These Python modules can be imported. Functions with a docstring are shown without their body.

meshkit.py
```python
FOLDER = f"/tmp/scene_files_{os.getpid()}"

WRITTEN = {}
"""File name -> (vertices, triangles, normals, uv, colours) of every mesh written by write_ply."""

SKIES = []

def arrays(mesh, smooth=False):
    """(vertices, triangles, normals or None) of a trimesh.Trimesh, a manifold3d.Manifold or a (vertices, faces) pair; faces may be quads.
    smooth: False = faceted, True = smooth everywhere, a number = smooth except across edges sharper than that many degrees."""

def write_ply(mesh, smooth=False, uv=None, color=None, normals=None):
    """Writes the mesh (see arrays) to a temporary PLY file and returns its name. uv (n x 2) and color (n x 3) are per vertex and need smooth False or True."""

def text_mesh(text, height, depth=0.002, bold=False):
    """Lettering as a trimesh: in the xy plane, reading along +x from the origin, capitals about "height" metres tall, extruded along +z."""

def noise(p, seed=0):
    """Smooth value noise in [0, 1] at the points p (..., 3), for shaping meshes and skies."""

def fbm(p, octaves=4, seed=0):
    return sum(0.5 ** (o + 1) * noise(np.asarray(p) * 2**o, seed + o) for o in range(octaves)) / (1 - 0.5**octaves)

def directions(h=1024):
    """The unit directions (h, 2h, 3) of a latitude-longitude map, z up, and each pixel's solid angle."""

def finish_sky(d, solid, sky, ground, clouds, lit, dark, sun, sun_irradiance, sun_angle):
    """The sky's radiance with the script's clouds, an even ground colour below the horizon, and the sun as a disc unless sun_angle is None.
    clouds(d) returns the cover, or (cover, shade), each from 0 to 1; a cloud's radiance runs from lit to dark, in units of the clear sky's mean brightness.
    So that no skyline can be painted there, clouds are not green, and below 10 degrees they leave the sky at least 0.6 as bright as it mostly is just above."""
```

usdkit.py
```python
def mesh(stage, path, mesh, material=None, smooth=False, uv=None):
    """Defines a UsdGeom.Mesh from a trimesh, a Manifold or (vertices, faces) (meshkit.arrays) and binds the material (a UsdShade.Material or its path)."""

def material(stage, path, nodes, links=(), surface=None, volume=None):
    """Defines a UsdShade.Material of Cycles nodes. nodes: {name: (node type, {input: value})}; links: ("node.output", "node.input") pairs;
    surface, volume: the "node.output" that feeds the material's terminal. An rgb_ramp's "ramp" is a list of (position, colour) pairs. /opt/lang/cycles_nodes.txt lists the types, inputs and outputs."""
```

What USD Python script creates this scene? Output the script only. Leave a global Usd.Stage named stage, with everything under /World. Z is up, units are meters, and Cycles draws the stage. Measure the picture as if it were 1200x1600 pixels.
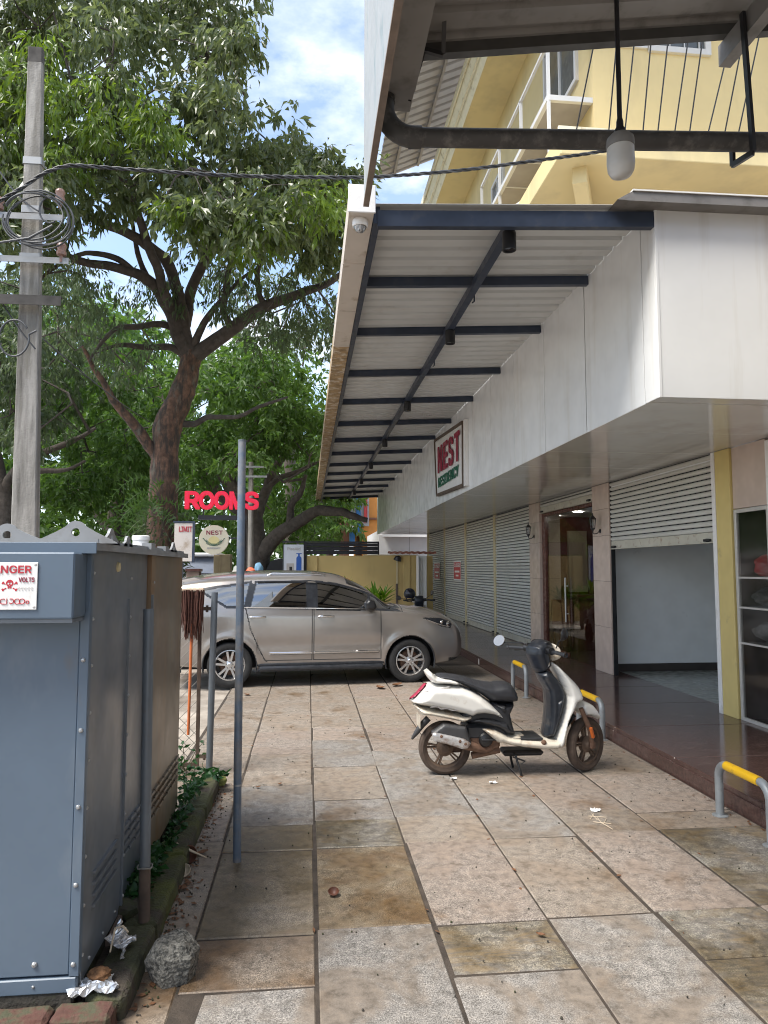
import math
import numpy as np
import trimesh
import usdkit, meshkit
from scipy.spatial import Delaunay
from scipy.interpolate import PchipInterpolator
import shapely, shapely.affinity
from shapely.geometry import Polygon, Point
from pxr import Usd, UsdGeom, UsdLux, UsdShade, Gf, Sdf, Vt

stage = Usd.Stage.CreateInMemory()
UsdGeom.SetStageUpAxis(stage, UsdGeom.Tokens.z)
UsdGeom.SetStageMetersPerUnit(stage, 1.0)
world = UsdGeom.Xform.Define(stage, '/World')
stage.SetDefaultPrim(world.GetPrim())

# ------------------------------------------------------------------ camera
FPX, EYE = 1120.0, 1.77
PITCH = math.atan(88 / FPX)
YAW = math.atan(119 / FPX * math.cos(PITCH))
FW = np.array([math.sin(YAW) * math.cos(PITCH), math.cos(YAW) * math.cos(PITCH), math.sin(PITCH)])
RT = np.array([math.cos(YAW), -math.sin(YAW), 0.0])
UP = np.cross(RT, FW)
CAM = np.array([0.0, 0.0, EYE])
cam = UsdGeom.Camera.Define(stage, '/World/camera')
cm = Gf.Matrix4d(*RT, 0, *UP, 0, *(-FW), 0, *CAM, 1)
cam.AddTransformOp().Set(cm)
cam.CreateHorizontalApertureAttr(36.0)
cam.CreateVerticalApertureAttr(48.0)
cam.CreateFocalLengthAttr(36.0 * FPX / 1200)
cam.CreateClippingRangeAttr(Gf.Vec2f(0.05, 2000))
cam.CreateExposureAttr(2.25)

# ------------------------------------------------------------------ sky and sun
SUN = np.array([-0.46, -0.26, 0.85]); SUN /= np.linalg.norm(SUN)
SUN_EL, SUN_ROT = math.asin(SUN[2]), math.atan2(SUN[0], SUN[1])
skym = usdkit.material(stage, '/World/Looks/sky_look', {
    'sky': ('sky_texture', {'sky_type': 'single_scattering', 'sun_disc': False, 'sun_elevation': SUN_EL, 'sun_rotation': SUN_ROT, 'aerosol_density': 1.5}),
    'tc': ('texture_coordinate', {}),
    'mp': ('mapping', {'scale': (2.2, 2.2, 4.5), 'location': (0.9, 0.4, 0.1)}),
    'n': ('noise_texture', {'scale': 1.5, 'detail': 9, 'roughness': 0.58}),
    'r': ('rgb_ramp', {'ramp': [(0.0, (0.05, 0.05, 0.05)), (0.45, (0.12, 0.12, 0.12)), (0.57, (0.9, 0.9, 0.9)), (1.0, (1, 1, 1))]}),
    'n2': ('noise_texture', {'scale': 3.1, 'detail': 7, 'roughness': 0.55}),
    'cr': ('rgb_ramp', {'ramp': [(0.3, (2.0, 2.45, 3.2)), (0.60, (4.0, 4.2, 4.45))]}),
    'mx': ('mix', {}),
    'bg': ('background_shader', {'strength': 0.075}),
}, [('tc.generated', 'mp.vector'), ('mp.vector', 'n.vector'), ('mp.vector', 'n2.vector'), ('n.fac', 'r.fac'), ('r.color', 'mx.fac'), ('n2.fac', 'cr.fac'),
    ('sky.color', 'mx.color1'), ('cr.color', 'mx.color2'), ('mx.color', 'bg.color')], surface='bg.background')
dome = UsdLux.DomeLight.Define(stage, '/World/sky')
UsdShade.MaterialBindingAPI.Apply(dome.GetPrim()).Bind(skym)
dome.GetPrim().SetCustomDataByKey('kind', 'structure')
sun = UsdLux.DistantLight.Define(stage, '/World/sun')
sun.CreateIntensityAttr(0.36)
sun.CreateAngleAttr(26.0)
sun.CreateColorAttr(Gf.Vec3f(1.0, 0.95, 0.87))
sun.CreateNormalizeAttr(True) if hasattr(sun, 'CreateNormalizeAttr') else None
zax = SUN
xax = np.cross([0, 0, 1.0], zax); xax /= np.linalg.norm(xax)
yax = np.cross(zax, xax)
sun.AddTransformOp().Set(Gf.Matrix4d(*xax, 0, *yax, 0, *zax, 0, 0, 0, 0, 1))

# ------------------------------------------------------------------ materials
LOOKS = {}
def v3(c):
    return (float(c),) * 3 if np.ndim(c) == 0 else tuple(map(float, c))
def paint(name, col, rough=0.5, metal=0.0, var=0.12, vs=4.0, dirt=None, dirt_at=(0.5, 0.75), ds=1.6, streak=1.0, bump=0.0, bs=60.0,
          coat=0.0, spec=0.5, rvar=0.08, dirt2=None, dirt2_at=(0.55, 0.7), d2s=7.0, random=0.0, trans=0.0):
    """A base colour with uneven tone, optional dirt (streak < 1 stretches it down the wall), roughness variation and fine relief."""
    col = np.array(v3(col))
    n = {'tc': ('texture_coordinate', {}),
         'n1': ('noise_texture', {'scale': vs, 'detail': 6, 'roughness': 0.6}),
         'r1': ('rgb_ramp', {'ramp': [(0.3, tuple(col * (1 - var))), (0.7, tuple(np.minimum(col * (1 + var), 0.95)))]}),
         'p': ('principled_bsdf', {'metallic': metal, 'coat_weight': coat, 'coat_roughness': 0.05, 'specular_ior_level': spec, 'transmission_weight': trans}),
         'nr': ('noise_texture', {'scale': vs * 2.3, 'detail': 5}),
         'rr': ('map_range', {'from_min': 0.3, 'from_max': 0.7, 'to_min': max(rough - rvar, 0.01), 'to_max': min(rough + rvar, 1.0)})}
    l = [('tc.object', 'n1.vector'), ('n1.fac', 'r1.fac'), ('tc.object', 'nr.vector'), ('nr.fac', 'rr.value'), ('rr.result', 'p.roughness')]
    out = 'r1.color'
    if random:
        n['oi'] = ('object_info', {})
        n['mr'] = ('map_range', {'from_min': 0, 'from_max': 1, 'to_min': 1 - random, 'to_max': 1 + random})
        n['hv'] = ('hsv', {'fac': 1.0, 'hue': 0.5, 'saturation': 1.0})
        l += [('oi.random', 'mr.value'), ('mr.result', 'hv.value'), (out, 'hv.color')]
        out = 'hv.color'
    for k, (d, at, sc) in enumerate(((dirt, dirt_at, ds), (dirt2, dirt2_at, d2s))):
        if d is None:
            continue
        n[f'mp{k}'] = ('mapping', {'scale': (1, 1, streak), 'location': (3.3 * k, 1.7 * k, 0)})
        n[f'nd{k}'] = ('noise_texture', {'scale': sc, 'detail': 9, 'roughness': 0.65})
        n[f'rd{k}'] = ('rgb_ramp', {'ramp': [(at[0], (0, 0, 0)), (at[1], (1, 1, 1))]})
        n[f'md{k}'] = ('mix', {'color2': v3(d)})
        l += [('tc.object', f'mp{k}.vector'), (f'mp{k}.vector', f'nd{k}.vector'), (f'nd{k}.fac', f'rd{k}.fac'), (f'rd{k}.color', f'md{k}.fac'), (out, f'md{k}.color1')]
        out = f'md{k}.color'
    l.append((out, 'p.base_color'))
    if bump:
        n['nb'] = ('noise_texture', {'scale': bs, 'detail': 4})
        n['bp'] = ('bump', {'strength': bump, 'distance': 0.01})
        l += [('tc.object', 'nb.vector'), ('nb.fac', 'bp.height'), ('bp.normal', 'p.normal')]
    LOOKS[name] = usdkit.material(stage, '/World/Looks/' + name, n, l, surface='p.BSDF')
    return LOOKS[name]

def granite(name, a, b, c, wet=0.03, wetcol=(0.10, 0.075, 0.05), mud=(0.15, 0.115, 0.088), mud_at=(0.64, 0.86), vein=0.0):
    """Flame-finished granite paving: fine crystals, cloudy tone, veins, damp patches that are darker and glossier."""
    n = {'tc': ('texture_coordinate', {}), 'oi': ('object_info', {}),
         'sc': ('math', {'math_type': 'multiply', 'value2': 37.0}),
         'cx': ('combine_xyz', {}),
         'ad': ('vector_math', {'math_type': 'add'}),
         'f': ('noise_texture', {'scale': 150, 'detail': 4, 'roughness': 0.8}),
         'fr': ('rgb_ramp', {'ramp': [(0.35, tuple(np.array(a) * 0.20)), (0.455, tuple(np.array(a) * .75)), (0.55, tuple(np.array(b) * .85)), (0.66, tuple(np.minimum(np.array(b) * 1.35, 0.85)))]}),
         'g': ('noise_texture', {'scale': 2.6, 'detail': 8, 'roughness': 0.62, 'distortion': 0.6}),
         'gr': ('rgb_ramp', {'ramp': [(0.43, (0, 0, 0)), (0.58, (0.9, 0.9, 0.9))]}),
         'm1': ('mix', {'color2': tuple(np.array(c) * 0.85)}),
         'mv': ('mapping', {'scale': (1.2, 3.2, 1), 'rotation': (0, 0, 0.6)}),
         'w': ('noise_texture', {'scale': 1.7, 'detail': 5, 'distortion': 2.2}),
         'wr': ('rgb_ramp', {'ramp': [(0.44, (0, 0, 0)), (0.5, (vein, vein, vein)), (0.56, (0, 0, 0))]}),
         'm2': ('mix', {'color2': (0.13, 0.12, 0.11)}),
         'd': ('noise_texture', {'scale': 4.3, 'detail': 9, 'roughness': 0.68}),
         'dr': ('rgb_ramp', {'ramp': [(mud_at[0], (0, 0, 0)), (mud_at[1], (0.75, 0.75, 0.75))]}),
         'm3': ('mix', {'color2': mud}),
         'k': ('noise_texture', {'scale': 1.5, 'detail': 7, 'roughness': 0.6, 'distortion': 0.4}),
         'kr': ('rgb_ramp', {'ramp': [(0.58 - wet * 0.45, (0, 0, 0)), (0.70 - wet * 0.40, (1, 1, 1))]}),
         'km': ('math', {'math_type': 'multiply', 'value2': 0.72}),
         'm4': ('mix', {'mix_type': 'multiply', 'color2': tuple(np.array(wetcol) / 0.17)}),
         'rr': ('map_range', {'from_min': 0, 'from_max': 1, 'to_min': 0.62, 'to_max': 0.33}),
         'b': ('bump', {'strength': 0.35, 'distance': 0.004}), 'vr': ('map_range', {'to_min': 0.93, 'to_max': 1.07}), 'hv': ('hsv', {'hue': 0.5, 'saturation': 1.14, 'fac': 1.0}), 'mo': ('noise_texture', {'scale': 16, 'detail': 6, 'roughness': 0.72}), 'mr': ('rgb_ramp', {'ramp': [(0.34, (0.58, 0.57, 0.55)), (0.5, (0.98, 0.98, 0.98)), (0.66, (1.22, 1.2, 1.17))]}), 'mm': ('mix', {'mix_type': 'multiply', 'fac': 1.0}),
         'p': ('principled_bsdf', {})}
    l = [('oi.random', 'sc.value1'), ('sc.value', 'cx.x'), ('sc.value', 'cx.y'), ('tc.object', 'ad.vector1'), ('cx.vector', 'ad.vector2'),
         ('ad.vector', 'f.vector'), ('tc.object', 'g.vector'), ('ad.vector', 'mv.vector'), ('mv.vector', 'w.vector'), ('tc.object', 'd.vector'), ('tc.object', 'k.vector'),
         ('f.fac', 'fr.fac'), ('g.fac', 'gr.fac'), ('gr.color', 'm1.fac'), ('fr.color', 'm1.color1'), ('w.fac', 'wr.fac'), ('wr.color', 'm2.fac'), ('m1.color', 'm2.color1'),
         ('d.fac', 'dr.fac'), ('dr.color', 'm3.fac'), ('m2.color', 'm3.color1'), ('k.fac', 'kr.fac'), ('kr.color', 'km.value1'), ('km.value', 'm4.fac'), ('m3.color', 'm4.color1'),
         ('oi.random', 'vr.value'), ('vr.result', 'hv.value'), ('m4.color', 'hv.color'), ('ad.vector', 'mo.vector'), ('mo.fac', 'mr.fac'), ('hv.color', 'mm.color1'), ('mr.color', 'mm.color2'), ('mm.color', 'p.base_color'), ('kr.color', 'rr.value'), ('rr.result', 'p.roughness'), ('f.fac', 'b.height'), ('b.normal', 'p.normal')]
    LOOKS[name] = usdkit.material(stage, '/World/Looks/' + name, n, l, surface='p.BSDF')

def leafmat(name, stops, rough=0.4, trans=0.35, sat=1.0, spec=0.5):
    """Leaves: each leaf has its own green; some light passes through."""
    n = {'g': ('geometry', {}), 'r': ('rgb_ramp', {'ramp': stops}),
         'p': ('principled_bsdf', {'roughness': rough, 'specular_ior_level': spec}),
         't': ('translucent_bsdf', {}), 'br': ('hsv', {'hue': 0.485, 'saturation': 1.15, 'value': 1.5, 'fac': 1.0}), 'm': ('mix_closure', {'fac': trans})}
    LOOKS[name] = usdkit.material(stage, '/World/Looks/' + name, n, [('g.random_per_island', 'r.fac'), ('r.color', 'p.base_color'), ('r.color', 'br.color'), ('br.color', 't.color'),
        ('p.BSDF', 'm.closure1'), ('t.BSDF', 'm.closure2')], surface='m.closure')

def pane(name, tint=(0.75, 0.8, 0.8), rough=0.02, gain=1.0, f0=0.04):
    """A thin pane: sees through, mirrors more at grazing angles, the same from both sides."""
    n = {'t': ('transparent_bsdf', {'color': tint}), 'g': ('glossy_bsdf', {'color': (gain,) * 3, 'roughness': rough}), 'w': ('layer_weight', {'blend': 0.5}),
         'q': ('math', {'math_type': 'power', 'value2': 4.0}), 'k': ('math', {'math_type': 'multiply_add', 'value2': 0.92 - f0, 'value3': f0}), 'm': ('mix_closure', {})}
    LOOKS[name] = usdkit.material(stage, '/World/Looks/' + name, n, [('w.facing', 'q.value1'), ('q.value', 'k.value1'), ('k.value', 'm.fac'), ('t.BSDF', 'm.closure1'), ('g.BSDF', 'm.closure2')], surface='m.closure')

# ------------------------------------------------------------------ object helpers
USED = {}
def numbered(parent, name):
    k = USED.get((parent, name), 0)
    USED[(parent, name)] = k + 1
    return name if k == 0 else f'{name}_{k:03d}'
class T:
    def __init__(s, path, inv): s.path, s.inv = path, inv
def tagp(pr, label=None, cat=None, group=None, kind=None):
    for k, v in (('label', label), ('category', cat), ('group', group), ('kind', kind)):
        if v:
            pr.SetCustomDataByKey(k, v)
def thing(name, label, cat, loc=(0, 0, 0), rotz=0.0, group=None, local=False, kind=None):
    """An Xform at the thing's base. Parts are given in world coordinates unless local."""
    path = '/World/' + numbered('/World', name)
    x = UsdGeom.Xform.Define(stage, path)
    x.AddTranslateOp().Set(Gf.Vec3d(*map(float, loc)))
    x.AddRotateZOp().Set(float(rotz))
    tagp(x.GetPrim(), label, cat, group, kind)
    inv = None
    if not local:
        M = trimesh.transformations.rotation_matrix(math.radians(rotz), [0, 0, 1]); M[:3, 3] = loc
        inv = np.linalg.inv(M)
    return T(path, inv)
def arr(mesh):
    v, f, _ = meshkit.arrays(mesh, False)
    return np.array(v, float), np.array(f, int)
def part(name, mesh, mat, parent, smooth=False, label=None, kind=None):
    path = parent.path + '/' + numbered(parent.path, name)
    v, f = arr(mesh)
    if parent.inv is not None:
        v = v @ parent.inv[:3, :3].T + parent.inv[:3, 3]
    m = usdkit.mesh(stage, path, trimesh.Trimesh(v, f, process=False), LOOKS[mat], smooth=smooth)
    tagp(m.GetPrim(), label, None, None, kind)
    return T(path, parent.inv)
def single(name, mesh, mat, label, cat, group=None, smooth=False, kind=None):
    path = '/World/' + numbered('/World', name)
    m = usdkit.mesh(stage, path, mesh, LOOKS[mat], smooth=smooth)
    tagp(m.GetPrim(), label, cat, group, kind)
    return T(path, None)
def dup(src, name, loc, rotz, label, scale=None):
    path = '/World/' + numbered('/World', name)
    x = UsdGeom.Xform.Define(stage, path)
    x.GetPrim().GetReferences().AddInternalReference(src.path)
    x.GetPrim().SetInstanceable(True)
    x.ClearXformOpOrder()
    x.AddTranslateOp().Set(Gf.Vec3d(*map(float, loc)))
    x.AddRotateZOp().Set(float(rotz))
    if scale:
        x.AddScaleOp().Set(Gf.Vec3f(*scale))
    x.GetPrim().SetCustomDataByKey('label', label)
    return T(path, None)

cat_ = lambda ms: trimesh.util.concatenate([trimesh.Trimesh(*arr(m), process=False) for m in ms])
def box(x0, x1, y0, y1, z0, z1, c=0.0):
    """A box, its edges chamfered by c."""
    x0, x1 = sorted((x0, x1)); y0, y1 = sorted((y0, y1)); z0, z1 = sorted((z0, z1))
    if not c:
        b = trimesh.creation.box((x1 - x0, y1 - y0, z1 - z0)); b.apply_translation(((x0 + x1) / 2, (y0 + y1) / 2, (z0 + z1) / 2)); return b
    c = min(c, (x1 - x0) * .45, (y1 - y0) * .45, (z1 - z0) * .45)
    p = []
    for sx, X in ((1, x0), (-1, x1)):
        for sy, Y in ((1, y0), (-1, y1)):
            for sz, Z in ((1, z0), (-1, z1)):
                p += [(X, Y + sy * c, Z + sz * c), (X + sx * c, Y, Z + sz * c), (X + sx * c, Y + sy * c, Z)]
    return trimesh.convex.convex_hull(np.array(p))
def basis(d):
    d = np.asarray(d, float); d = d / np.linalg.norm(d)
    a = np.array([0, 0, 1.0]) if abs(d[2]) < 0.92 else np.array([1.0, 0, 0])
    u = np.cross(a, d); u /= np.linalg.norm(u)
    return u, np.cross(d, u), d
def tube(pts, r, n=10, caps=True):
    """A round bar through points; r is one radius or one per point."""
    P = np.asarray(pts, float); r = np.broadcast_to(r, len(P)).astype(float)
    d = np.gradient(P, axis=0)
    a = np.linspace(0, 2 * np.pi, n, endpoint=False)
    u, w, _ = basis(d[0]); V = []
    for i in range(len(P)):
        t = d[i] / np.linalg.norm(d[i])
        u = u - t * (u @ t); u /= np.linalg.norm(u); w = np.cross(t, u)
        V.append(P[i] + r[i] * (np.cos(a)[:, None] * u + np.sin(a)[:, None] * w))
    V = np.concatenate(V); F = []
    k = np.arange(n); k2 = (k + 1) % n
    for i in range(len(P) - 1):
        A, B = i * n, (i + 1) * n
        F.append(np.stack([A + k, A + k2, B + k2], 1)); F.append(np.stack([A + k, B + k2, B + k], 1))
    F = np.concatenate(F)
    if caps:
        c0, c1 = len(V), len(V) + 1
        V = np.vstack([V, P[0], P[-1]]); e = (len(P) - 1) * n
        F = np.vstack([F, np.stack([np.full(n, c0), k2, k], 1), np.stack([np.full(n, c1), e + k, e + k2], 1)])
    return trimesh.Trimesh(V, F, process=False)
def beam(p, q, w, h, up=(0, 0, 1)):
    """A rectangular bar from p to q, w wide and h high."""
    p, q = np.asarray(p, float), np.asarray(q, float); d = q - p; L = np.linalg.norm(d); d /= L
    up = np.asarray(up, float); s = np.cross(d, up); s /= np.linalg.norm(s); u = np.cross(s, d)
    b = trimesh.creation.box((w, L, h)); M = np.eye(4); M[:3, 0], M[:3, 1], M[:3, 2], M[:3, 3] = s, d, u, (p + q) / 2
    b.apply_transform(M); return b
def cyl(p, q, r, n=20): return tube([p, q], r, n)
def lathe(profile, at=(0, 0, 0), axis=(0, 0, 1), n=28):
    """Revolves (radius, height) pairs about an axis through at."""
    pr = np.asarray(profile, float); u, w, d = basis(axis); a = np.linspace(0, 2 * np.pi, n, endpoint=False)
    V = np.concatenate([np.asarray(at) + d * z + max(r, 1e-5) * (np.cos(a)[:, None] * u + np.sin(a)[:, None] * w) for r, z in pr]); F = []; k = np.arange(n); k2 = (k + 1) % n
    for i in range(len(pr) - 1):
        A, B = i * n, (i + 1) * n
        F += [np.stack([A + k, A + k2, B + k2], 1), np.stack([A + k, B + k2, B + k], 1)]
    return trimesh.Trimesh(V, np.concatenate(F), process=False)
def prism(poly, h, M=None):
    """Extrudes a polygon (xy) by h along z, then places it with M (3 axis vectors and an origin)."""
    g = poly if isinstance(poly, shapely.geometry.base.BaseGeometry) else Polygon(poly)
    g = g.buffer(0)
    m = cat_([trimesh.creation.extrude_polygon(q, h, engine='earcut') for q in getattr(g, 'geoms', [g])])
    if M is not None:
        A = np.eye(4); A[:3, 0], A[:3, 1], A[:3, 2], A[:3, 3] = M; m.apply_transform(A)
        if np.linalg.det(A[:3, :3]) < 0: m.invert()
    return m
XZ = lambda y: ((1, 0, 0), (0, 0, 1), (0, -1, 0), (0, y, 0))      # polygon in x,z; extruded towards -y
YZ = lambda x: ((0, 1, 0), (0, 0, 1), (1, 0, 0), (x, 0, 0))       # polygon in y,z; extruded towards +x
def sheet(P, closed=False):
    """A grid (rows, cols, 3) as a surface."""
    P = np.asarray(P, float); r, c = P.shape[:2]
    i = np.arange(r * c).reshape(r, c)
    q = np.stack([i[:-1, :-1], i[:-1, 1:], i[1:, 1:], i[1:, :-1]], -1).reshape(-1, 4)
    return trimesh.Trimesh(P.reshape(-1, 3), np.vstack([q[:, [0, 1, 2]], q[:, [0, 2, 3]]]), process=False)
def thick(P, d):
    """A grid sheet given thickness by shifting a copy by d (closed round the edge)."""
    P = np.asarray(P, float); d = np.asarray(d, float)
    A, B = sheet(P), sheet(P + d); A.invert()
    per = np.concatenate([P[0], P[1:, -1], P[-1, -2::-1], P[-2:0:-1, 0], P[:1, 0]])
    S = sheet(np.stack([per, per + d]))
    return cat_([A, B, S])
def text(s, h, depth, o, right, up, bold=False, width=None):
    m = meshkit.text_mesh(s, h, depth, bold)
    right, up = np.asarray(right, float), np.asarray(up, float)
    if width: m.apply_scale([width / m.extents[0], 1, 1])
    A = np.eye(4); A[:3, 0], A[:3, 1], A[:3, 2], A[:3, 3] = right, up, np.cross(right, up), o
    m.apply_transform(A); return m
def pillow(poly, w, edge=0.04, res=0.012, both=True, flat=0.0):
    """A cushion-shaped solid over a polygon in (x, z): half width w(x, z) in y, rounded within edge of the outline."""
    g = Polygon(poly).buffer(0)
    if g.geom_type != 'Polygon': g = max(g.geoms, key=lambda a: a.area)
    n = max(int(g.exterior.length / res), 12)
    B = np.array([g.exterior.interpolate(t, normalized=True).coords[0] for t in np.linspace(0, 1, n, endpoint=False)])
    x0, z0, x1, z1 = g.bounds
    X, Z = np.meshgrid(np.arange(x0, x1, res), np.arange(z0, z1, res)); Q = np.stack([X.ravel(), Z.ravel()], 1)
    pts = shapely.points(Q); ok = shapely.contains(g, pts) & (shapely.distance(g.exterior, pts) > res * 0.55)
    Q = np.vstack([B, Q[ok]])
    tri = Delaunay(Q).simplices
    tri = tri[shapely.contains(g.buffer(1e-5), shapely.points(Q[tri].mean(1)))]
    d = shapely.distance(g.exterior, shapely.points(Q)); d[:n] = 0
    t = np.clip(d / edge, 0, 1)
    W = np.array([w(*q) for q in Q]) if callable(w) else np.full(len(Q), w)
    y = W * (flat + (1 - flat) * np.sqrt(1 - (1 - t) ** 2))
    a, b, c = Q[tri[:, 0]], Q[tri[:, 1]], Q[tri[:, 2]]
    s = (b - a)[:, 0] * (c - a)[:, 1] - (b - a)[:, 1] * (c - a)[:, 0]
    tri[s < 0] = tri[s < 0][:, ::-1]
    N = len(Q)
    V = np.vstack([np.stack([Q[:, 0], -y, Q[:, 1]], 1), np.stack([Q[:, 0], y, Q[:, 1]], 1)])
    F = np.vstack([tri, tri[:, ::-1] + N])
    if flat:
        k = np.arange(n); k2 = (k + 1) % n
        F = np.vstack([F, np.stack([k, k + N, k2 + N], 1), np.stack([k, k2 + N, k2], 1)])
    m = trimesh.Trimesh(V, F, process=False); m.merge_vertices(); return m
def turned(m, deg, axis=(0, 0, 1), at=(0, 0, 0)):
    m = trimesh.Trimesh(*arr(m), process=False); m.apply_transform(trimesh.transformations.rotation_matrix(math.radians(deg), axis, at)); return m
def moved(m, d):
    m = trimesh.Trimesh(*arr(m), process=False); m.apply_translation(d); return m
def ray(px, py):
    return FW + RT * (px - 600) / FPX - UP * (py - 800) / FPX
def at_y(px, py, Y): d = ray(px, py); return CAM + d * Y / d[1]
def at_z(px, py, z=0.0): d = ray(px, py); return CAM + d * (z - EYE) / d[2]
def at_x(px, py, X): d = ray(px, py); return CAM + d * X / d[0]

# ------------------------------------------------------------------ looks
granite('granite_pale', (0.21, 0.197, 0.183), (0.33, 0.312, 0.29), (0.215, 0.183, 0.152))
granite('granite_tan', (0.225, 0.197, 0.165), (0.34, 0.30, 0.26), (0.25, 0.207, 0.167))
granite('granite_pink', (0.233, 0.20, 0.173), (0.345, 0.303, 0.268), (0.27, 0.223, 0.187))
granite('granite_damp', (0.225, 0.195, 0.16), (0.34, 0.295, 0.24), (0.22, 0.18, 0.13), wet=0.42, wetcol=(0.075, 0.066, 0.046), mud_at=(0.54, 0.72))
granite('granite_brown', (0.185, 0.15, 0.105), (0.29, 0.245, 0.185), (0.19, 0.145, 0.095), wet=0.22, mud_at=(0.5, 0.7))
granite('granite_veined', (0.20, 0.19, 0.17), (0.36, 0.335, 0.29), (0.22, 0.175, 0.12), wet=0.34, vein=0.8, wetcol=(0.08, 0.07, 0.05), mud_at=(0.56, 0.74))
granite('granite_muddy', (0.21, 0.178, 0.145), (0.32, 0.275, 0.23), (0.20, 0.155, 0.115), wet=0.35, mud=(0.14, 0.108, 0.084), mud_at=(0.48, 0.68))
paint('maroon_granite', (0.072, 0.041, 0.035), 0.13, var=0.25, vs=30, rvar=0.05, dirt=(0.13, 0.085, 0.075), dirt_at=(0.54, 0.78), ds=5, dirt2=(0.17, 0.13, 0.115), dirt2_at=(0.66, 0.76), d2s=11)
paint('grout', (0.048, 0.037, 0.028), 0.9, var=0.45, vs=9, bump=0.6, bs=90)
paint('ground_look', (0.33, 0.29, 0.245), 0.9, var=0.3, vs=2.2, dirt=(0.10, 0.075, 0.055), dirt_at=(0.45, 0.7), ds=0.8, bump=0.6, bs=40)
paint('asphalt', (0.11, 0.105, 0.10), 0.85, var=0.25, vs=3, bump=0.5, bs=120)
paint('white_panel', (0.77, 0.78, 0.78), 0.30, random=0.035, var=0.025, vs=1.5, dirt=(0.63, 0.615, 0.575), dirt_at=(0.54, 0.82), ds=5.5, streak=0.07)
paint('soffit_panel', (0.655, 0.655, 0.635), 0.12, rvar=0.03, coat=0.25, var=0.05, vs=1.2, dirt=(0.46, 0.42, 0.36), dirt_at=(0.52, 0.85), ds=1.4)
paint('dark_gap', (0.03, 0.03, 0.03), 0.9)
paint('navy_steel', (0.028, 0.04, 0.068), 0.42, var=0.2, vs=5, dirt=(0.07, 0.07, 0.075), dirt_at=(0.55, 0.8), ds=5)
paint('roof_sheet', (0.575, 0.585, 0.58), 0.45, var=0.05, vs=2, dirt=(0.40, 0.37, 0.32), dirt_at=(0.60, 0.9), ds=3, random=0.05)
paint('gutter_metal', (0.62, 0.56, 0.50), 0.45, var=0.08, vs=3, dirt=(0.30, 0.21, 0.12), dirt_at=(0.55, 0.75), ds=4)
paint('gutter_rust', (0.36, 0.25, 0.13), 0.75, var=0.4, vs=9, dirt=(0.62, 0.55, 0.45), dirt_at=(0.5, 0.62), ds=8)
paint('gutter_white', (0.78, 0.77, 0.75), 0.45, var=0.05, dirt=(0.5, 0.47, 0.42), dirt_at=(0.55, 0.8), ds=4)
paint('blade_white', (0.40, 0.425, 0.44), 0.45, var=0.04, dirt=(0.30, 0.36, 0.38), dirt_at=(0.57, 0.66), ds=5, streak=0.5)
paint('blade_lip', (0.20, 0.155, 0.125), 0.7, var=0.25, vs=8)
paint('canopy_sheet', (0.22, 0.21, 0.20), 0.5, var=0.12, vs=2, dirt=(0.12, 0.11, 0.10), dirt_at=(0.5, 0.75), ds=5)
paint('canopy_steel', (0.06, 0.058, 0.055), 0.6, var=0.2, vs=5)
paint('pipe_grey', (0.055, 0.053, 0.052), 0.55, var=0.18, vs=4, dirt=(0.17, 0.16, 0.15), dirt_at=(0.5, 0.8), ds=12)
paint('black_metal', (0.015, 0.015, 0.017), 0.4, var=0.2)
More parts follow.
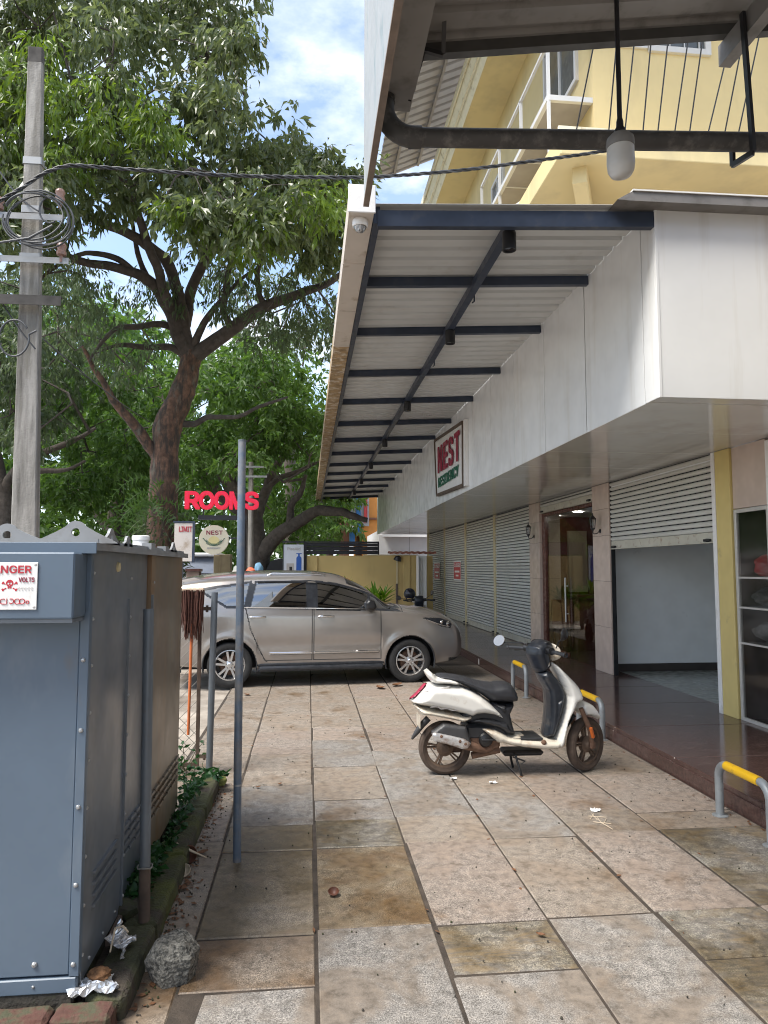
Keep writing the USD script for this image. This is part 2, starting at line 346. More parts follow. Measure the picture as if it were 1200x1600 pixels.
paint('lamp_glass', (0.46, 0.455, 0.44), 0.35, var=0.06, vs=8, dirt=(0.45, 0.42, 0.38), dirt_at=(0.5, 0.8), ds=9)
paint('lamp_cap', (0.16, 0.155, 0.15), 0.6, var=0.2, vs=9)
paint('shutter_steel', (0.56, 0.555, 0.51), 0.45, var=0.04, vs=1.5, dirt=(0.44, 0.41, 0.35), dirt_at=(0.55, 0.9), ds=2.5, dirt2=(0.20, 0.12, 0.07), dirt2_at=(0.68, 0.78))
paint('shutter_rail', (0.50, 0.48, 0.40), 0.5, var=0.1, dirt=(0.25, 0.15, 0.09), dirt_at=(0.55, 0.72), ds=9)
paint('cream_pillar', (0.58, 0.50, 0.30), 0.6, var=0.08, dirt=(0.30, 0.24, 0.15), dirt_at=(0.6, 0.8), ds=3)
paint('yellow_pillar', (0.62, 0.49, 0.19), 0.6, var=0.06, dirt=(0.30, 0.24, 0.13), dirt_at=(0.62, 0.8), ds=3.5, dirt2=(0.16, 0.12, 0.07), dirt2_at=(0.70, 0.78), d2s=4)
paint('pink_tile', (0.56, 0.45, 0.38), 0.22, var=0.07, vs=3, random=0.06)
paint('grey_white_wall', (0.78, 0.80, 0.80), 0.6, var=0.04, dirt=(0.45, 0.46, 0.46), dirt_at=(0.6, 0.8), ds=2, dirt2=(0.3, 0.3, 0.3), dirt2_at=(0.72, 0.76), d2s=11)
paint('grey_floor', (0.30, 0.32, 0.29), 0.22, var=0.1)
paint('dark_wood', (0.10, 0.034, 0.024), 0.25, var=0.25, vs=6)
paint('case_grey', (0.16, 0.14, 0.135), 0.7, var=0.3, vs=5)
paint('red_wood', (0.16, 0.05, 0.036), 0.3, var=0.2, vs=5)
paint('cream_wall', (0.42, 0.34, 0.24), 0.6, var=0.06)
paint('room_dark', (0.05, 0.04, 0.035), 0.6, var=0.2)
paint('hotel_yellow', (0.68, 0.555, 0.29), 0.7, var=0.05, vs=1.0, dirt=(0.50, 0.41, 0.23), dirt_at=(0.5, 0.8), ds=0.9, streak=0.4, bump=0.1, bs=50)
paint('hotel_cream', (0.74, 0.68, 0.50), 0.7, var=0.05, dirt=(0.40, 0.33, 0.20), dirt_at=(0.56, 0.7), ds=3.5)
paint('hotel_white', (0.62, 0.62, 0.61), 0.5, var=0.04)
paint('hotel_grey', (0.32, 0.30, 0.29), 0.7, var=0.12, vs=2)
paint('curtain', (0.55, 0.50, 0.42), 0.8, var=0.1, vs=3)
paint('window_dark', (0.10, 0.11, 0.11), 0.1, var=0.2)
paint('cabinet_blue', (0.095, 0.132, 0.178), 0.38, var=0.07, vs=2.0, dirt=(0.22, 0.24, 0.26), dirt_at=(0.55, 0.85), ds=1.6, streak=0.4, dirt2=(0.14, 0.12, 0.10), dirt2_at=(0.66, 0.85), d2s=4)
paint('cabinet_side', (0.15, 0.172, 0.20), 0.30, metal=0.2, var=0.12, vs=1.5, dirt=(0.20, 0.205, 0.21), dirt_at=(0.48, 0.78), ds=2.6, streak=0.12)
paint('cabinet_rusty', (0.17, 0.145, 0.115), 0.36, metal=0.2, var=0.15, vs=1.5, dirt=(0.27, 0.155, 0.07), dirt_at=(0.45, 0.72), ds=3, streak=0.15, dirt2=(0.23, 0.20, 0.09), dirt2_at=(0.55, 0.8), d2s=2.2)
paint('cabinet_lid', (0.24, 0.25, 0.26), 0.5, var=0.1, vs=4, dirt=(0.15, 0.14, 0.125), dirt_at=(0.5, 0.75), ds=5)
paint('bolt_zinc', (0.42, 0.43, 0.44), 0.35, metal=0.8, var=0.15)
paint('sign_white', (0.78, 0.77, 0.75), 0.4, var=0.04, dirt=(0.52, 0.48, 0.44), dirt_at=(0.58, 0.8), ds=9)
paint('letter_red', (0.45, 0.03, 0.045), 0.45, var=0.1)
paint('letter_grey', (0.45, 0.43, 0.42), 0.5)
paint('letter_maroon', (0.28, 0.02, 0.05), 0.4, var=0.1)
paint('letter_green', (0.02, 0.12, 0.075), 0.4)
paint('notice_red', (0.50, 0.05, 0.05), 0.5, var=0.15, vs=9)
paint('sign_frame', (0.10, 0.07, 0.05), 0.6, var=0.3, vs=6)
paint('moss', (0.058, 0.060, 0.030), 0.95, var=0.4, vs=9, dirt=(0.085, 0.095, 0.025), dirt_at=(0.48, 0.62), ds=5, dirt2=(0.055, 0.045, 0.035), dirt2_at=(0.5, 0.6), d2s=4, bump=1.0, bs=70)
paint('kerb_side', (0.045, 0.040, 0.032), 0.9, var=0.4, vs=8, dirt=(0.05, 0.06, 0.02), dirt_at=(0.5, 0.65), ds=6, bump=0.8, bs=50)
paint('old_brick', (0.10, 0.045, 0.034), 0.9, var=0.4, vs=9, dirt=(0.06, 0.062, 0.035), dirt_at=(0.44, 0.56), ds=9, bump=0.6, bs=60)
paint('soil', (0.045, 0.033, 0.024), 0.95, var=0.4, vs=12, bump=1.0, bs=50)
paint('rough_stone', (0.20, 0.19, 0.165), 0.95, var=0.5, vs=70, dirt=(0.05, 0.05, 0.045), dirt_at=(0.44, 0.60), ds=55, bump=1.0, bs=110)
paint('post_grey', (0.135, 0.155, 0.175), 0.45, metal=0.3, var=0.12, vs=5, dirt=(0.14, 0.10, 0.08), dirt_at=(0.56, 0.76), ds=4)
paint('post_blue', (0.11, 0.145, 0.195), 0.45, metal=0.2, var=0.15, vs=4, dirt=(0.22, 0.21, 0.20), dirt_at=(0.48, 0.62), ds=3.5, dirt2=(0.13, 0.08, 0.05), dirt2_at=(0.6, 0.74))
paint('rust', (0.095, 0.066, 0.05), 0.8, var=0.3, vs=12)
paint('wire', (0.20, 0.19, 0.17), 0.6, var=0.2)
paint('broom_fibre', (0.085, 0.033, 0.022), 0.9, var=0.4, vs=30)
paint('broom_band', (0.33, 0.25, 0.18), 0.8, var=0.2, vs=20)
paint('broom_handle', (0.55, 0.15, 0.05), 0.45, var=0.2, vs=8, dirt=(0.14, 0.07, 0.05), dirt_at=(0.58, 0.68), ds=7)
paint('concrete_pole', (0.30, 0.285, 0.26), 0.9, var=0.12, vs=5, dirt=(0.10, 0.093, 0.082), dirt_at=(0.42, 0.66), ds=7, streak=0.10, dirt2=(0.16, 0.15, 0.13), dirt2_at=(0.52, 0.62), d2s=6, bump=0.5, bs=50)
paint('pole_top', (0.06, 0.055, 0.05), 0.9, var=0.4, vs=6)
paint('porcelain', (0.24, 0.14, 0.11), 0.3, var=0.15)
paint('galvanised', (0.30, 0.305, 0.305), 0.45, metal=0.4, var=0.12)
paint('cable_black', (0.018, 0.018, 0.02), 0.45, var=0.2)
paint('cable_grey', (0.055, 0.057, 0.06), 0.45, var=0.2)
paint('bark', (0.135, 0.078, 0.052), 0.95, var=0.55, vs=7, streak=0.25, dirt=(0.05, 0.04, 0.033), dirt_at=(0.44, 0.6), ds=10, dirt2=(0.13, 0.125, 0.10), dirt2_at=(0.58, 0.68), d2s=5, bump=1.0, bs=24)
paint('bark_dark', (0.075, 0.062, 0.052), 0.95, var=0.4, vs=7, dirt=(0.10, 0.10, 0.085), dirt_at=(0.58, 0.72), ds=6, streak=0.4, bump=1.0, bs=22)
G = lambda a: tuple(a)
leafmat('leaf_big', [(0, (0.115, 0.150, 0.062)), (0.45, (0.18, 0.225, 0.092)), (0.8, (0.25, 0.305, 0.110)), (0.97, (0.32, 0.37, 0.10)), (1, (0.34, 0.18, 0.07))], rough=0.28, trans=0.55, spec=0.9)
leafmat('leaf_bright', [(0, (0.12, 0.19, 0.035)), (0.6, (0.22, 0.32, 0.06)), (1, (0.34, 0.42, 0.10))], rough=0.34, trans=0.5)
leafmat('leaf_rain', [(0, (0.075, 0.145, 0.032)), (0.6, (0.15, 0.26, 0.055)), (1, (0.23, 0.34, 0.08))], rough=0.45, trans=0.48)
leafmat('leaf_far', [(0, (0.075, 0.108, 0.048)), (0.6, (0.12, 0.165, 0.068)), (1, (0.175, 0.225, 0.085))], rough=0.4, trans=0.48)
leafmat('leaf_weed', [(0, (0.02, 0.07, 0.02)), (0.7, (0.05, 0.14, 0.03)), (1, (0.12, 0.22, 0.05))], rough=0.4, trans=0.3)
leafmat('leaf_croton', [(0, (0.09, 0.20, 0.02)), (0.6, (0.22, 0.34, 0.03)), (1, (0.42, 0.42, 0.06))], rough=0.4, trans=0.4)
leafmat('dry_leaf', [(0, (0.16, 0.075, 0.035)), (0.6, (0.25, 0.13, 0.06)), (1, (0.12, 0.05, 0.03))], rough=0.7, trans=0.15)
paint('car_paint', (0.32, 0.292, 0.265), 0.26, metal=0.65, var=0.015, vs=1, coat=1.0, rvar=0.02)
paint('car_black', (0.012, 0.012, 0.013), 0.35, var=0.15)
paint('car_trim', (0.02, 0.022, 0.026), 0.25, var=0.15)
paint('tyre', (0.018, 0.018, 0.018), 0.8, var=0.3, vs=9, bump=0.2, bs=60)
paint('alloy', (0.62, 0.62, 0.62), 0.25, metal=0.9, var=0.05)
paint('chrome', (0.75, 0.75, 0.76), 0.08, metal=1.0, var=0.03)
paint('headlight', (0.35, 0.36, 0.37), 0.08, metal=0.6, var=0.3, vs=20, coat=1.0)
pane('car_glass', (0.16, 0.17, 0.17), 0.01, 1.0, 0.28)
paint('car_cabin', (0.02, 0.02, 0.022), 0.8, var=0.2)
paint('scooter_white', (0.66, 0.645, 0.60), 0.22, var=0.03, vs=4, coat=0.6, dirt=(0.36, 0.26, 0.16), dirt_at=(0.60, 0.82), ds=5, dirt2=(0.14, 0.10, 0.07), dirt2_at=(0.72, 0.78), d2s=14)
paint('scooter_cream', (0.58, 0.53, 0.44), 0.3, var=0.06, vs=5, coat=0.4, dirt=(0.30, 0.18, 0.09), dirt_at=(0.48, 0.75), ds=9)
paint('scooter_black', (0.022, 0.023, 0.026), 0.4, var=0.25, vs=6, dirt=(0.10, 0.085, 0.07), dirt_at=(0.6, 0.85), ds=6)
paint('scooter_navy', (0.013, 0.016, 0.022), 0.35, var=0.15, vs=5, dirt=(0.11, 0.10, 0.09), dirt_at=(0.55, 0.85), ds=5)
paint('seat_vinyl', (0.022, 0.023, 0.027), 0.5, var=0.2, bump=0.15, bs=200)
paint('dirty_tyre', (0.065, 0.045, 0.033), 0.9, var=0.35, vs=14, bump=0.3, bs=80)
paint('muddy_alloy', (0.12, 0.08, 0.055), 0.6, metal=0.3, var=0.35, vs=12)
paint('muffler_dark', (0.06, 0.06, 0.062), 0.5, metal=0.4, var=0.2, vs=8)
paint('muffler_shield', (0.55, 0.54, 0.53), 0.35, metal=0.7, var=0.12, vs=12, dirt=(0.20, 0.10, 0.05), dirt_at=(0.5, 0.7), ds=14)
paint('engine_rust', (0.15, 0.085, 0.055), 0.75, metal=0.2, var=0.4, vs=14)
paint('orange_lens', (0.60, 0.14, 0.03), 0.25, var=0.05)
paint('mirror_face', (0.34, 0.35, 0.37), 0.06, metal=1.0, var=0.01)
paint('rail_yellow', (0.72, 0.42, 0.01), 0.4, var=0.08, vs=6, dirt=(0.35, 0.22, 0.04), dirt_at=(0.6, 0.75), ds=12)
paint('rail_grey', (0.26, 0.28, 0.29), 0.45, metal=0.3, var=0.15, vs=7, dirt=(0.16, 0.14, 0.12), dirt_at=(0.55, 0.75), ds=8)
paint('wall_yellow', (0.60, 0.46, 0.20), 0.8, var=0.06, vs=1.2, dirt=(0.40, 0.29, 0.13), dirt_at=(0.52, 0.8), ds=1.3, streak=0.3, bump=0.15, bs=40)
paint('fence_black', (0.018, 0.018, 0.024), 0.45, var=0.25)
paint('house_white', (0.80, 0.79, 0.79), 0.7, var=0.03, dirt=(0.66, 0.62, 0.6), dirt_at=(0.55, 0.8), ds=1)
paint('roof_red', (0.42, 0.17, 0.12), 0.75, var=0.18, vs=3, dirt=(0.62, 0.48, 0.42), dirt_at=(0.52, 0.7), ds=3, random=0.12)
paint('orange_wall', (0.66, 0.27, 0.06), 0.7, var=0.06)
paint('brown_wall', (0.22, 0.10, 0.06), 0.7, var=0.1)
paint('sign_blue', (0.03, 0.14, 0.36), 0.4, var=0.15, vs=5)
paint('sign_grey', (0.36, 0.36, 0.38), 0.5, var=0.2, vs=5)
paint('poster_pale', (0.62, 0.66, 0.74), 0.4, var=0.04)
paint('cylinder_blue', (0.02, 0.10, 0.42), 0.35, var=0.06)
LOOKS['rooms_red'] = usdkit.material(stage, '/World/Looks/rooms_red', {'p': ('principled_bsdf', {'base_color': (0.75, 0.012, 0.06), 'roughness': 0.35, 'emission_color': (1.0, 0.0, 0.03), 'emission_strength': 0.07})}, [], surface='p.BSDF')
paint('disc_yellow', (0.78, 0.66, 0.30), 0.45, var=0.05, vs=4)
paint('disc_pale', (0.80, 0.72, 0.52), 0.45, var=0.04)
paint('lorry_screen', (0.16, 0.18, 0.22), 0.15, var=0.2, vs=3)
paint('lorry_white', (0.74, 0.74, 0.74), 0.4, var=0.05)
paint('timber', (0.26, 0.21, 0.12), 0.8, var=0.2, vs=4, streak=0.2, dirt=(0.16, 0.12, 0.07), dirt_at=(0.5, 0.7), ds=5)
paint('cardboard', (0.24, 0.17, 0.13), 0.8, var=0.15)
paint('bag_orange', (0.75, 0.13, 0.05), 0.5, var=0.12, vs=8)
paint('tarp_black', (0.012, 0.012, 0.014), 0.5, var=0.3, vs=5)
paint('cloth_blue', (0.20, 0.38, 0.55), 0.8, var=0.15)
paint('skin', (0.22, 0.12, 0.08), 0.6)
paint('helmet_black', (0.012, 0.012, 0.02), 0.18, var=0.2)
paint('yellow_plastic', (0.55, 0.42, 0.16), 0.5, var=0.1)
paint('foil', (0.62, 0.63, 0.65), 0.2, metal=0.7, var=0.15, vs=30)
paint('food_scrap', (0.20, 0.10, 0.045), 0.9, var=0.5, vs=40, bump=0.8, bs=60)
paint('dry_cane', (0.55, 0.45, 0.33), 0.7, var=0.15)
paint('coconut', (0.10, 0.038, 0.022), 0.55, var=0.3, vs=20)
paint('green_husk', (0.20, 0.22, 0.06), 0.7, var=0.3, vs=14)
paint('white_paper', (0.80, 0.80, 0.79), 0.6, var=0.03)
paint('red_plastic', (0.55, 0.02, 0.025), 0.35, var=0.15, vs=6)
paint('grey_bundle', (0.19, 0.185, 0.18), 0.7, var=0.5, vs=9)
paint('aluminium', (0.56, 0.54, 0.50), 0.4, metal=0.3, var=0.1, vs=6)
pane('shop_glass', (0.86, 0.87, 0.86), 0.015, 0.5, 0.04)
pane('dusty_glass', (0.80, 0.80, 0.79), 0.10, 0.6, 0.07)
pane('lantern_glass', (0.85, 0.86, 0.86), 0.1, 1.0, 0.06)
LOOKS['lamp_glow'] = usdkit.material(stage, '/World/Looks/lamp_glow', {'e': ('emission', {'color': (1.0, 0.93, 0.82), 'strength': 11.0})}, [], surface='e.emission')

rng = np.random.default_rng(7)
# ================================================================== GROUND
g = thing('ground', 'brown bare earth and old concrete beside and beyond the paving', None, kind='structure', local=True)
n_ = 60
gx, gy = np.meshgrid(np.concatenate([np.linspace(-500, -30, 12), np.linspace(-25, 30, 40), np.linspace(40, 500, 12)]), np.concatenate([np.linspace(-300, -12, 8), np.linspace(-10, 40, 60), np.linspace(50, 700, 14)]))
gz = np.full_like(gx, -0.035) + np.where((gx < -1.3) & (np.abs(gy) < 40), 0.02 * (meshkit.fbm(np.stack([gx * 1.3, gy * 1.3, gx * 0], -1)) - 0.5), 0)
part('earth', sheet(np.stack([gx, gy, gz], -1)), 'ground_look', g, smooth=True)
road = thing('road', 'dark asphalt road under the trees on the left', None, kind='structure', local=True)
part('asphalt', box(-16, -4.6, -60, 260, -0.06, 0.0), 'asphalt', road)

# ================================================================== PAVEMENT of granite slabs
pav = thing('pavement', 'granite slab paving along the shop fronts', None, kind='structure', local=True)
part('joint_bed', box(-1.12, 3.14, -1.6, 16.5, -0.05, -0.006), 'grout', pav)
colx = [-1.10, -0.53, 0.055, 0.635, 1.225, 1.795, 2.375, 3.115]
rows = [
    [-.5, .5, 1.4, 2.3, 3.4, 4.9, 5.5, 6.5, 7.4, 8.4, 9.3, 10.2, 11.2, 12.1, 13, 14],
    [-.9, .1, 1.1, 2.2, 3.21, 3.65, 4.71, 5.16, 6.08, 7.08, 8.03, 8.96, 9.9, 10.9, 11.8, 12.8, 13.8],
    [-.4, .6, 1.6, 2.7, 3.69, 4.72, 5.20, 5.67, 6.59, 7.59, 8.2, 8.82, 10.34, 11.3, 12.3, 13.3],
    [-.8, .2, 1.2, 2.2, 3.22, 3.67, 4.75, 5.24, 6.18, 7.1, 8.1, 9.1, 10.0, 11.0, 12, 13],
    [-.4, .6, 1.6, 2.6, 3.69, 4.76, 5.71, 6.71, 7.7, 8.7, 9.7, 10.7, 11.7, 12.7, 13.7],
    [-.8, .2, 1.2, 2.2, 3.23, 3.69, 4.79, 5.25, 6.2, 7.2, 8.2, 9.2, 10.2, 11.2, 12.2, 13.2],
    [-.4, .6, 1.6, 2.6, 3.70, 4.80, 5.14, 6.1, 7.1, 8.1, 9.1, 10.1, 11.1, 12.1, 13.1],
]
special = {(1, 3.21): 'granite_muddy', (1, 2.2): 'granite_pale', (1, 3.65): 'granite_damp', (1, 4.71): 'granite_damp', (2, 2.7): 'granite_pale', (2, 3.69): 'granite_brown', (2, 4.72): 'granite_veined',
           (2, 5.20): 'granite_pale', (3, 3.22): 'granite_veined', (3, 2.2): 'granite_pale', (3, 3.67): 'granite_pink', (3, 5.24): 'granite_pale', (4, 2.6): 'granite_pale', (4, 3.69): 'granite_tan',
           (5, 3.23): 'granite_veined', (5, 2.2): 'granite_veined', (5, 3.69): 'granite_pink', (6, 3.70): 'granite_veined', (0, 2.3): 'granite_muddy', (0, 3.4): 'granite_tan', (6, 4.80): 'granite_tan'}
far_mats = ['granite_tan', 'granite_pink', 'granite_tan', 'granite_pink', 'granite_pale']
for c, ys in enumerate(rows):
    for i in range(len(ys) - 1):
        y0, y1 = ys[i], ys[i + 1]
        if y1 < -0.8: continue
        gp = 0.007 + 0.005 * rng.random()
        x0, x1 = colx[c] + gp, colx[c + 1] - gp * 0.6
        dz = rng.normal(0, 0.0022)
        jit = lambda: rng.normal(0, 0.004)
        cx0, cx1, cy0, cy1 = x0 + jit(), x1 + jit(), y0 + 0.003 + abs(jit()) * .8, y1 - 0.003 - abs(jit()) * .8
        tilt = rng.normal(0, 0.0016, 2)
        ch = 0.006
        # top face with worn, chamfered edges
        def ring(ins, z): return [(cx0 + ins + (rng.normal(0, .0015)), cy0 + ins, z + tilt[0]), (cx1 - ins, cy0 + ins, z - tilt[1]), (cx1 - ins, cy1 - ins, z - tilt[0]), (cx0 + ins, cy1 - ins, z + tilt[1])]
        V = np.array(ring(0, -0.04) + ring(0, dz - ch) + ring(ch, dz)); F = []
        for a in (0, 4):
            for k in range(4):
                k2 = (k + 1) % 4
                F += [(a + k, a + k2, a + 4 + k2), (a + k, a + 4 + k2, a + 4 + k)]
        F += [(8, 9, 10), (8, 10, 11)]
        mt = special.get((c, y0)) or far_mats[int(rng.integers(len(far_mats)))]
        part('granite_slab', trimesh.Trimesh(V, F, process=False), mt, pav)
# mossy kerb round the cabinet
kerb = thing('kerb', 'low mossy kerb round the metal cabinet with brick at its corner', None, kind='structure', local=True)
def rough_block(x0, x1, y0, y1, z0, z1, seed, amp=0.010, res=0.03):
    b = box(x0, x1, y0, y1, z0, z1, 0.018)
    for _ in range(8):
        if len(b.faces) > 2500: break
        b = b.subdivide() if max(b.edges_unique_length) > res else b
    n = b.vertex_normals
    d = meshkit.fbm(b.vertices * 14, 3, seed) - 0.5
    b.vertices = b.vertices + n * (d * 2 * amp)[:, None]
    return b
for i, (ya, yb) in enumerate([(3.05, 3.62), (3.63, 4.45), (4.46, 5.3), (5.31, 6.02)]):
    part('kerb_block', rough_block(-0.86, -0.70 + 0.006 * (i % 2), ya, yb, -0.03, 0.10, i + 3), 'moss', kerb, smooth=40)
for i in range(6):
    xa = -0.72 - 0.235 * (i + 1)
    part('brick', rough_block(xa + 0.006, xa + 0.232, 2.925, 3.04, -0.03, 0.095 - 0.006 * (i % 2), i + 20), 'old_brick' if i < 3 else 'moss', kerb, smooth=40)
part('soil_bed', rough_block(-0.92, -0.85, 3.0, 6.0, -0.04, 0.06, 5), 'soil', kerb, smooth=True)
part('plinth', box(-2.6, -0.9, 3.06, 5.25, -0.03, 0.115, 0.01), 'kerb_side', kerb)

# ================================================================== SHOP BUILDING
FX, FASX, SOF, TOP, PL = 4.65, 2.69, 3.10, 4.64, 0.15
bld = thing('shop_building', 'long single-storey white shop building with steel shutters and a deep soffit', 'building', (FX, 5.2, 0))
floor = thing('shop_floor', 'raised polished maroon granite floor along the shop fronts', None, kind='structure', local=True)
ys = [-9, -5, -2, 0, 1.2, 2.4, 3.6, 4.8, 6.0, 7.2, 8.4, 9.6, 10.8, 12.0, 13.2, 14.4, 15.6, 16.8, 18.0, 20, 22, 24, 26, 28]
for a, b in zip(ys[:-1], ys[1:]):
    part('floor_slab', box(3.14, 4.9, a + .0015, b - .0015, 0.105, PL, 0.006), 'maroon_granite', floor)
    part('riser_slab', box(3.125, 3.16, a + .002, b - .002, -0.03, 0.112, 0.003), 'maroon_granite', floor)
part('floor_fill', box(3.17, 10, -9, 28, -0.05, 0.10), 'dark_gap', floor)
part('stair_floor', box(4.9, 7.6, 7.75, 11.1, 0.10, PL - 0.002), 'grey_floor', floor)
part('lobby_floor', box(4.9, 9.0, 11.14, 15.2, 0.10, PL - 0.002), 'maroon_granite', floor)

# fascia panels, soffit panels
part('fascia_backing', box(FASX + 0.0045, FASX + 0.10, 5.22, 27.9, SOF + 0.01, TOP - 0.01), 'dark_gap', bld)
seams = [5.2, 5.43] + [5.43 + 1.22 * k for k in range(1, 19)]
seams[-1] = 27.95
for a, b in zip(seams[:-1], seams[1:]):
    w_ = rng.normal(0, 0.0018)
    part('fascia_panel', box(FASX + w_, FASX + 0.012 + w_, a + .008, b - .008, SOF - 0.012, TOP, 0.002), 'white_panel', bld)
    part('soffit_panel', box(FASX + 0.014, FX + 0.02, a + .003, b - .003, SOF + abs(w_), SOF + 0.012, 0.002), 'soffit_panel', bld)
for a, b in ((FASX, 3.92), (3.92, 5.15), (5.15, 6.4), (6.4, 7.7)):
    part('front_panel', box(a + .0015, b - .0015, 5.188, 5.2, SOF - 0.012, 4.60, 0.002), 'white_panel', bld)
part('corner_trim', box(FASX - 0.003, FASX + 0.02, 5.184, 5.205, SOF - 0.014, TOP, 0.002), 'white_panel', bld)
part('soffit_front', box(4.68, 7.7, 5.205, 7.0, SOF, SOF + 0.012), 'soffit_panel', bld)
part('flat_roof', box(FASX + 0.02, 9.8, 5.25, 27.9, 4.5, 4.62), 'hotel_grey', bld)
fl = [at_y(962, 329, 5.10), at_y(985, 314, 5.10)]
part('roof_flashing', prism([(fl[0][0], 4.585), (fl[1][0], 4.655), (7.7, 4.70), (7.7, 4.625), (fl[0][0] + .1, 4.58)], 0.34, ((1, 0, 0), (0, 0, 1), (0, -1, 0), (0, 5.40, 0))), 'canopy_sheet', bld)
part('flashing_rim', prism([(fl[1][0], 4.657), (7.7, 4.70), (7.7, 4.712), (fl[1][0], 4.669)], 0.36, ((1, 0, 0), (0, 0, 1), (0, -1, 0), (0, 5.41, 0))), 'gutter_white', bld)
# walls behind
part('wall', box(4.76, 4.9, 14.6, 27.6, PL, SOF), 'cream_wall', bld)
part('end_wall', box(FX, 9.8, 27.6, 27.75, 0, 4.5), 'house_white', bld)
part('head_wall', box(FX + 0.1, FX + 0.25, 6.0, 14.6, 2.98, SOF), 'cream_wall', bld)

def slat_profile(z, p, x):
    t = np.array([0, .03, .10, .25, .41, .57, .72, .79, .82, 1.0])
    return np.stack([x + 0.0155 - 0.0355 * np.sin(np.pi * np.clip(t * 1.22, 0, 1)) ** 0.55, z + p * t], 1)
def slat(x, y0, y1, z, p):
    P = slat_profile(z, p, x)
    A = np.stack([np.stack([P[:, 0], np.full(10, y), P[:, 1]], 1) for y in (y0, y1)])
    return sheet(A.transpose(1, 0, 2)[:, ::-1])
def shutter(y0, y1, zb, single_slats, label):
    s = part('roller_shutter', cat_([box(FX + 0.012, FX + 0.05, y0, y1, zb, SOF - 0.002)]), 'dark_gap', bld, label=label)
    p = 0.07
    zs = np.arange(zb + 0.13, SOF - 0.01, p)
    if single_slats:
        for z in zs:
            part('slat', slat(FX + rng.normal(0, .0015), y0, y1, z, min(p, SOF - z)), 'shutter_steel', s, smooth=50)
    else:
        part('slats', cat_([slat(FX, y0, y1, z, min(p, SOF - z)) for z in zs]), 'shutter_steel', s, smooth=50, kind='stuff')
    part('bottom_rail', cat_([box(FX - 0.012, FX + 0.02, y0, y1, zb, zb + 0.125, 0.004), box(FX - 0.035, FX - 0.012, y0, y1, zb, zb + 0.012)]), 'shutter_rail', s)
    for yy in (y0 + 0.12, y1 - 0.12):
        part('lock', cat_([box(FX - 0.05, FX - 0.012, yy - .06, yy + .06, zb + 0.02, zb + 0.05, .004), cyl((FX - .045, yy, zb + .035), (FX - .012, yy, zb + .035), .02, 10)]), 'black_metal', s)
shutter(7.78, 10.60, 2.06, True, 'half-raised steel roller shutter over the stair recess')
shutter(14.66, 17.42, PL + .01, False, 'closed steel roller shutter beside the lobby')
shutter(17.62, 20.75, PL + .01, False, 'closed steel roller shutter without a notice')
shutter(20.95, 24.05, PL + .01, False, 'closed steel roller shutter with a red notice')
shutter(24.25, 27.3, PL + .01, False, 'farthest closed steel roller shutter')
shutter(11.30, 13.95, 2.86, False, 'roller shutter rolled up above the lobby door')
for y0, y1 in ((17.43, 17.61), (20.76, 20.94), (24.06, 24.24), (27.31, 27.7)):
    part('shutter_post', box(FX - 0.03, FX + 0.06, y0, y1, PL, SOF - .002, 0.004), 'cream_pillar', bld)
# tiled pillars
for y0, y1, dp in ((13.98, 14.63, .4), (10.62, 11.26, .05)):
    zz = [PL, 0.86, 1.57, 2.28, 2.70, 3.098]
    pl_ = part('pillar', box(FX - 0.02, FX + dp - .01, y0 + .01, y1 - .01, PL, SOF - .002), 'dark_gap', bld)
    for a, b in zip(zz[:-1], zz[1:]):
        part('tile', box(FX - 0.035, FX + dp, y0, y1, a + .002, b - .002, .003), 'pink_tile', pl_)
yp = part('pillar', box(FX - 0.03, FX + 0.20, 7.42, 7.70, PL, SOF - .002, 0.006), 'yellow_pillar', bld, label='yellow painted pillar beside the stair recess')
part('shutter_guide', box(FX - 0.035, FX + 0.06, 7.703, 7.775, PL, SOF - .002, 0.003), 'gutter_white', bld)
part('shutter_guide', box(FX - 0.012, FX + 0.05, 10.60, 10.617, PL, SOF - .002), 'black_metal', bld)
# stair recess: side wall faces the street
part('recess_wall', box(4.705, 7.6, 11.0, 11.12, 0.27, SOF), 'grey_white_wall', bld)
part('skirting', box(4.705, 7.6, 10.985, 11.12, PL, 0.268), 'room_dark', bld)
part('recess_back', box(7.6, 7.75, 7.8, 11.12, PL, SOF), 'grey_white_wall', bld)
part('recess_wall', box(4.95, 7.6, 7.62, 7.74, PL, SOF), 'grey_white_wall', bld)
part('recess_ceiling', box(4.66, 7.6, 7.62, 11.1, 2.98, 3.05), 'grey_white_wall', bld)
# lobby room
part('room_wall', cat_([box(9, 9.1, 11.13, 14.6, PL, SOF), box(4.95, 9, 11.125, 11.2, PL, SOF), box(4.95, 9, 14.55, 14.65, PL, SOF)]), 'red_wood', bld)
part('room_ceiling', box(4.76, 9.1, 11.13, 14.65, 2.84, 2.90), 'grey_white_wall', bld)
part('cream_panel', box(5.40, 5.80, 14.46, 14.545, 1.28, 2.55), 'cream_wall', bld)
door = part('glass_door', cat_([box(FX + 0.02, FX + 0.10, 13.80, 13.97, PL, 2.86, .004), box(FX + 0.02, FX + 0.10, 11.27, 11.36, PL, 2.86, .004), box(FX + 0.02, FX + 0.10, 11.36, 13.80, 2.80, 2.86, .004)]), 'dark_wood', bld, label='dark wood framed glass lobby door')
part('pane', box(FX + 0.05, FX + 0.056, 11.37, 12.58, PL + .01, 2.795), 'shop_glass', door)
part('pane', box(FX + 0.05, FX + 0.056, 12.59, 13.79, PL + .01, 2.795), 'shop_glass', door)
part('handle', cat_([tube([(FX, 12.66, .8), (FX, 12.66, 1.6)], .014), cyl((FX, 12.66, .95), (FX + .05, 12.66, .95), .009), cyl((FX, 12.66, 1.45), (FX + .05, 12.66, 1.45), .009)]), 'aluminium', door)
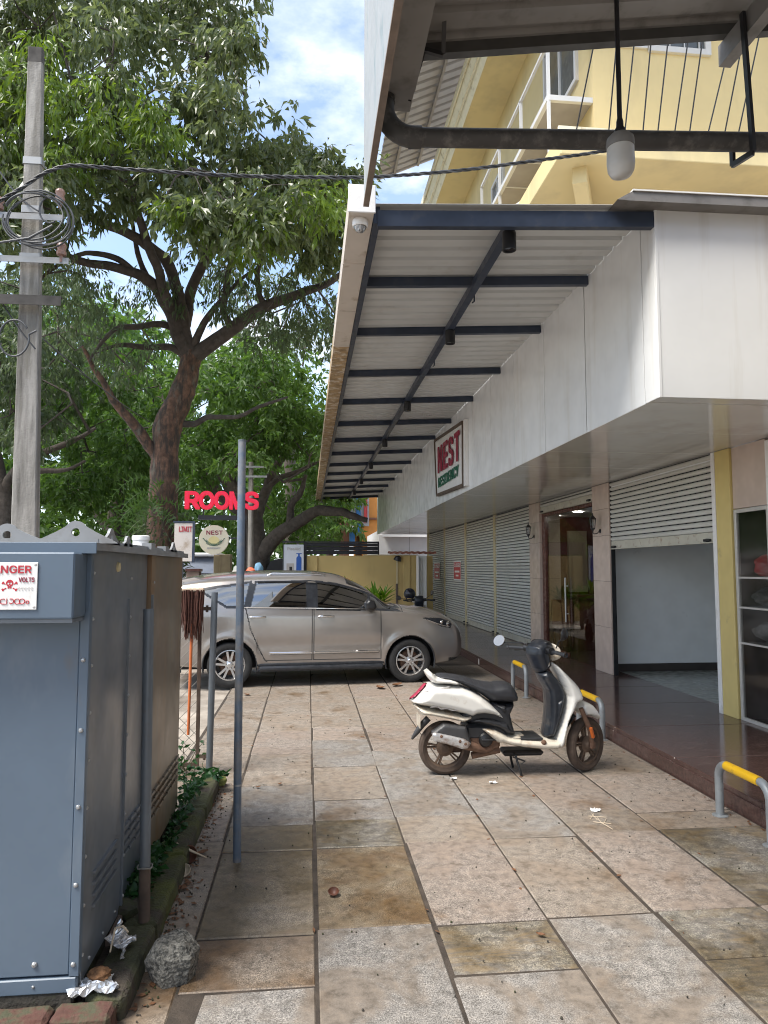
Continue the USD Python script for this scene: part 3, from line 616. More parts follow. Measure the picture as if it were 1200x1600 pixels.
part('lock_rail', box(FX + 0.045, FX + 0.062, 12.62, 13.79, PL + .02, .25), 'dark_wood', door)
desk = thing('reception_desk', 'dark red wooden reception desk inside the lobby', 'desk', (6.1, 14.1, PL))
part('front', box(5.35, 6.8, 13.85, 14.4, PL, 1.18, .01), 'red_wood', desk)
part('counter', box(5.30, 6.85, 13.8, 14.42, 1.182, 1.24, .008), 'dark_wood', desk)
ch = thing('lobby_chair', 'low dark wooden chair inside the lobby door', 'chair', (5.05, 13.75, PL))
part('seat', box(4.82, 5.26, 13.5, 13.94, .60, .66, .01), 'pink_tile', ch)
part('backrest', box(4.82, 5.26, 13.9, 13.95, .662, 1.15, .01), 'red_wood', ch)
for a in (4.84, 5.20):
    for b in (13.54, 13.88):
        part('leg', box(a, a + .04, b, b + .04, PL, .598), 'dark_wood', ch)
for i, (x, y) in enumerate(((5.05, 13.0), (5.0, 14.1))):
    c_ = single('ceiling_light', lathe([(0.001, 2.825), (.08, 2.825), (.10, 2.839)], (x, y, 0), n=20), 'lamp_glow', ['small lit ceiling light inside the lobby nearer the right pillar', 'small lit ceiling light deeper behind the glass door'][i], 'light', 'lights in the lobby ceiling')
# display case at the right end of the facade
part('upper_panel', box(FX + 0.0, FX + 0.05, 6.82, 7.415, 2.42, SOF - .002, .004), 'pink_tile', bld, label='pinkish board above the glass show case')
case = part('show_case', cat_([box(FX - 0.01, FX + 0.03, 7.36, 7.40, PL, 2.41, .003), box(FX - 0.01, FX + 0.03, 6.80, 6.84, PL, 2.41, .003), box(FX - 0.01, FX + 0.03, 6.84, 7.36, 2.37, 2.41, .003), box(FX - 0.01, FX + 0.03, 6.84, 7.36, PL, PL + .035, .003)]), 'aluminium', bld, label='narrow glass show case in a white metal frame')
for z0, z1 in ((PL + .035, .96), (.98, 1.34), (1.36, 1.66), (1.68, 2.37)):
    part('pane', box(FX + 0.006, FX + 0.011, 6.845, 7.355, z0, z1), 'dusty_glass', case)
for z in (.97, 1.35, 1.67):
    part('shelf', box(FX - 0.008, FX + 0.42, 6.842, 7.358, z - .01, z + .01, .002), 'aluminium', case)
part('case_back', cat_([box(FX + .45, FX + .47, 6.8, 7.4, PL, 2.4), box(FX + .03, FX + .45, 7.40, 7.41, PL, 2.4), box(FX + .03, FX + .45, 6.79, 6.8, PL, 2.4), box(FX + .03, FX + .45, 6.8, 7.4, 2.4, 2.41)]), 'case_grey', case)
part('white_frame', cat_([box(FX - .03, FX + .05, 6.70, 6.79, PL, SOF - .03, .004), box(FX - .03, FX + .05, 5.3, 5.4, PL, SOF - .03, .004)]), 'gutter_white', bld)
part('street_wall', box(FX + .02, FX + .3, -9, 5.29, -.05, 5.2), 'cream_wall', bld)
part('frosted_pane', box(FX + .0, FX + .01, 5.4, 6.70, PL, SOF - .03), 'gutter_white', bld)
def lump(c, r, seed, amp=.3, sq=(1, 1, 1)):
    s = trimesh.creation.icosphere(3); s.vertices *= (1 + amp * 2 * (meshkit.fbm(s.vertices * 1.7 + seed, 4, seed) - .5))[:, None]; s.vertices *= np.array(sq) * r; s.apply_translation(c); return s
single('red_bag', lump((FX + .22, 7.2, 1.80), .13, 3, .35, (1, .8, .85)), 'red_plastic', 'crumpled red bag on the top shelf of the glass show case', 'bag', smooth=True)
single('grey_bundle', lump((FX + .2, 7.1, 1.47), .17, 5, .4, (1, 1.2, .6)), 'grey_bundle', 'grey bundle on the middle shelf of the glass show case', 'bundle', smooth=True)
single('grey_bundle', lump((FX + .2, 7.1, 1.10), .18, 8, .4, (1, 1.2, .6)), 'grey_bundle', 'dark bundle on the lower shelf of the glass show case', 'bundle', smooth=True)
single('red_board', box(FX + .10, FX + .16, 6.86, 6.98, PL + .04, .90, .01), 'red_plastic', 'upright red board at the bottom of the glass show case', 'board')

# wall lanterns
def lantern(base, sgn, label):
    b = np.array(base)
    small = lambda m: trimesh.Trimesh((np.asarray(m.vertices) - b) * .76 + b, m.faces, process=False)
    t = thing('wall_lantern', label, 'lantern', base, group='black lanterns on the tiled pillars')
    c = b + np.array([-0.16, 0, 0.02])
    part('wall_plate', small(lathe([(.045, 0), (.045, .012), (.02, .025)], b, (-1, 0, 0), 16)), 'black_metal', t)
    part('arm', small(tube([b + (-.02, 0, 0), b + (-.07, 0, -.05), b + (-.13, 0, -.06), c + (0, 0, -.06)], .009, 8)), 'black_metal', t, smooth=True)
    part('cap', small(lathe([(.001, .36), (.012, .34), (.012, .31), (.03, .29), (.075, .235), (.08, .225), (.07, .225)], c, n=6)), 'black_metal', t)
    part('glass', small(lathe([(.045, .04), (.066, .222)], c, n=6)), 'lantern_glass', t)
    part('frame', small(cat_([tube([c + np.array([.046 * math.cos(a), .046 * math.sin(a), .035]), c + np.array([.068 * math.cos(a), .068 * math.sin(a), .226])], .005, 5) for a in np.linspace(0, 2 * np.pi, 6, endpoint=False)])), 'black_metal', t)
    part('bulb', small(lathe([(.001, .18), (.018, .15), (.02, .11), (.01, .06)], c, n=10)), 'lamp_glass', t)
    part('base', small(lathe([(.05, .045), (.05, .03), (.025, 0), (.012, -.03), (.008, -.07)], c, n=8)), 'black_metal', t)
lantern((FX - .035, 14.30, 2.42), 1, 'small black wall lantern on the tiled pillar left of the lobby door')
lantern((FX - .035, 10.95, 2.36), 1, 'small black wall lantern on the tiled pillar right of the lobby door')

# ================================================================== AWNING
aw = thing('awning', 'navy steel framed awning with grey sheet roof along the white fascia', 'awning', (FASX, 5.2, 4.4))
AX0, AX1 = 0.50, FASX
zu = lambda x: 4.41 + (4.52 - 4.41) * (x - AX0) / (AX1 - AX0)          # underside of the rafters
ray_ys = [5.22, 6.55, 7.98, 9.75, 11.45, 13.25, 14.98, 16.75, 18.6, 20.4, 22.2, 24.0, 25.8, 27.6]
for i, y in enumerate(ray_ys):
    h = 0.125 if i == 0 else 0.085; lo_ = 0.07 if i == 0 else 0.0
    part('rafter', beam((AX0, y, zu(AX0) + h / 2 - lo_), (AX1 + (0.05 if i == 0 else -0.003), y, zu(AX1) + h / 2 - lo_), 0.06, h), 'navy_steel', aw, label='front rafter of the awning, deeper than the rest' if i == 0 else None)
part('purlin', box(1.53, 1.60, 5.26, 27.6, zu(1.57) - .035, zu(1.57) + .04), 'navy_steel', aw)
part('edge_beam', box(AX0 - .03, AX0 + .02, 5.20, 27.7, zu(AX0) - .045, zu(AX0) + .09), 'navy_steel', aw)
def corrugated(y0, y1, pitch, rise, x0, x1, zf, th=0.004, flat=.62):
    """Trapezoid ribbed sheet; the ribs run along x and the sheet slopes with zf(x)."""
    Y, Z = [], []
    y = y0
    while y < y1 - 1e-6:
        for t, r in ((0, 0), (flat, 0), (flat + .08, 1), (.92, 1)):
            if y + t * pitch <= y1: Y.append(y + t * pitch); Z.append(r * rise)
        y += pitch
    Y.append(y1 + .004); Z.append(0.0); Y, Z = np.array(Y), np.array(Z)
    P = np.stack([np.stack([np.full_like(Y, x), Y, Z + zf(x)], 1) for x in (x0, x1)])
    return thick(P, (0, 0, th))
for a, b in zip(ray_ys[:-1], ray_ys[1:]):
    part('roof_sheet', corrugated(a + (0 if a > 5.3 else -.06), b, 0.20, 0.036, AX0 - .05, AX1 - .002, lambda x: zu(x) + .088), 'roof_sheet', aw)
gy = [5.08] + list(np.arange(6.0, 27.8, 1.15)) + [27.8]
for i, (a, b) in enumerate(zip(gy[:-1], gy[1:])):
    m_ = 'gutter_metal' if a < 8.2 else 'gutter_rust'
    part('gutter_segment', cat_([box(0.29, 0.455, a, b - .006, 4.385, 4.397), box(0.28, 0.29, a, b - .006, 4.385, 4.575), box(0.455, 0.465, a, b - .006, 4.385, 4.575), box(.276, .467, b - .03, b - .006, 4.377, 4.385)]), m_, aw)
part('gutter_end', box(0.272, 0.475, 5.062, 5.08, 4.378, 4.59, .004), 'gutter_white', aw)
for k, y in enumerate((5.36, 7.74, 11.2, 14.6, 17.9, 21.2, 24.4)):
    lab = ['nearest black cylinder downlight under the awning', 'second black cylinder downlight under the awning', 'third black cylinder downlight under the awning', 'fourth black cylinder downlight under the awning',
           'fifth black cylinder downlight under the awning', 'last but one black cylinder downlight under the awning', 'farthest black cylinder downlight under the awning'][k]
    zc = zu(1.57) - .035
    t = thing('downlight', lab, 'downlight', (1.565, y, zc), group='black downlights under the awning purlin')
    part('housing', lathe([(.001, 0), (.052, 0), (.055, -.01), (.055, -.15), (.047, -.15), (.045, -.13), (.001, -.13)], (1.565, y, zc), n=24), 'black_metal', t, smooth=40)
    part('lens', lathe([(.001, -.140), (.044, -.142), (.044, -.134)], (1.565, y, zc), n=20), 'mirror_face', t)
for y in (6.75, 9.0, 12.6):
    part('hook', tube([(1.61, y, zu(1.57)), (1.61, y, zu(1.57) - .07), (1.59, y, zu(1.57) - .085)], .008, 6), 'navy_steel', aw)
cl = thing('dome_camera', 'small white dome camera under the front end of the gutter', 'camera', (.37, 5.2, 4.385))
part('housing', lathe([(.001, 0), (.055, 0), (.06, -.02), (.058, -.05), (.05, -.055)], (.37, 5.2, 4.384), n=24), 'gutter_white', cl, smooth=40)
part('dome', lathe([(.046, -.052), (.04, -.075), (.025, -.092), (.001, -.098)], (.37, 5.2, 4.384), n=20), 'headlight', cl, smooth=True)

# shop sign on the fascia
sg = thing('shop_sign', 'tilted white shop sign with red and green lettering on the fascia', 'sign', (FASX, 13.3, 3.2))
P0, P1, P2, P3 = (14.72, 4.44), (11.98, 4.28), (11.98, 3.19), (14.5, 3.27)
part('board', prism([P0, P1, P2, P3], .05, ((0, 1, 0), (0, 0, 1), (-1, 0, 0), (FASX - .004, 0, 0))), 'sign_white', sg)
qq = [np.array(p) for p in (P0, P1, P2, P3)]
for a, b in zip(qq, qq[1:] + qq[:1]):
    part('frame_bar', beam((FASX - .045, *a), (FASX - .045, *b), .055, .06, (1, 0, 0)), 'sign_frame', sg)
part('return', box(FASX - .06, FASX, 11.80, 11.94, 3.16, 4.30, .003), 'gutter_white', sg)
for k, chh in enumerate('NEST'):
    part('letter', text(chh, .50, .018, (FASX - .074, 14.28 - .56 * k, 3.70 - .01 * k), (0, -1, 0), (0, 0, 1), True, .40), 'letter_maroon', sg)
part('lettering', text('RESIDENCY', .19, .012, (FASX - .066, 14.28, 3.40), (0, -1, 0), (0, 0, 1), True, 1.95), 'letter_green', sg)

# red notices on the far shutters
for (y0, y1, z0, z1, lab) in ((26.1, 24.95, 1.36, 1.98, 'red and white notice on the farthest shutter'), (22.55, 21.45, 1.40, 2.0, 'red and white notice on the shutter next to the farthest')):
    t = thing('notice', lab, 'notice', (FX - .03, y1, z0), group='red notices on the shutters')
    part('sheet', box(FX - .030, FX - .026, y1, y0, z0, z1), 'sign_white', t)
    part('print', box(FX - .034, FX - .0305, y1 + .05, y0 - .05, z0 + .04, z1 - .04), 'notice_red', t)
    part('white_lettering', cat_([text('CLOSED', .11, .003, (FX - .037, y0 - .1, z1 - .19), (0, -1, 0), (0, 0, 1), True, abs(y0 - y1) - .22), box(FX - .037, FX - .035, y1 + .2, y0 - .2, z0 + .24, z0 + .30), box(FX - .037, FX - .035, y1 + .35, y0 - .35, z0 + .12, z0 + .17)]), 'sign_white', t)

# handrails along the step
def rail(y0, y1, x, zt, label):
    t = thing('hand_rail', label, 'rail', (x, y0, 0), group='short yellow and grey bars along the step')
    r = .029
    def arc(sy, yy):
        return [(x, yy, 0), (x, yy, zt - .11)] + [(x, yy + sy * .10 * (1 - math.cos(a)), zt - .11 + .10 * math.sin(a)) for a in np.linspace(.2, np.pi / 2, 6)]
    for nm, sy, yy in (('post', 1, y0), ('post', -1, y1)):
        part('post', tube(arc(sy, yy), r, 16), 'rail_grey', t, smooth=50)
        part('foot_plate', lathe([(.055, 0), (.055, .006), (.03, .012)], (x, yy, 0), n=14), 'rail_grey', t)
    part('bar', cyl((x, y0 + .10, zt - .01), (x, y1 - .10, zt - .01), r + .003, 16), 'rail_yellow', t, smooth=50)
rail(4.44, 5.02, 2.96, .385, 'nearest short yellow-topped grey bar at the right edge')
rail(7.30, 7.95, 3.05, .40, 'short yellow-topped grey bar behind the front wheel of the scooter')
rail(9.75, 10.4, 3.00, .42, 'farthest short yellow-topped grey bar behind the scooter')
for y in (13.0, 19.5):
    part('white_mark', box(3.118, 3.124, y, y + .05, .02, .12), 'sign_white', floor)

# ================================================================== OVERHEAD CANOPY (the roof the photographer stands under)
cp = thing('overhead_canopy', 'dark ribbed sheet canopy on steel beams above the foreground', 'canopy', (2.7, 4.1, 4.6))
CY1, BX = 4.10, 0.37
cz = lambda x: 4.91 + 0.150 * (x - 0.55)
part('roof_sheet', corrugated(-9.0, CY1, 0.21, 0.03, 0.42, 4.4, lambda x: cz(x)), 'canopy_sheet', cp)
for y in (CY1 - .03, 3.15, 1.7, .2, -1.4, -3, -4.6, -6.2, -7.8):
    part('rafter', beam((0.46, y, cz(.46) - .035), (4.4, y, cz(4.4) - .035), .06, .07), 'canopy_steel', cp)
part('side_beam', box(2.62, 2.70, -9, CY1 + .05, cz(2.66) - .22, cz(2.66) - .08), 'canopy_sheet', cp)
part('box_gutter', cat_([box(0.42, .60, -9, 4.02, 4.60, 4.612), box(.60, .612, -9, 4.02, 4.60, 4.86), box(.42, .60, 4.008, 4.02, 4.612, 4.86), box(.43, .62, 4.06, 4.30, 4.66, 4.88)]), 'canopy_sheet', cp)
part('wall_bracket', cat_([beam((.50, 4.0, 4.89), (.78, 4.0, 4.83), .025, .025), beam((.78, 4.0, 4.84), (.74, 3.7, 5.12), .025, .025), beam((.50, 4.0, 4.89), (.62, 3.8, 5.1), .03, .02), beam((.66, 4.0, 4.85), (.60, 4.2, 4.67), .02, .04)]), 'black_metal', cp)
bl = part('edge_board', box(BX, BX + .03, -9.05, 4.84, 4.325, 6.1, .004), 'blade_white', cp, label='tall white board along the outer edge of the canopy')
part('board_lip', box(BX - .004, BX + .036, -9.05, 4.845, 4.305, 4.325), 'blade_lip', cp)

# drain pipe under the canopy
a0, a1 = at_y(600, 214, 4.18), at_y(1240, 223, 3.93)
pp = thing('drain_pipe', 'grey drain pipe hanging across under the canopy', 'pipe', tuple(a1))
el = []
d_ = (a1 - a0) / np.linalg.norm(a1 - a0)
R_ = .19
for t in np.linspace(0, np.pi / 2, 9):
    el.append(a0 + d_ * R_ * (1 - math.sin(t)) * -1 + np.array([0, 0, 1]) * R_ * (1 - math.cos(t)) + d_ * R_)
el = [a0 + d_ * (R_ - R_ * math.sin(t)) + np.array([0, 0, R_ * (1 - math.cos(t))]) for t in np.linspace(0, np.pi / 2, 9)]
top = el[-1] + np.array([0, 0, .20])
part('pipe', tube([a0 + d_ * .14, a1], .057, 24), 'pipe_grey', pp, smooth=50)
part('elbow', tube([el[0] + d_ * .02] + el + [top], .063, 24), 'pipe_grey', pp, smooth=50)
part('collar', cyl(a0 + d_ * .15, a0 + d_ * .23, .066, 24), 'pipe_grey', pp, smooth=50); part('collar', cyl(el[-1] + (0, 0, .03), el[-1] + (0, 0, .1), .069, 24), 'pipe_grey', pp, smooth=50)
h0, h1, h2 = at_y(1160, 20, 3.85), at_y(1177, 238, 3.85), at_y(1145, 258, 4.05)
part('hanger', cat_([beam(h0, h1, .02, .035, (0, 1, 0)), beam(h1, h2, .02, .035), beam(h2, h2 + np.array([0, 0, .12]), .02, .035, (0, 1, 0))]), 'black_metal', pp)

# hanging well-glass lamp
LX, LY = 1.59, 3.4
hl = thing('hanging_lamp', 'frosted glass jar lamp hanging on a black rod', 'lamp', (LX, LY, 4.0))
part('rod', cyl((LX, LY, 4.02), (LX, LY, cz(LX) + .02), .0125, 12), 'black_metal', hl)
part('gland', lathe([(.0125, .11), (.018, .09), (.019, .06), (.028, .045), (.03, .0)], (LX, LY, 3.99), n=16), 'black_metal', hl, smooth=40)
part('cap', lathe([(.001, .02), (.05, .015), (.068, -.005), (.072, -.03), (.071, -.055), (.06, -.056)], (LX, LY, 3.99), n=32), 'lamp_cap', hl, smooth=40)
part('jar', lathe([(.068, -.05), (.070, -.14), (.066, -.175), (.052, -.2), (.028, -.212), (.001, -.215)], (LX, LY, 3.99), n=32), 'lamp_glass', hl, smooth=True)

# ================================================================== HOTEL BEHIND
ht = thing('hotel_building', 'tall yellow hotel block with deep eaves and projecting balconies behind the shops', 'building', (4.65, 10.9, 4.6))
HX, HY, HE = 4.65, 10.9, 12.9
part('side_wall', box(HX, HX + .3, HY, 26, 4.62, HE + .4), 'hotel_yellow', ht)
part('front_wall', box(HX + .0, 13, HY - .0, HY + .3, 4.62, HE + .4), 'hotel_yellow', ht) if False else part('front_wall', box(HX + .3, 13, HY, HY + .3, 4.62, HE + .4), 'hotel_yellow', ht)
part('corner_rib', box(HX - .004, HX + .3, HY - .004, HY, 4.62, HE), 'hotel_yellow', ht)
part('eave_soffit', box(3.80, HX, 8.8, 26.5, HE, HE + .12), 'hotel_yellow', ht)
part('eave_soffit', box(HX, 13, 8.8, HY, HE, HE + .12), 'hotel_yellow', ht)
part('eave_band', prism([(3.80, HE - .02), (3.58, HE + .55), (3.58, HE + .80), (3.80, HE + .80)], 17.7, ((1, 0, 0), (0, 0, 1), (0, -1, 0), (0, 26.5, 0))), 'hotel_cream', ht)
part('eave_groove', cat_([beam((3.70 - .03, 8.8, HE + .20), (3.70 - .03, 26.5, HE + .20), .03, .03), beam((3.59 - .02, 8.8, HE + .5), (3.59 - .02, 26.5, HE + .5), .03, .03)]), 'hotel_cream', ht)
zr = lambda x: 13.95 + .46 * (x - 2.1)
part('pitched_roof', corrugated(8.6, 21.6, .34, .06, 2.05, 7.0, zr), 'hotel_grey', ht)
for x in (2.6, 3.35):
    part('roof_purlin', beam((x, 8.6, zr(x) - .05), (x, 21.5, zr(x) - .05), .07, .07), 'hotel_grey', ht)
# projecting slab round the corner at first floor level
SZ = 7.98
part('slab_front', box(3.52, 13, 9.42, HY, SZ - .34, SZ, .01), 'hotel_yellow', ht)
part('slab_side', box(3.52, HX, HY, 26, SZ - .34, SZ, .01), 'hotel_yellow', ht)
part('slab_rim', box(3.48, 13, 9.38, 9.42, SZ - .02, SZ + .05, .005), 'hotel_cream', ht)
part('slab_bracket', beam((3.9, 9.7, SZ - .45), (4.5, 10.85, SZ - .75), .2, .35), 'hotel_yellow', ht)
part('pipe', tube([(4.3, HY - .1, 7.15), (9.5, HY - .1, 6.75), (9.5, HY - .1, 4.7)], .05, 10), 'hotel_yellow', ht, smooth=50)
part('pipe', tube([(4.3, HY - .12, 6.95), (9.2, HY - .12, 6.55)], .035, 10), 'hotel_yellow', ht, smooth=50)
part('pipe', tube([(8.0, HY - .06, SZ), (8.0, HY - .06, 12.9)], .06, 10), 'hotel_yellow', ht, smooth=50)
s0, s1 = at_y(925, 247, 10.5), at_x(806, 326, 3.7)
part('strut', beam(s0, s1, .1, .1), 'hotel_white', ht)
# front windows
z0 = at_y(1060, 86, HY)[2]
fx0, fx1 = at_y(1012, 70, HY)[0], at_y(1108, 70, HY)[0]
wx0 = at_y(905, 80, HY)[0]
w1 = part('window', cat_([box(fx0, fx0 + .1, HY - .06, HY, z0, z0 + 1.5), box(fx1 - .1, fx1, HY - .06, HY, z0, z0 + 1.5), box(fx0 + .1, fx1 - .1, HY - .06, HY, z0, z0 + .1), box(fx0 + .1, fx1 - .1, HY - .06, HY, z0 + 1.4, z0 + 1.5)]), 'hotel_white', ht)
part('pane', box(fx0 + .1, fx1 - .1, HY - .02, HY - .012, z0 + .1, z0 + 1.4), 'window_dark', w1)
part('grille', cat_([box(fx0 + .1, fx1 - .1, HY - .05, HY - .04, z0 + .1 + .22 * k, z0 + .12 + .22 * k) for k in range(1, 6)] + [box(fx0 + .1 + .26 * k, fx0 + .115 + .26 * k, HY - .052, HY - .038, z0 + .1, z0 + 1.4) for k in range(1, 4)]), 'hotel_white', w1)
w2 = part('window', box(wx0, fx0 - .02, HY - .04, HY, z0 + .05, z0 + .12), 'hotel_white', ht)
for k in range(4):
    xa = wx0 + (fx0 - .02 - wx0) * k / 4; xb = wx0 + (fx0 - .02 - wx0) * (k + 1) / 4
    part('pane', box(xa + .02, xb - .02, HY - .03, HY - .015, z0 + .12, z0 + 1.5), 'curtain', w2)
    part('mullion', box(xb - .02, xb + .02, HY - .045, HY, z0 + .12, z0 + 1.5), 'hotel_white', w2)
# side windows, cages and air conditioners along the street side
def side_window(y0, y1, z0, z1):
    w = part('window', cat_([box(HX - .06, HX, y0, y0 + .08, z0, z1), box(HX - .06, HX, y1 - .08, y1, z0, z1), box(HX - .06, HX, y0 + .08, y1 - .08, z0, z0 + .08), box(HX - .06, HX, y0 + .08, y1 - .08, z1 - .08, z1)]), 'hotel_white', ht)
    part('pane', box(HX - .02, HX - .012, y0 + .08, y1 - .08, z0 + .08, z1 - .08), 'window_dark', w)
    part('mullion', box(HX - .05, HX - .02, (y0 + y1) / 2 - .03, (y0 + y1) / 2 + .03, z0 + .08, z1 - .08), 'hotel_white', w)
side_window(11.5, 13.2, 10.3, 12.0)
side_window(16.2, 17.3, 10.3, 11.5)
side_window(17.9, 18.6, 10.4, 11.4)
side_window(11.6, 13.4, 8.3, 9.2)
side_window(21.0, 23.5, 9.0, 10.3)
def cage(y0, y1, z0, z1, x0):
    c = part('balcony_ledge', box(x0, HX, y0, y1, z0, z0 + .05), 'hotel_grey', ht)
    bars = [beam((x0, y0, z0 + .03), (x0, y1, z0 + .03), .07, .09), beam((x0, y0, z0 + .03), (HX, y0, z0 + .03), .07, .09), beam((x0, y0, z1), (x0, y1, z1), .05, .05), beam((x0, y0, z1), (HX, y0, z1), .05, .05)]
    n = int((y1 - y0) / 1.5)
    for k in range(n + 1):
        yy = y0 + (y1 - y0) * k / max(n, 1)
        bars.append(beam((x0, yy, z0 - .9 if k % 2 == 0 else z0), (x0, yy, z1), .05, .05, (0, 1, 0)))
    part('rail', cat_(bars), 'hotel_white', c)
    for k in range(1, int((y1 - y0) / .9)):
        part('joint', box(x0 + .02, HX, y0 + .9 * k, y0 + .9 * k + .03, z0 - .012, z0), 'hotel_white', c)
cage(10.95, 15.5, 9.50, 10.5, 3.90)
cage(18.6, 23.4, 8.9, 9.9, 3.85)
cage(16.3, 18.0, 8.6, 9.5, 3.95)
def aircon(name, c, axis, label):
    t = thing('air_conditioner', label, 'air conditioner', c)
    c = np.array(c)
    if axis == 'y':
        part('case', box(c[0], c[0] + .75, c[1], c[1] + .3, c[2], c[2] + .55, .02), 'gutter_white', t)
        part('fan_ring', lathe([(.21, 0), (.235, .02), (.21, .02)], c + (.3, -.02, .28), (0, 1, 0), 24), 'gutter_white', t)
        part('fan', cat_([lathe([(.001, 0), (.2, 0)], c + (.3, -.006, .28), (0, -1, 0), 24)]), 'black_metal', t)
    else:
        part('case', box(c[0], c[0] + .3, c[1], c[1] + .75, c[2], c[2] + .55, .02), 'gutter_white', t)
        part('fan', lathe([(.001, 0), (.2, 0)], c + (-.006, .35, .28), (-1, 0, 0), 24), 'black_metal', t)
p_ = at_y(1086, 318, HY - .6)
aircon('a', (p_[0], HY - .4, p_[2] - .33), 'y', 'white air conditioner against the yellow wall above the shop roof')
aircon('b', (4.2, 18.3, 8.95), 'x', 'white air conditioner on the white ledge of the yellow hotel')
# stay wires fixed to the rim of the slab
for k, (x0, y0, x1, y1) in enumerate([(888, 60 + 30, 857, 118 + 40), (930, 60, 900, 158), (961, 95, 950, 162), (992, 56, 975, 164), (1018, 56, 1003, 167), (1045, 52, 1026, 169), (1077, 50, 1052, 171), (1098, 60, 1075, 173), (1146, 44, 1103, 176), (1160, 66, 1129, 178), (1185, 62, 1150, 180)]):
    if k == 0: continue
    b = at_y(x1, y1, 9.36); b[2] = SZ - .01
    d = at_y(x0, y0, 8.9) - b; 
    top_ = b + d * 2.1
    single('stay_wire', tube([b, top_], .011, 5), 'black_metal', ['', 'thin dark stay wire left of the hanging lamp rod', 'thin dark stay wire just behind the lamp rod', 'first thin stay wire right of the lamp rod', 'second thin stay wire right of the lamp rod', 'third thin stay wire right of the lamp rod',
        'thin stay wire crossing the left side of the hotel window', 'thin stay wire crossing the right side of the hotel window', 'thin stay wire right of the hotel window, most slanted', 'thin stay wire next but one left of the pipe hanger', 'thin stay wire beside the pipe hanger'][k], 'wire', 'stay wires on the hotel slab')

# ================================================================== PARKED CAR
car = thing('parked_car', 'bronze-grey people carrier parked across the paving with its nose to the shops', 'car', (-1.22, 11.86, 0), 5.0, local=True)
XK = [-1.0, -.93, -.6, 0, .6, 1.2, 1.6, 2.06, 2.5, 2.8, 3.1, 3.33, 3.47, 3.545, 3.575]
def row(vals): return PchipInterpolator(XK, vals)
Wm = row([.80, .88, .97, 1, 1, 1, 1, 1, 1, .99, .965, .91, .85, .78, .72])
zb = row([.50, .38, .30, .27, .26, .26, .26, .26, .26, .26, .26, .28, .31, .37, .45])
z5 = row([1.10, 1.17, 1.18, 1.175, 1.165, 1.15, 1.14, 1.125, 1.10, 1.06, 1.01, .93, .85, .75, .65])
z6 = row([1.14, 1.31, 1.455, 1.55, 1.575, 1.565, 1.52, 1.395, 1.125, 1.085, 1.035, .953, .87, .765, .66])
z7 = row([1.20, 1.40, 1.54, 1.615, 1.64, 1.63, 1.59, 1.44, 1.155, 1.11, 1.06, .972, .885, .775, .67])
z8 = row([1.24, 1.46, 1.61, 1.69, 1.715, 1.71, 1.67, 1.49, 1.20, 1.15, 1.095, .995, .905, .79, .68])
z9 = row([1.26, 1.49, 1.64, 1.715, 1.74, 1.735, 1.695, 1.515, 1.215, 1.165, 1.11, 1.01, .915, .80, .69])
y6 = row([.74, .735, .735, .735, .735, .73, .73, .745, .815, .82, .82, .82, .82, .82, .82])
y7 = row([.64, .65, .66, .66, .66, .66, .66, .68, .745, .74, .74, .74, .74, .74, .74])
xs = np.linspace(-1.0, 3.575, 340)
vk = np.array([0, .08, .2, .38, .50, .58, .76, .82, .92, 1.0])
nv = 150
vv = np.linspace(0, 1, nv)
P = np.zeros((len(xs), nv, 3))
for i, x in enumerate(xs):
    w = float(Wm(x)); b, f5 = float(zb(x)), float(z5(x)); H_ = f5 - b
    ky = np.array([.70, .855, .895, .915, .907, .88, float(y6(x)), float(y7(x)), .38, 0]) * w
    kz = np.array([b + .0, b + .02, b + .21 * H_, b + .58 * H_, b + .84 * H_, f5, float(z6(x)), float(z7(x)), float(z8(x)), float(z9(x))])
    kz = np.maximum.accumulate(kz + np.arange(10) * 1e-5)
    P[i, :, 1] = PchipInterpolator(vk, ky)(vv); P[i, :, 2] = PchipInterpolator(vk, kz)(vv)
    s = np.clip((x - 2.5) / 1.0, 0, 1); s = s * s * (3 - 2 * s)
    rb = np.clip((-.4 - x) / .6, 0, 1)
    P[i, :, 0] = x + (.16 * s - .10 * rb) * (1 - (P[i, :, 1] / .92) ** 2)
# flare over the wheel arches, crease along the doors
for cx in (0, 2.75):
    d = np.hypot(P[..., 0] - cx, P[..., 2] - .335)
    P[..., 1] += np.where(P[..., 2] < 1.0, .018 * np.exp(-((d - .41) / .07) ** 2), 0) * (P[..., 1] > .5)
P[..., 1] -= .012 * np.exp(-((P[..., 2] - .62) / .09) ** 2) * (P[..., 1] > .6) * ((P[..., 0] > .4) & (P[..., 0] < 2.3))
C = (P[:-1, :-1] + P[1:, :-1] + P[1:, 1:] + P[:-1, 1:]) / 4
VV = np.broadcast_to((vv[:-1] + vv[1:]) / 2, C.shape[:2])
pts2 = shapely.points(C[..., [0, 2]].reshape(-1, 2)).reshape(C.shape[:2])
inp = lambda poly, b=0.0: shapely.contains(Polygon(poly).buffer(b, join_style=2), pts2) & side
side = (VV > .05) & (VV < .80)
wins = dict(fw=[(1.31, 1.17), (1.31, 1.545), (1.6, 1.508), (1.98, 1.405), (2.09, 1.36), (2.09, 1.15)], fq=[(2.13, 1.15), (2.13, 1.34), (2.49, 1.135)],
            rw=[(.30, 1.195), (.38, 1.545), (1.13, 1.55), (1.13, 1.18)], rq=[(-.42, 1.435), (.27, 1.54), (.19, 1.20), (-.05, 1.205)])
glass = np.zeros(C.shape[:2], bool); frame = glass.copy()
for k, p in wins.items():
    glass |= inp(p); frame |= inp(p, .035)
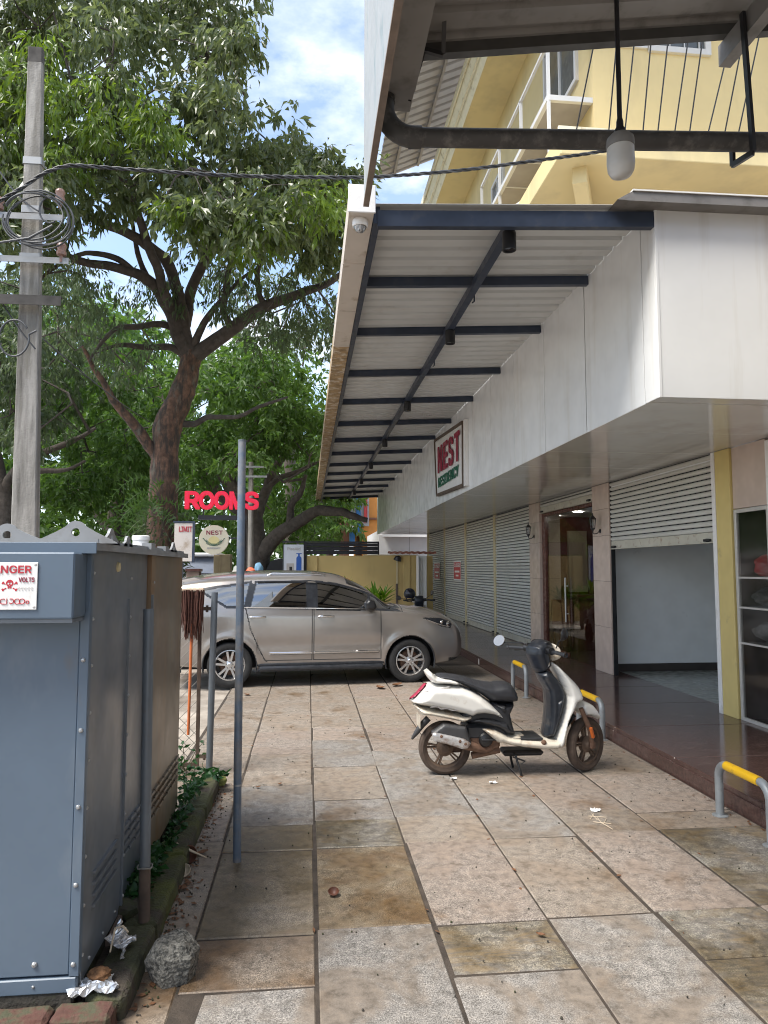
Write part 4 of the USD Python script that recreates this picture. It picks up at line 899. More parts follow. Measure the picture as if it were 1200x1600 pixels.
frame |= inp([(1.1, 1.18), (1.1, 1.55), (1.34, 1.55), (1.34, 1.16)]); frame |= inp([(.16, 1.2), (.25, 1.54), (.4, 1.54), (.32, 1.2)])
frame &= ~glass
screen = (VV > .79) & (C[..., 0] > 1.80) & (C[..., 0] < 2.56) & (C[..., 2] > 1.17)
sedge = (VV > .77) & (C[..., 0] > 1.76) & (C[..., 0] < 2.62) & (C[..., 2] > 1.14) & ~screen & (VV > .80)
lamp = inp([(2.93, 1.0), (3.26, .985), (3.46, .92), (3.44, .82), (3.27, .85), (3.10, .935)])
grille = (C[..., 0] > 3.49) & (C[..., 2] < .86) & (C[..., 2] > .40) & (VV > .05) | ((C[..., 0] > 3.40) & (C[..., 2] < .36) & (VV > .05))
grille &= (C[..., 1] < .56) | (C[..., 2] < .36)
arch = np.zeros_like(glass)
for cx in (0, 2.75):
    arch |= (np.hypot(C[..., 0] - cx, C[..., 2] - .335) < .395) & (VV < .5)
fd = [(1.245, .385), (1.245, 1.17), (1.31, 1.55), (2.1, 1.37), (2.285, 1.13), (2.285, .385)]
rd = [(.52, .385), (.40, .62), (.29, .88), (.22, 1.18), (.3, 1.55), (1.225, 1.55), (1.225, .385)]
def seam(poly):
    return (shapely.distance(Polygon(poly).exterior, pts2) < .0075) & side & (VV < .6)
gap = seam(fd) | seam(rd) | ((np.abs(C[..., 0] - 2.62 - .1 * (1 - C[..., 1])) < .009) & (VV > .60) & (C[..., 2] < 1.2)) | ((np.abs(VV - .60) < .0035) & (C[..., 0] > 2.6) & (C[..., 0] < 3.3))
gap &= ~(glass | frame)
label_ = np.zeros(C.shape[:2], int)
label_[inp(fd)] = 1; label_[inp(rd)] = 2
label_[gap] = 3; label_[frame | sedge] = 4; label_[glass] = 5; label_[screen] = 6; label_[lamp] = 7; label_[grille] = 8; label_[arch] = -1
idx = np.arange(len(xs) * nv).reshape(len(xs), nv)
quads = np.stack([idx[:-1, :-1], idx[1:, :-1], idx[1:, 1:], idx[:-1, 1:]], -1)
def car_piece(mask, mirror):
    q = quads[mask]; V = P.reshape(-1, 3).copy(); V[:, 1] *= -1
    F = np.vstack([q[:, [0, 1, 2]], q[:, [0, 2, 3]]])
    if mirror: V[:, 1] *= -1; F = F[:, ::-1]
    m = trimesh.Trimesh(V, F, process=False); m.remove_unreferenced_vertices(); return m
end = [P[-1], P[0]]
caps = []
for e in end:
    ring_ = np.vstack([e * (1, -1, 1), e[::-1]]); c = ring_.mean(0); n = len(ring_); k = np.arange(n)
    caps.append(trimesh.Trimesh(np.vstack([ring_, c]), np.vstack([np.stack([k, (k + 1) % n, np.full(n, n)], 1), np.stack([(k + 1) % n, k, np.full(n, n)], 1)]), process=False))
both_ = lambda m: cat_([car_piece(m, False), car_piece(m, True)])
part('body', both_(label_ == 0), 'car_paint', car, smooth=40)
for nm, v in (('front_door', 1), ('rear_door', 2)):
    for mir in (False, True):
        part(nm, car_piece(label_ == v, mir), 'car_paint', car, smooth=40)
part('door_seal', both_(label_ == 3), 'dark_gap', car)
part('window_frame', both_(label_ == 4), 'car_trim', car, smooth=40)
for k, p in wins.items():
    for mir in (False, True):
        part('window', car_piece(inp(p) & (label_ == 5), mir), 'car_glass', car, smooth=True)
part('windscreen', both_(label_ == 6), 'car_glass', car, smooth=True)
for mir in (False, True):
    part('headlight', car_piece(label_ == 7, mir), 'car_trim', car, smooth=True)
    sgn = 1 if mir else -1
    part('lamp_reflector', cat_([trimesh.Trimesh(*arr(moved(q_, (0, 0, 0))), process=False) for q_ in (lathe([(.001, .02), (.03, .014), (.042, 0)], (3.38, sgn * .842, .895), (.55, sgn * .83, .1), 18), lathe([(.001, .02), (.02, .014), (.03, 0)], (3.27, sgn * .872, .925), (.35, sgn * .93, .1), 16))]), 'chrome', car, smooth=True)
    part('lamp_strip', tube([(3.02, sgn * .897, .965), (3.18, sgn * .89, .905), (3.30, sgn * .873, .868), (3.40, sgn * .845, .845)], .008, 6), 'chrome', car, smooth=True)
part('grille', cat_([both_(label_ == 8), caps[0]]), 'car_black', car, smooth=40)
part('tailgate', caps[1], 'car_paint', car)
part('interior', cat_([box(-.85, 2.35, -.66, .66, .3, 1.08), box(-.9, 3.3, -.6, .6, .25, .85), box(.95, 1.1, -.6, -.12, 1.0, 1.42, .05), box(.95, 1.1, .12, .6, 1.0, 1.42, .05), box(-.05, .1, -.6, .6, 1.0, 1.4, .05), tube([(1.75, -.55, 1.08), (1.68, -.36, 1.22), (1.75, -.17, 1.08)], .016, 6)]), 'car_cabin', car)
for cx in (0, 2.75):
    for s in (-1, 1):
        a = np.linspace(-.28, np.pi + .28, 40)
        part('arch_liner', cat_([tube([(cx + .395 * math.cos(t), s * .895, .335 + .395 * math.sin(t)) for t in a], .012, 6),
                                 sheet(np.stack([np.stack([cx + .40 * np.cos(a), np.full_like(a, y), .335 + .40 * np.sin(a)], -1) for y in (s * .9, s * .55)]))]), 'car_trim', car)
def wheel(cx, s):
    c = np.array((cx, s * .80, .335)); ax = (0, s, 0)
    w = part('wheel', lathe([(.215, -.11), (.29, -.115), (.322, -.105), (.335, -.08), (.335, .06), (.325, .095), (.30, .112), (.262, .115), (.228, .098), (.222, .07)], c, ax, 56), 'tyre', car, smooth=35)
    part('rim', cat_([lathe([(.224, .085), (.226, .10), (.214, .102), (.204, .088), (.198, .04), (.196, -.08)], c, ax, 48)]), 'alloy', w, smooth=35)
    part('brake', lathe([(.001, .02), (.14, .02), (.155, .0), (.155, -.03)], c, ax, 30), 'engine_rust', w)
    part('backing', lathe([(.001, -.06), (.198, -.05)], c, ax, 30), 'car_black', w)
    sp = []
    for k in range(5):
        for o in (-.16, .16):
            a = k * 2 * np.pi / 5 + .3
            def pt(r, b, d): return c + np.array((r * math.cos(b), s * d, r * math.sin(b)))
            p, q = pt(.055, a + o * 1.4, .082), pt(.205, a + o * 1.35, .088)
            sp.append(beam(p, q, .032, .02, (0, s, 0)))
    part('spokes', cat_(sp), 'alloy', w)
    part('hub', lathe([(.001, .10), (.026, .10), (.034, .092), (.07, .082), (.072, .05)], c, ax, 24), 'alloy', w, smooth=30)
    part('nuts', cat_([cyl(c + np.array((.05 * math.cos(a), s * .08, .05 * math.sin(a))), c + np.array((.05 * math.cos(a), s * .09, .05 * math.sin(a))), .008, 8) for a in np.linspace(.3, 2 * np.pi + .3, 5, endpoint=False)]), 'car_black', w)
for cx in (0, 2.75):
    for s in (-1, 1): wheel(cx, s)
for s in (-1, 1):
    part('side_step', cat_([box(.42, 2.32, s * .80, s * .965, .235, .31, .025), box(.40, 2.34, s * .78, s * .90, .305, .345, .01)]), 'car_trim', car)
    yo = lambda x: s * .902
    part('door_moulding', cat_([box(.58, 1.225, s * .885, s * .917, .475, .512, .008), box(1.245, 2.26, s * .885, s * .917, .475, .512, .008)]), 'chrome', car)
    part('window_sill_trim', beam((.2, s * .884, 1.183), (2.1, s * .886, 1.143), .012, .014), 'chrome', car)
    for hx in (.40, 1.43):
        part('door_handle', tube([(hx - .12, s * .905, 1.035), (hx - .09, s * .935, 1.04), (hx + .07, s * .935, 1.042), (hx + .12, s * .905, 1.04)], [.012, .017, .017, .012], 10), 'chrome', car, smooth=True)
    part('mirror', cat_([moved(pillow([(2.02, 1.13), (2.00, 1.25), (2.06, 1.31), (2.16, 1.28), (2.2, 1.17), (2.14, 1.12)], .10, .05), (0, s * 1.02, 0)), box(2.09, 2.17, s * .86, s * .98, 1.12, 1.16, .01)]), 'car_black', car, smooth=50)
    part('roof_rail', tube([(.55, s * .60, 1.655), (.62, s * .60, 1.69), (1.35, s * .60, 1.68), (1.45, s * .60, 1.645)], .014, 8), 'chrome', car, smooth=True)
    part('fog_lamp', lathe([(.001, .012), (.04, .01), (.05, 0)], (3.36, s * .80, .60), (.65, s * .76, 0), 20), 'headlight', car)
    part('mud_flap', box(-.46, -.43, s * .70, s * .90, .16, .42, .005), 'car_black', car)
    part('rain_guard', tube([(.40, s * .765, 1.565), (1.2, s * .762, 1.58), (1.65, s * .772, 1.522), (2.05, s * .79, 1.405)], .011, 6), 'car_trim', car, smooth=True)

# ================================================================== SCOOTER
sc = thing('scooter', 'dirty white scooter on its stand beside the step', 'scooter', (1.19, 6.26, 0), -1.0, local=True)
R5 = lambda pts: [((u / 6.667 - 55) / 180, (189 - v / 6.667) / 180) for u, v in pts]
R6 = lambda pts: [((85 + u / 6.316) / 180, (229 - v / 6.316) / 180) for u, v in pts]
def sp_(name, poly, w, mat, edge=.05, off=0.0, rot=0.0, at=(0, 0, 0), parent=sc, res=.011, lab=None, flat=0.0):
    m = pillow(poly, w, edge, res, flat=flat)
    if off: m.apply_translation((0, off, 0))
    if rot: m = turned(m, rot, (0, 0, 1), at)
    return part(name, m, mat, parent, smooth=60, label=lab)
tail = lambda x, z: .16 + .02 * (1 - min(max((x + .25) / .5, 0), 1)) * 0 + .03 * min(max((x + .1) / .4, 0), 1)
sp_('rear_body', R5([(10, 512), (60, 470), (130, 395), (200, 322), (330, 318), (430, 335), (520, 342), (640, 388), (740, 445), (830, 515), (930, 608), (1008, 708), (940, 690), (860, 655), (760, 640), (690, 645), (640, 668), (560, 640), (400, 602), (200, 562), (100, 545)]), .195, 'scooter_white', .07)
part('body_creases', cat_([tube([(*(lambda q: (q[0], -.150 - .05 * k, q[1]))(R5([pt])[0]),) for pt, k in zip(pts, ks)], .004, 5) for pts, ks in (([(120, 455), (210, 395), (300, 360), (390, 340)], (-.55, .1, .3, .1)), ([(100, 400), (180, 385), (270, 372), (330, 350)], (-.6, -.1, .2, .2)))]), 'letter_grey', sc)
sp_('lower_body', R5([(20, 522), (100, 548), (200, 566), (400, 606), (560, 642), (625, 632), (655, 668), (600, 700), (540, 722), (430, 695), (300, 668), (200, 650), (110, 642), (60, 580)]), .188, 'scooter_cream', .05)
sp_('tail_light', R5([(0, 500), (60, 470), (130, 400), (190, 330), (150, 330), (70, 420), (0, 480)]), .05, 'letter_maroon', .03)
sp_('grab_rail', R5([(165, 215), (200, 193), (225, 212), (265, 252), (400, 268), (480, 292), (530, 332), (470, 335), (390, 325), (260, 318), (215, 300), (180, 250)]), .165, 'scooter_white', .03, flat=.55)
sp_('seat', R5([(270, 250), (300, 232), (350, 227), (450, 236), (560, 258), (700, 300), (800, 320), (870, 328), (960, 316), (1020, 325), (1075, 350), (1120, 415), (1140, 480), (1130, 520), (1100, 530), (960, 528), (850, 520), (760, 455), (640, 388), (520, 335), (380, 300), (290, 290)]), .165, 'seat_vinyl', .07)
sp_('inner_body', R5([(700, 420), (850, 525), (1105, 530), (1090, 580), (1055, 650), (1075, 740), (1105, 860), (1000, 860), (900, 810), (740, 760), (560, 725), (500, 650), (600, 500)]), .125, 'scooter_black', .05)
sp_('side_cover', R5([(640, 665), (700, 648), (800, 648), (900, 675), (1010, 712), (1080, 850), (1000, 848), (900, 790), (780, 755), (700, 735), (560, 722)]), .165, 'scooter_black', .05)
sp_('underseat_panel', R5([(840, 525), (1000, 530), (990, 640), (960, 640), (900, 580)]), .168, 'scooter_black', .04)
# floor board and leg shield
fb = R5([(728, 785), (745, 768), (800, 770), (870, 782), (940, 815), (1000, 852), (1060, 862), (1200, 868)]) + R6([(200, 1085), (400, 1100), (560, 1108), (590, 1110), (605, 1170), (560, 1205), (430, 1207), (250, 1185), (100, 1160), (0, 1130)]) + R5([(900, 930), (830, 880)])
sp_('floor_board', fb, .18, 'scooter_cream', .045, flat=.35)
part('foot_mat', box(.30, .83, -.15, .15, R6([(300, 1094)])[0][1] - .004, R6([(300, 1088)])[0][1] + .004, .003), 'scooter_black', sc)
sp_('leg_shield', R6([(525, 378), (545, 366), (600, 400), (640, 440), (700, 498), (745, 545), (790, 600), (820, 655), (835, 715), (815, 740), (770, 760), (740, 830), (705, 890), (675, 955), (635, 1140), (600, 1190), (555, 1195), (548, 1110), (580, 1020), (610, 940), (650, 800), (672, 690), (655, 620), (610, 520), (560, 440)]), .19, 'scooter_white', .045, flat=.25)
sp_('headlight', R6([(650, 470), (690, 500), (760, 590), (800, 670), (770, 660), (710, 600), (665, 520)]), .150, 'headlight', .03)
sp_('inner_shield', R6([(400, 480), (470, 430), (540, 470), (600, 540), (655, 630), (672, 690), (650, 800), (610, 935), (550, 1100), (450, 1095), (475, 960), (490, 800), (480, 640), (430, 560)]), .135, 'scooter_navy', .05, flat=.2)
sp_('glove_box', R6([(540, 740), (600, 700), (660, 705), (640, 800), (600, 920), (550, 1080), (530, 1000), (535, 850)]), .150, 'scooter_navy', .04)
part('panel_badge', cat_([tube([(*(lambda q: (q[0], -.172, q[1]))(R5([p])[0]),) for p in pts], .0045, 5) for pts in ([(190, 540), (260, 535), (300, 560), (360, 555), (420, 578), (480, 572)], [(310, 520), (290, 490)], [(330, 520), (325, 480)], [(350, 520), (365, 475)], [(375, 530), (400, 495)])]), 'letter_grey', sc)
# steering head, turned away to the left
A_ = R6([(470, 420)])[0]; HA = (A_[0] + .03, 0, 0); ST = 26
sp_('handlebar_cover', R6([(300, 210), (350, 170), (420, 140), (480, 150), (530, 175), (520, 240), (480, 290), (490, 350), (440, 455), (390, 470), (360, 430), (320, 350), (290, 290)]), .105, 'scooter_navy', .06, rot=ST, at=HA)
sp_('front_cowl', R6([(520, 178), (545, 182), (580, 210), (605, 260), (600, 320), (570, 355), (520, 365), (490, 330), (478, 290), (515, 245)]), .14, 'scooter_cream', .05, rot=ST, at=HA)
sp_('speedometer', R6([(380, 165), (430, 140), (480, 152), (470, 200), (400, 200)]), .10, 'car_black', .02, rot=ST, at=HA)
HZ = R6([(430, 250)])[0][1]; HX_ = R6([(420, 250)])[0][0]
def hb(p): return trimesh.transform_points([p], trimesh.transformations.rotation_matrix(math.radians(ST), [0, 0, 1], HA))[0]
for s, nm in ((1, 'far'), (-1, 'near')):
    part('grip', cat_([tube([hb((HX_, s * .10, HZ - .01)), hb((HX_ - .02, s * .22, HZ)), hb((HX_ - .05, s * .34, HZ - .005))], [.017, .018, .017], 12), lathe([(.022, 0), (.022, .02)], hb((HX_ - .05, s * .345, HZ - .005)), hb((HX_ - .05, s * .36, HZ)) - hb((HX_ - .05, s * .34, HZ)), 12)]), 'scooter_black', sc, smooth=50)
    part('switch_pod', tube([hb((HX_ - .005, s * .11, HZ + .005)), hb((HX_ - .02, s * .17, HZ + .005))], .032, 12), 'car_black', sc, smooth=40)
    part('brake_lever', tube([hb((HX_ + .05, s * .14, HZ)), hb((HX_ + .03, s * .22, HZ - .015)), hb((HX_ + .0, s * .33, HZ - .03))], .007, 6), 'car_black', sc, smooth=True)
m1 = R6([(125, 220)])[0]
mp = np.array((m1[0], .36, m1[1] + .02))
part('mirror_stem', tube([hb((HX_ + .02, .16, HZ + .03)), hb((HX_ - .03, .2, HZ + .05)), mp + (.03, 0, -.02)], .006, 6), 'car_black', sc, smooth=True)
mm = part('mirror', turned(lathe([(.001, -.035), (.035, -.03), (.056, -.008), (.058, .004), (.054, .004)], (0, 0, 0), n=28), 0), 'car_black', sc, smooth=40) if False else None
def mirror(c, nrm, sx):
    t = lathe([(.001, -.035), (.035, -.03), (.056, -.008), (.058, .004), (.054, .005)], (0, 0, 0), n=28)
    f = lathe([(.001, .003), (.053, .003)], (0, 0, 0), n=28); f.invert()
    u, w, d = basis(nrm); A = np.eye(4); A[:3, 0], A[:3, 1], A[:3, 2], A[:3, 3] = u, w, d, c
    for q in (t, f): q.apply_scale((sx, 1, 1)); q.apply_transform(A)
    k = part('mirror', t, 'car_black', sc, smooth=40); part('mirror_glass', f, 'mirror_face', k)
mirror(mp, (-.55, -.62, .42), 1.0)
m2 = R6([(548, 35)])[0]
mirror(np.array((m2[0] + .02, -.30, m2[1] - .03)), (-.75, .62, .15), .9)
part('mirror_stem', tube([hb((HX_ + .04, -.16, HZ + .03)), (m2[0] - .01, -.26, HZ + .09), (m2[0] + .015, -.295, m2[1] - .06)], .006, 6), 'car_black', sc, smooth=True)
part('cables', cat_([tube([hb((HX_ + .05, -.05, HZ - .02)), hb((HX_ + .07, -.06, HZ - .13)), hb((HX_ + .02, -.03, HZ - .2))], .006, 6), tube([hb((HX_, .06, HZ - .04)), hb((HX_ - .03, .05, HZ - .15)), hb((HX_ + .03, .02, HZ - .22))], .006, 6)]), 'cable_black', sc, smooth=True)
# front wheel, fork, mudguard
FC = np.array((1.255, 0, .229)); FT = 33
def swheel(c, turn, r, parent, w=.045):
    def tt(m): return turned(m, turn, (0, 0, 1), c)
    t = part('tyre', tt(lathe([(r - .058, -w * .75), (r - .03, -w), (r - .01, -w * .8), (r, -w * .35), (r, w * .35), (r - .01, w * .8), (r - .03, w), (r - .058, w * .75)], c, (0, -1, 0), 48)), 'dirty_tyre', parent, smooth=35)
    part('rim', tt(cat_([lathe([(r - .056, -.03), (r - .07, -.026), (r - .074, 0), (r - .07, .026), (r - .056, .03)], c, (0, -1, 0), 40)])), 'muddy_alloy', t, smooth=40)
    sp = []
    for k in range(5):
        a = k * 2 * np.pi / 5 + .5
        for o in (-.10, .10):
            sp.append(beam(c + (.03 * math.cos(a + o * 2), 0, .03 * math.sin(a + o * 2)), c + ((r - .068) * math.cos(a + o), 0, (r - .068) * math.sin(a + o)), .014, .03, (0, 1, 0)))
    part('spokes', tt(cat_(sp)), 'muddy_alloy', t)
    part('hub', tt(lathe([(.001, -.06), (.03, -.055), (.05, -.03), (.072, -.02), (.072, .02), (.05, .03), (.03, .055), (.001, .06)], c, (0, -1, 0), 28)), 'muddy_alloy', t, smooth=30)
swheel(FC, FT, .229, sc)
turnF = lambda m: turned(m, FT, (0, 0, 1), FC)
part('fork', turnF(cat_([tube([FC + (0, -.075, 0), FC + (-.045, -.085, .14), FC + (-.13, -.06, .33)], [.02, .022, .02], 12), tube([FC + (0, .075, 0), FC + (-.045, .085, .14), FC + (-.13, .06, .33)], [.02, .022, .02], 12), box(FC[0] - .03, FC[0] + .035, -.09, -.06, FC[2] - .03, FC[2] + .03, .01)])), 'engine_rust', sc, smooth=45)
part('reflector', turnF(beam(FC + (-.03, -.107, .075), FC + (-.065, -.110, .165), .022, .02)), 'orange_lens', sc)
mg = pillow(R6([(735, 815), (770, 770), (800, 752), (850, 762), (905, 790), (950, 835), (985, 885), (1028, 965), (985, 945), (930, 920), (870, 905), (800, 900), (760, 860)]), .10, .04, .011)
part('front_mudguard', turned(moved(mg, (.03, 0, .0)), FT * .6, (0, 0, 1), FC), 'scooter_white', sc, smooth=60)
sp_('mudguard_skirt', R6([(640, 1140), (690, 950), (740, 850), (800, 905), (760, 930), (700, 1010), (660, 1120)]), .09, 'scooter_black', .03)
# rear wheel, engine, exhaust, stand
RC = np.array((0.0, 0, .225))
swheel(RC, 0, .225, sc, .05)
sp_('muffler', R5([(205, 790), (330, 708), (560, 742), (612, 905), (560, 960), (500, 955), (220, 850)]), .05, 'muffler_dark', .03, off=-.13, flat=.4)
sp_('muffler_shield', R5([(200, 800), (235, 788), (400, 825), (540, 860), (600, 905), (565, 955), (515, 960), (380, 915), (225, 872)]), .028, 'muffler_shield', .02, off=-.175, flat=.3)
part('muffler_bolts', cat_([lathe([(.001, .008), (.012, .006), (.014, 0)], (q[0], -.2, q[1]), (0, -1, 0), 10) for q in R5([(295, 825), (485, 878), (540, 905)])]), 'engine_rust', sc)
ex = [R5([p])[0] for p in [(560, 930), (660, 965), (760, 1000), (830, 975), (900, 945)]]
part('exhaust_pipe', tube([(q[0], -.13 + .02 * i, q[1]) for i, q in enumerate(ex)], [.045, .036, .03, .034, .028], 14), 'engine_rust', sc, smooth=True)
part('engine', cat_([box(*(np.array([R5([(560, 0)])[0][0], R5([(930, 0)])[0][0]])), -.10, .12, R5([(0, 990)])[0][1], R5([(0, 760)])[0][1], .02), lathe([(.001, .03), (.055, .028), (.06, 0)], (R5([(770, 890)])[0][0], -.10, R5([(770, 890)])[0][1]), (0, -1, 0), 24),
                     tube([(R5([(640, 1065)])[0][0], -.05, R5([(0, 1065)])[0][1]), (R5([(930, 1000)])[0][0], -.05, R5([(0, 1010)])[0][1])], .03, 10), box(-.05, .22, .04, .14, .16, .30, .03)]), 'engine_rust', sc, smooth=30)
part('fan_cover', lathe([(.001, .045), (.02, .045), (.05, .035), (.062, .02)], (R5([(770, 890)])[0][0], -.10, R5([(770, 890)])[0][1]), (0, -1, 0), 24), 'car_black', sc)
part('airbox', box(R5([(560, 0)])[0][0], R5([(1000, 0)])[0][0], -.11, .14, R5([(0, 900)])[0][1], R5([(0, 735)])[0][1], .03), 'scooter_black', sc, smooth=30)
part('stand', cat_([tube([(.60, -.10, .17), (.625, -.13, .06), (.64, -.14, .004)], .011, 8), tube([(.60, .10, .17), (.625, .13, .06), (.64, .14, .004)], .011, 8), tube([(.6, -.1, .17), (.6, .1, .17)], .011, 8), tube([(.57, -.11, .16), (.68, -.115, .12), (.64, -.12, .1)], .008, 6)]), 'car_black', sc, smooth=True)
part('underside', box(.50, .86, -.07, .10, .15, .20, .02), 'car_black', sc)
part('rear_mudguard', cat_([tube([(q[0], 0, q[1]) for q in R5([(200, 690), (130, 760), (70, 840), (25, 900)])], [.03, .028, .022, .01], 8)]), 'muffler_dark', sc, smooth=True)
part('number_plate', beam((*R5([(95, 650)])[0][:1], 0, R5([(95, 650)])[0][1]), (R5([(95, 770)])[0][0], 0, R5([(95, 770)])[0][1]), .20, .006, (1, 0, 0)), 'scooter_cream', sc)
part('indicator', cat_([lathe([(.001, .02), (.02, .012), (.024, 0)], (.83, -.165, R6([(530, 1120)])[0][1]), (0, -1, 0), 10)]), 'engine_rust', sc)

# ================================================================== METAL CABINET
KX, KY0, KY1, KT = -0.885, 3.06, 5.20, 1.855
cb = thing('metal_cabinet', 'big blue-grey metal transformer cabinet with a danger sign on its front', 'cabinet', (-1.7, 4.1, 0.115))
part('front_panel', box(-2.6, KX - .035, KY0, KY0 + .03, .18, KT, .004), 'cabinet_blue', cb)
part('base_rail', box(-2.6, KX - .005, KY0 - .006, KY0 + .03, .115, .172, .004), 'cabinet_blue', cb)
part('corner_strip', cat_([box(KX - .034, KX + .003, KY0 - .004, KY0 + .01, .174, KT, .002), box(KX - .01, KX + .003, KY0 + .01, KY0 + .035, .174, KT, .002)]), 'cabinet_blue', cb)
panels = [(KY0 + .038, 3.70, 'cabinet_side'), (3.715, 4.205, 'cabinet_side'), (4.22, KY1, 'cabinet_rusty')]
for k, (a, b, m_) in enumerate(panels):
    x = KX - (.022 if k == 1 else 0)
    part('side_panel', box(x - .03, x, a, b, .125, KT, .003), m_, cb, label='rust streaked rear side panel' if k == 2 else None)
part('edge_flange', cat_([box(KX - .003, KX + .012, 3.685, 3.70, .14, 1.62, .002), box(KX - .003, KX + .012, 4.222, 4.237, .14, 1.62, .002)]), 'cabinet_side', cb)
part('shell', cat_([box(-2.59, KX - .06, KY0 + .04, KY1 - .01, .12, KT - .01)]), 'dark_gap', cb)
part('back_panel', box(-2.6, KX, KY1, KY1 + .02, .12, KT), 'cabinet_rusty', cb)
bx = part('terminal_box', box(-2.4, KX - .015, KY0 - .16, KY0 - .004, 1.575, 1.832, .006), 'cabinet_blue', cb)
part('lower_lip', box(-2.4, KX - .02, KY0 - .15, KY0 - .006, 1.560, 1.574), 'cabinet_side', bx)
lid = part('lid', cat_([box(-2.7, KX + .03, KY0 - .05, KY1 + .05, KT + .004, KT + .016), box(-2.7, KX + .034, KY0 - .056, KY0 - .046, KT - .022, KT + .018), box(KX + .022, KX + .034, KY0 - .046, KY1 + .05, KT - .012, KT + .018)]), 'cabinet_lid', cb)
part('front_fascia', box(-2.71, KX + .038, KY0 - .062, KY0 - .057, KT - .026, KT + .02, .002), 'cabinet_blue', lid)
def lug(w, h):
    pts = [(-w, 0), (-w * .85, .015), (-w * .45, h * .55)] + [(.045 * math.cos(a), h - .04 + .045 * math.sin(a)) for a in np.linspace(2.6, .55, 9)] + [(w * .45, h * .55), (w * .85, .015), (w, 0)]
    return Polygon(pts).difference(Point(0, h - .042).buffer(.017))
zl = KT + .018
for px, w, h in ((116, .17, .088), (8, .16, .075), (-90, .16, .075)):
    x = at_y(px, 830, KY0)[0]
    part('lifting_lug', prism(lug(w, h), .012, ((1, 0, 0), (0, 0, 1), (0, -1, 0), (x, KY0 + .03, zl))), 'cabinet_lid', cb)
for y, w, h in ((3.32, .15, .07), (3.62, .09, .05), (4.82, .12, .062)):
    part('lifting_lug', prism(lug(w, h), .012, ((0, 1, 0), (0, 0, 1), (1, 0, 0), (KX - .0, y, zl))), 'cabinet_lid', cb)
for y, x in ((4.7, -1.25), (5.0, -1.6)):
    part('lifting_lug', prism(lug(.16, .09), .012, ((1, 0, 0), (0, 0, 1), (0, -1, 0), (x, y, zl))), 'cabinet_lid', cb)
part('lid_flange', cat_([box(-2.68, KX + .02, KY0 + .016, KY0 + .03, zl, zl + .02), box(KX - .0, KX + .012, KY0 + .03, KY1, zl, zl + .016), box(KX - .02, KX + .03, 4.05, 4.16, zl, zl + .035), box(KX - .02, KX + .03, 4.45, 4.55, zl, zl + .03)]), 'cabinet_lid', cb)
part('filler_cap', cat_([lathe([(.045, 0), (.045, .06)], (-.98, 4.35, zl), n=20), lathe([(.048, .06), (.05, .065), (.05, .085), (.044, .09), (.001, .09)], (-.98, 4.35, zl), n=20)]), 'gutter_white', cb, smooth=40)
bolts = []
def bolt(p, ax, r=.008):
    bolts.append(lathe([(.001, r * .9), (r * .6, r * .8), (r, r * .3), (r, 0)], p, ax, 8))
for z in (.22, .52, .82, 1.12, 1.40): bolt((KX - .018, KY0 - .004, z), (0, -1, 0), .010)
for x in (-1.05, -1.22): bolt((x, KY0, .225), (0, -1, 0), .012); bolt((x, KY0 - .006, .145), (0, -1, 0), .006)
for z in np.arange(.2, 1.75, .19): bolt((KX, 3.105, z + .03), (1, 0, 0)); bolt((KX + .012, 3.692, z), (1, 0, 0))
for z in np.arange(.25, 1.8, .24): bolt((KX - .022, 3.745, z), (1, 0, 0)); bolt((KX + .012, 4.23, z), (1, 0, 0))
for y in (3.2, 3.4, 3.6): bolt((KX, y, .17), (1, 0, 0))
for x in (-1.05, -1.3): bolt((x, KY0 - .08, 1.560), (0, 0, -1), .006)
part('bolts', cat_(bolts), 'bolt_zinc', cb, kind='stuff')
part('sight_plug', lathe([(.001, .012), (.02, .01), (.024, 0)], at_x(184, 886, KX), (1, 0, 0), 16), 'cream_pillar', cb)
for k in range(4):
    z = .50 - .045 * k
    part('louvre', cat_([beam((KX + .004, 3.22 + .03 * k * 0, z), (KX + .004, 3.58, z), .016, .012), box(KX - .001, KX + .0015, 3.22, 3.58, z - .018, z - .006)]), 'cabinet_side', cb)
for j in range(7):
    for k in range(4):
        y = 4.28 + .13 * j; z = .48 - .045 * k
        part('louvre', beam((KX + .005, y, z), (KX + .005, y + .11, z), .016, .014), 'cabinet_rusty', cb)
for j in range(3):
    for k in range(4):
        part('louvre', beam((KX - .017, 3.78 + .13 * j, .48 - .045 * k), (KX - .017, 3.78 + .13 * j + .11, .48 - .045 * k), .016, .014), 'cabinet_side', cb)
ds = part('danger_sign', box(-1.262, -1.034, KY0 - .166, KY0 - .162, 1.612, 1.793, .0015), 'sign_white', cb, label='white enamel danger sign with red lettering')
SY = KY0 - .168
part('title', text('DANGER', .028, .002, (-1.232, SY + .001, 1.752), (1, 0, 0), (0, 0, 1), True, .172), 'letter_red', ds)
part('unit', text('VOLTS', .017, .002, (-1.103, SY + .001, 1.718), (1, 0, 0), (0, 0, 1), True, .058), 'letter_maroon', ds)
sk = (-1.135, 1.705)
skull = Point(0, .008).buffer(.0135).union(shapely.box(-.007, -.012, .007, 0)).difference(shapely.union_all([Point(-.005, .007).buffer(.0038), Point(.005, .007).buffer(.0038), Point(0, -.001).buffer(.0018), shapely.box(-.0008, -.012, .0008, -.007)]))
bone = lambda a: shapely.affinity.rotate(shapely.union_all([shapely.box(-.028, -.002, .028, .002), Point(-.028, .002).buffer(.0035), Point(-.028, -.002).buffer(.0035), Point(.028, .002).buffer(.0035), Point(.028, -.002).buffer(.0035)]), a)

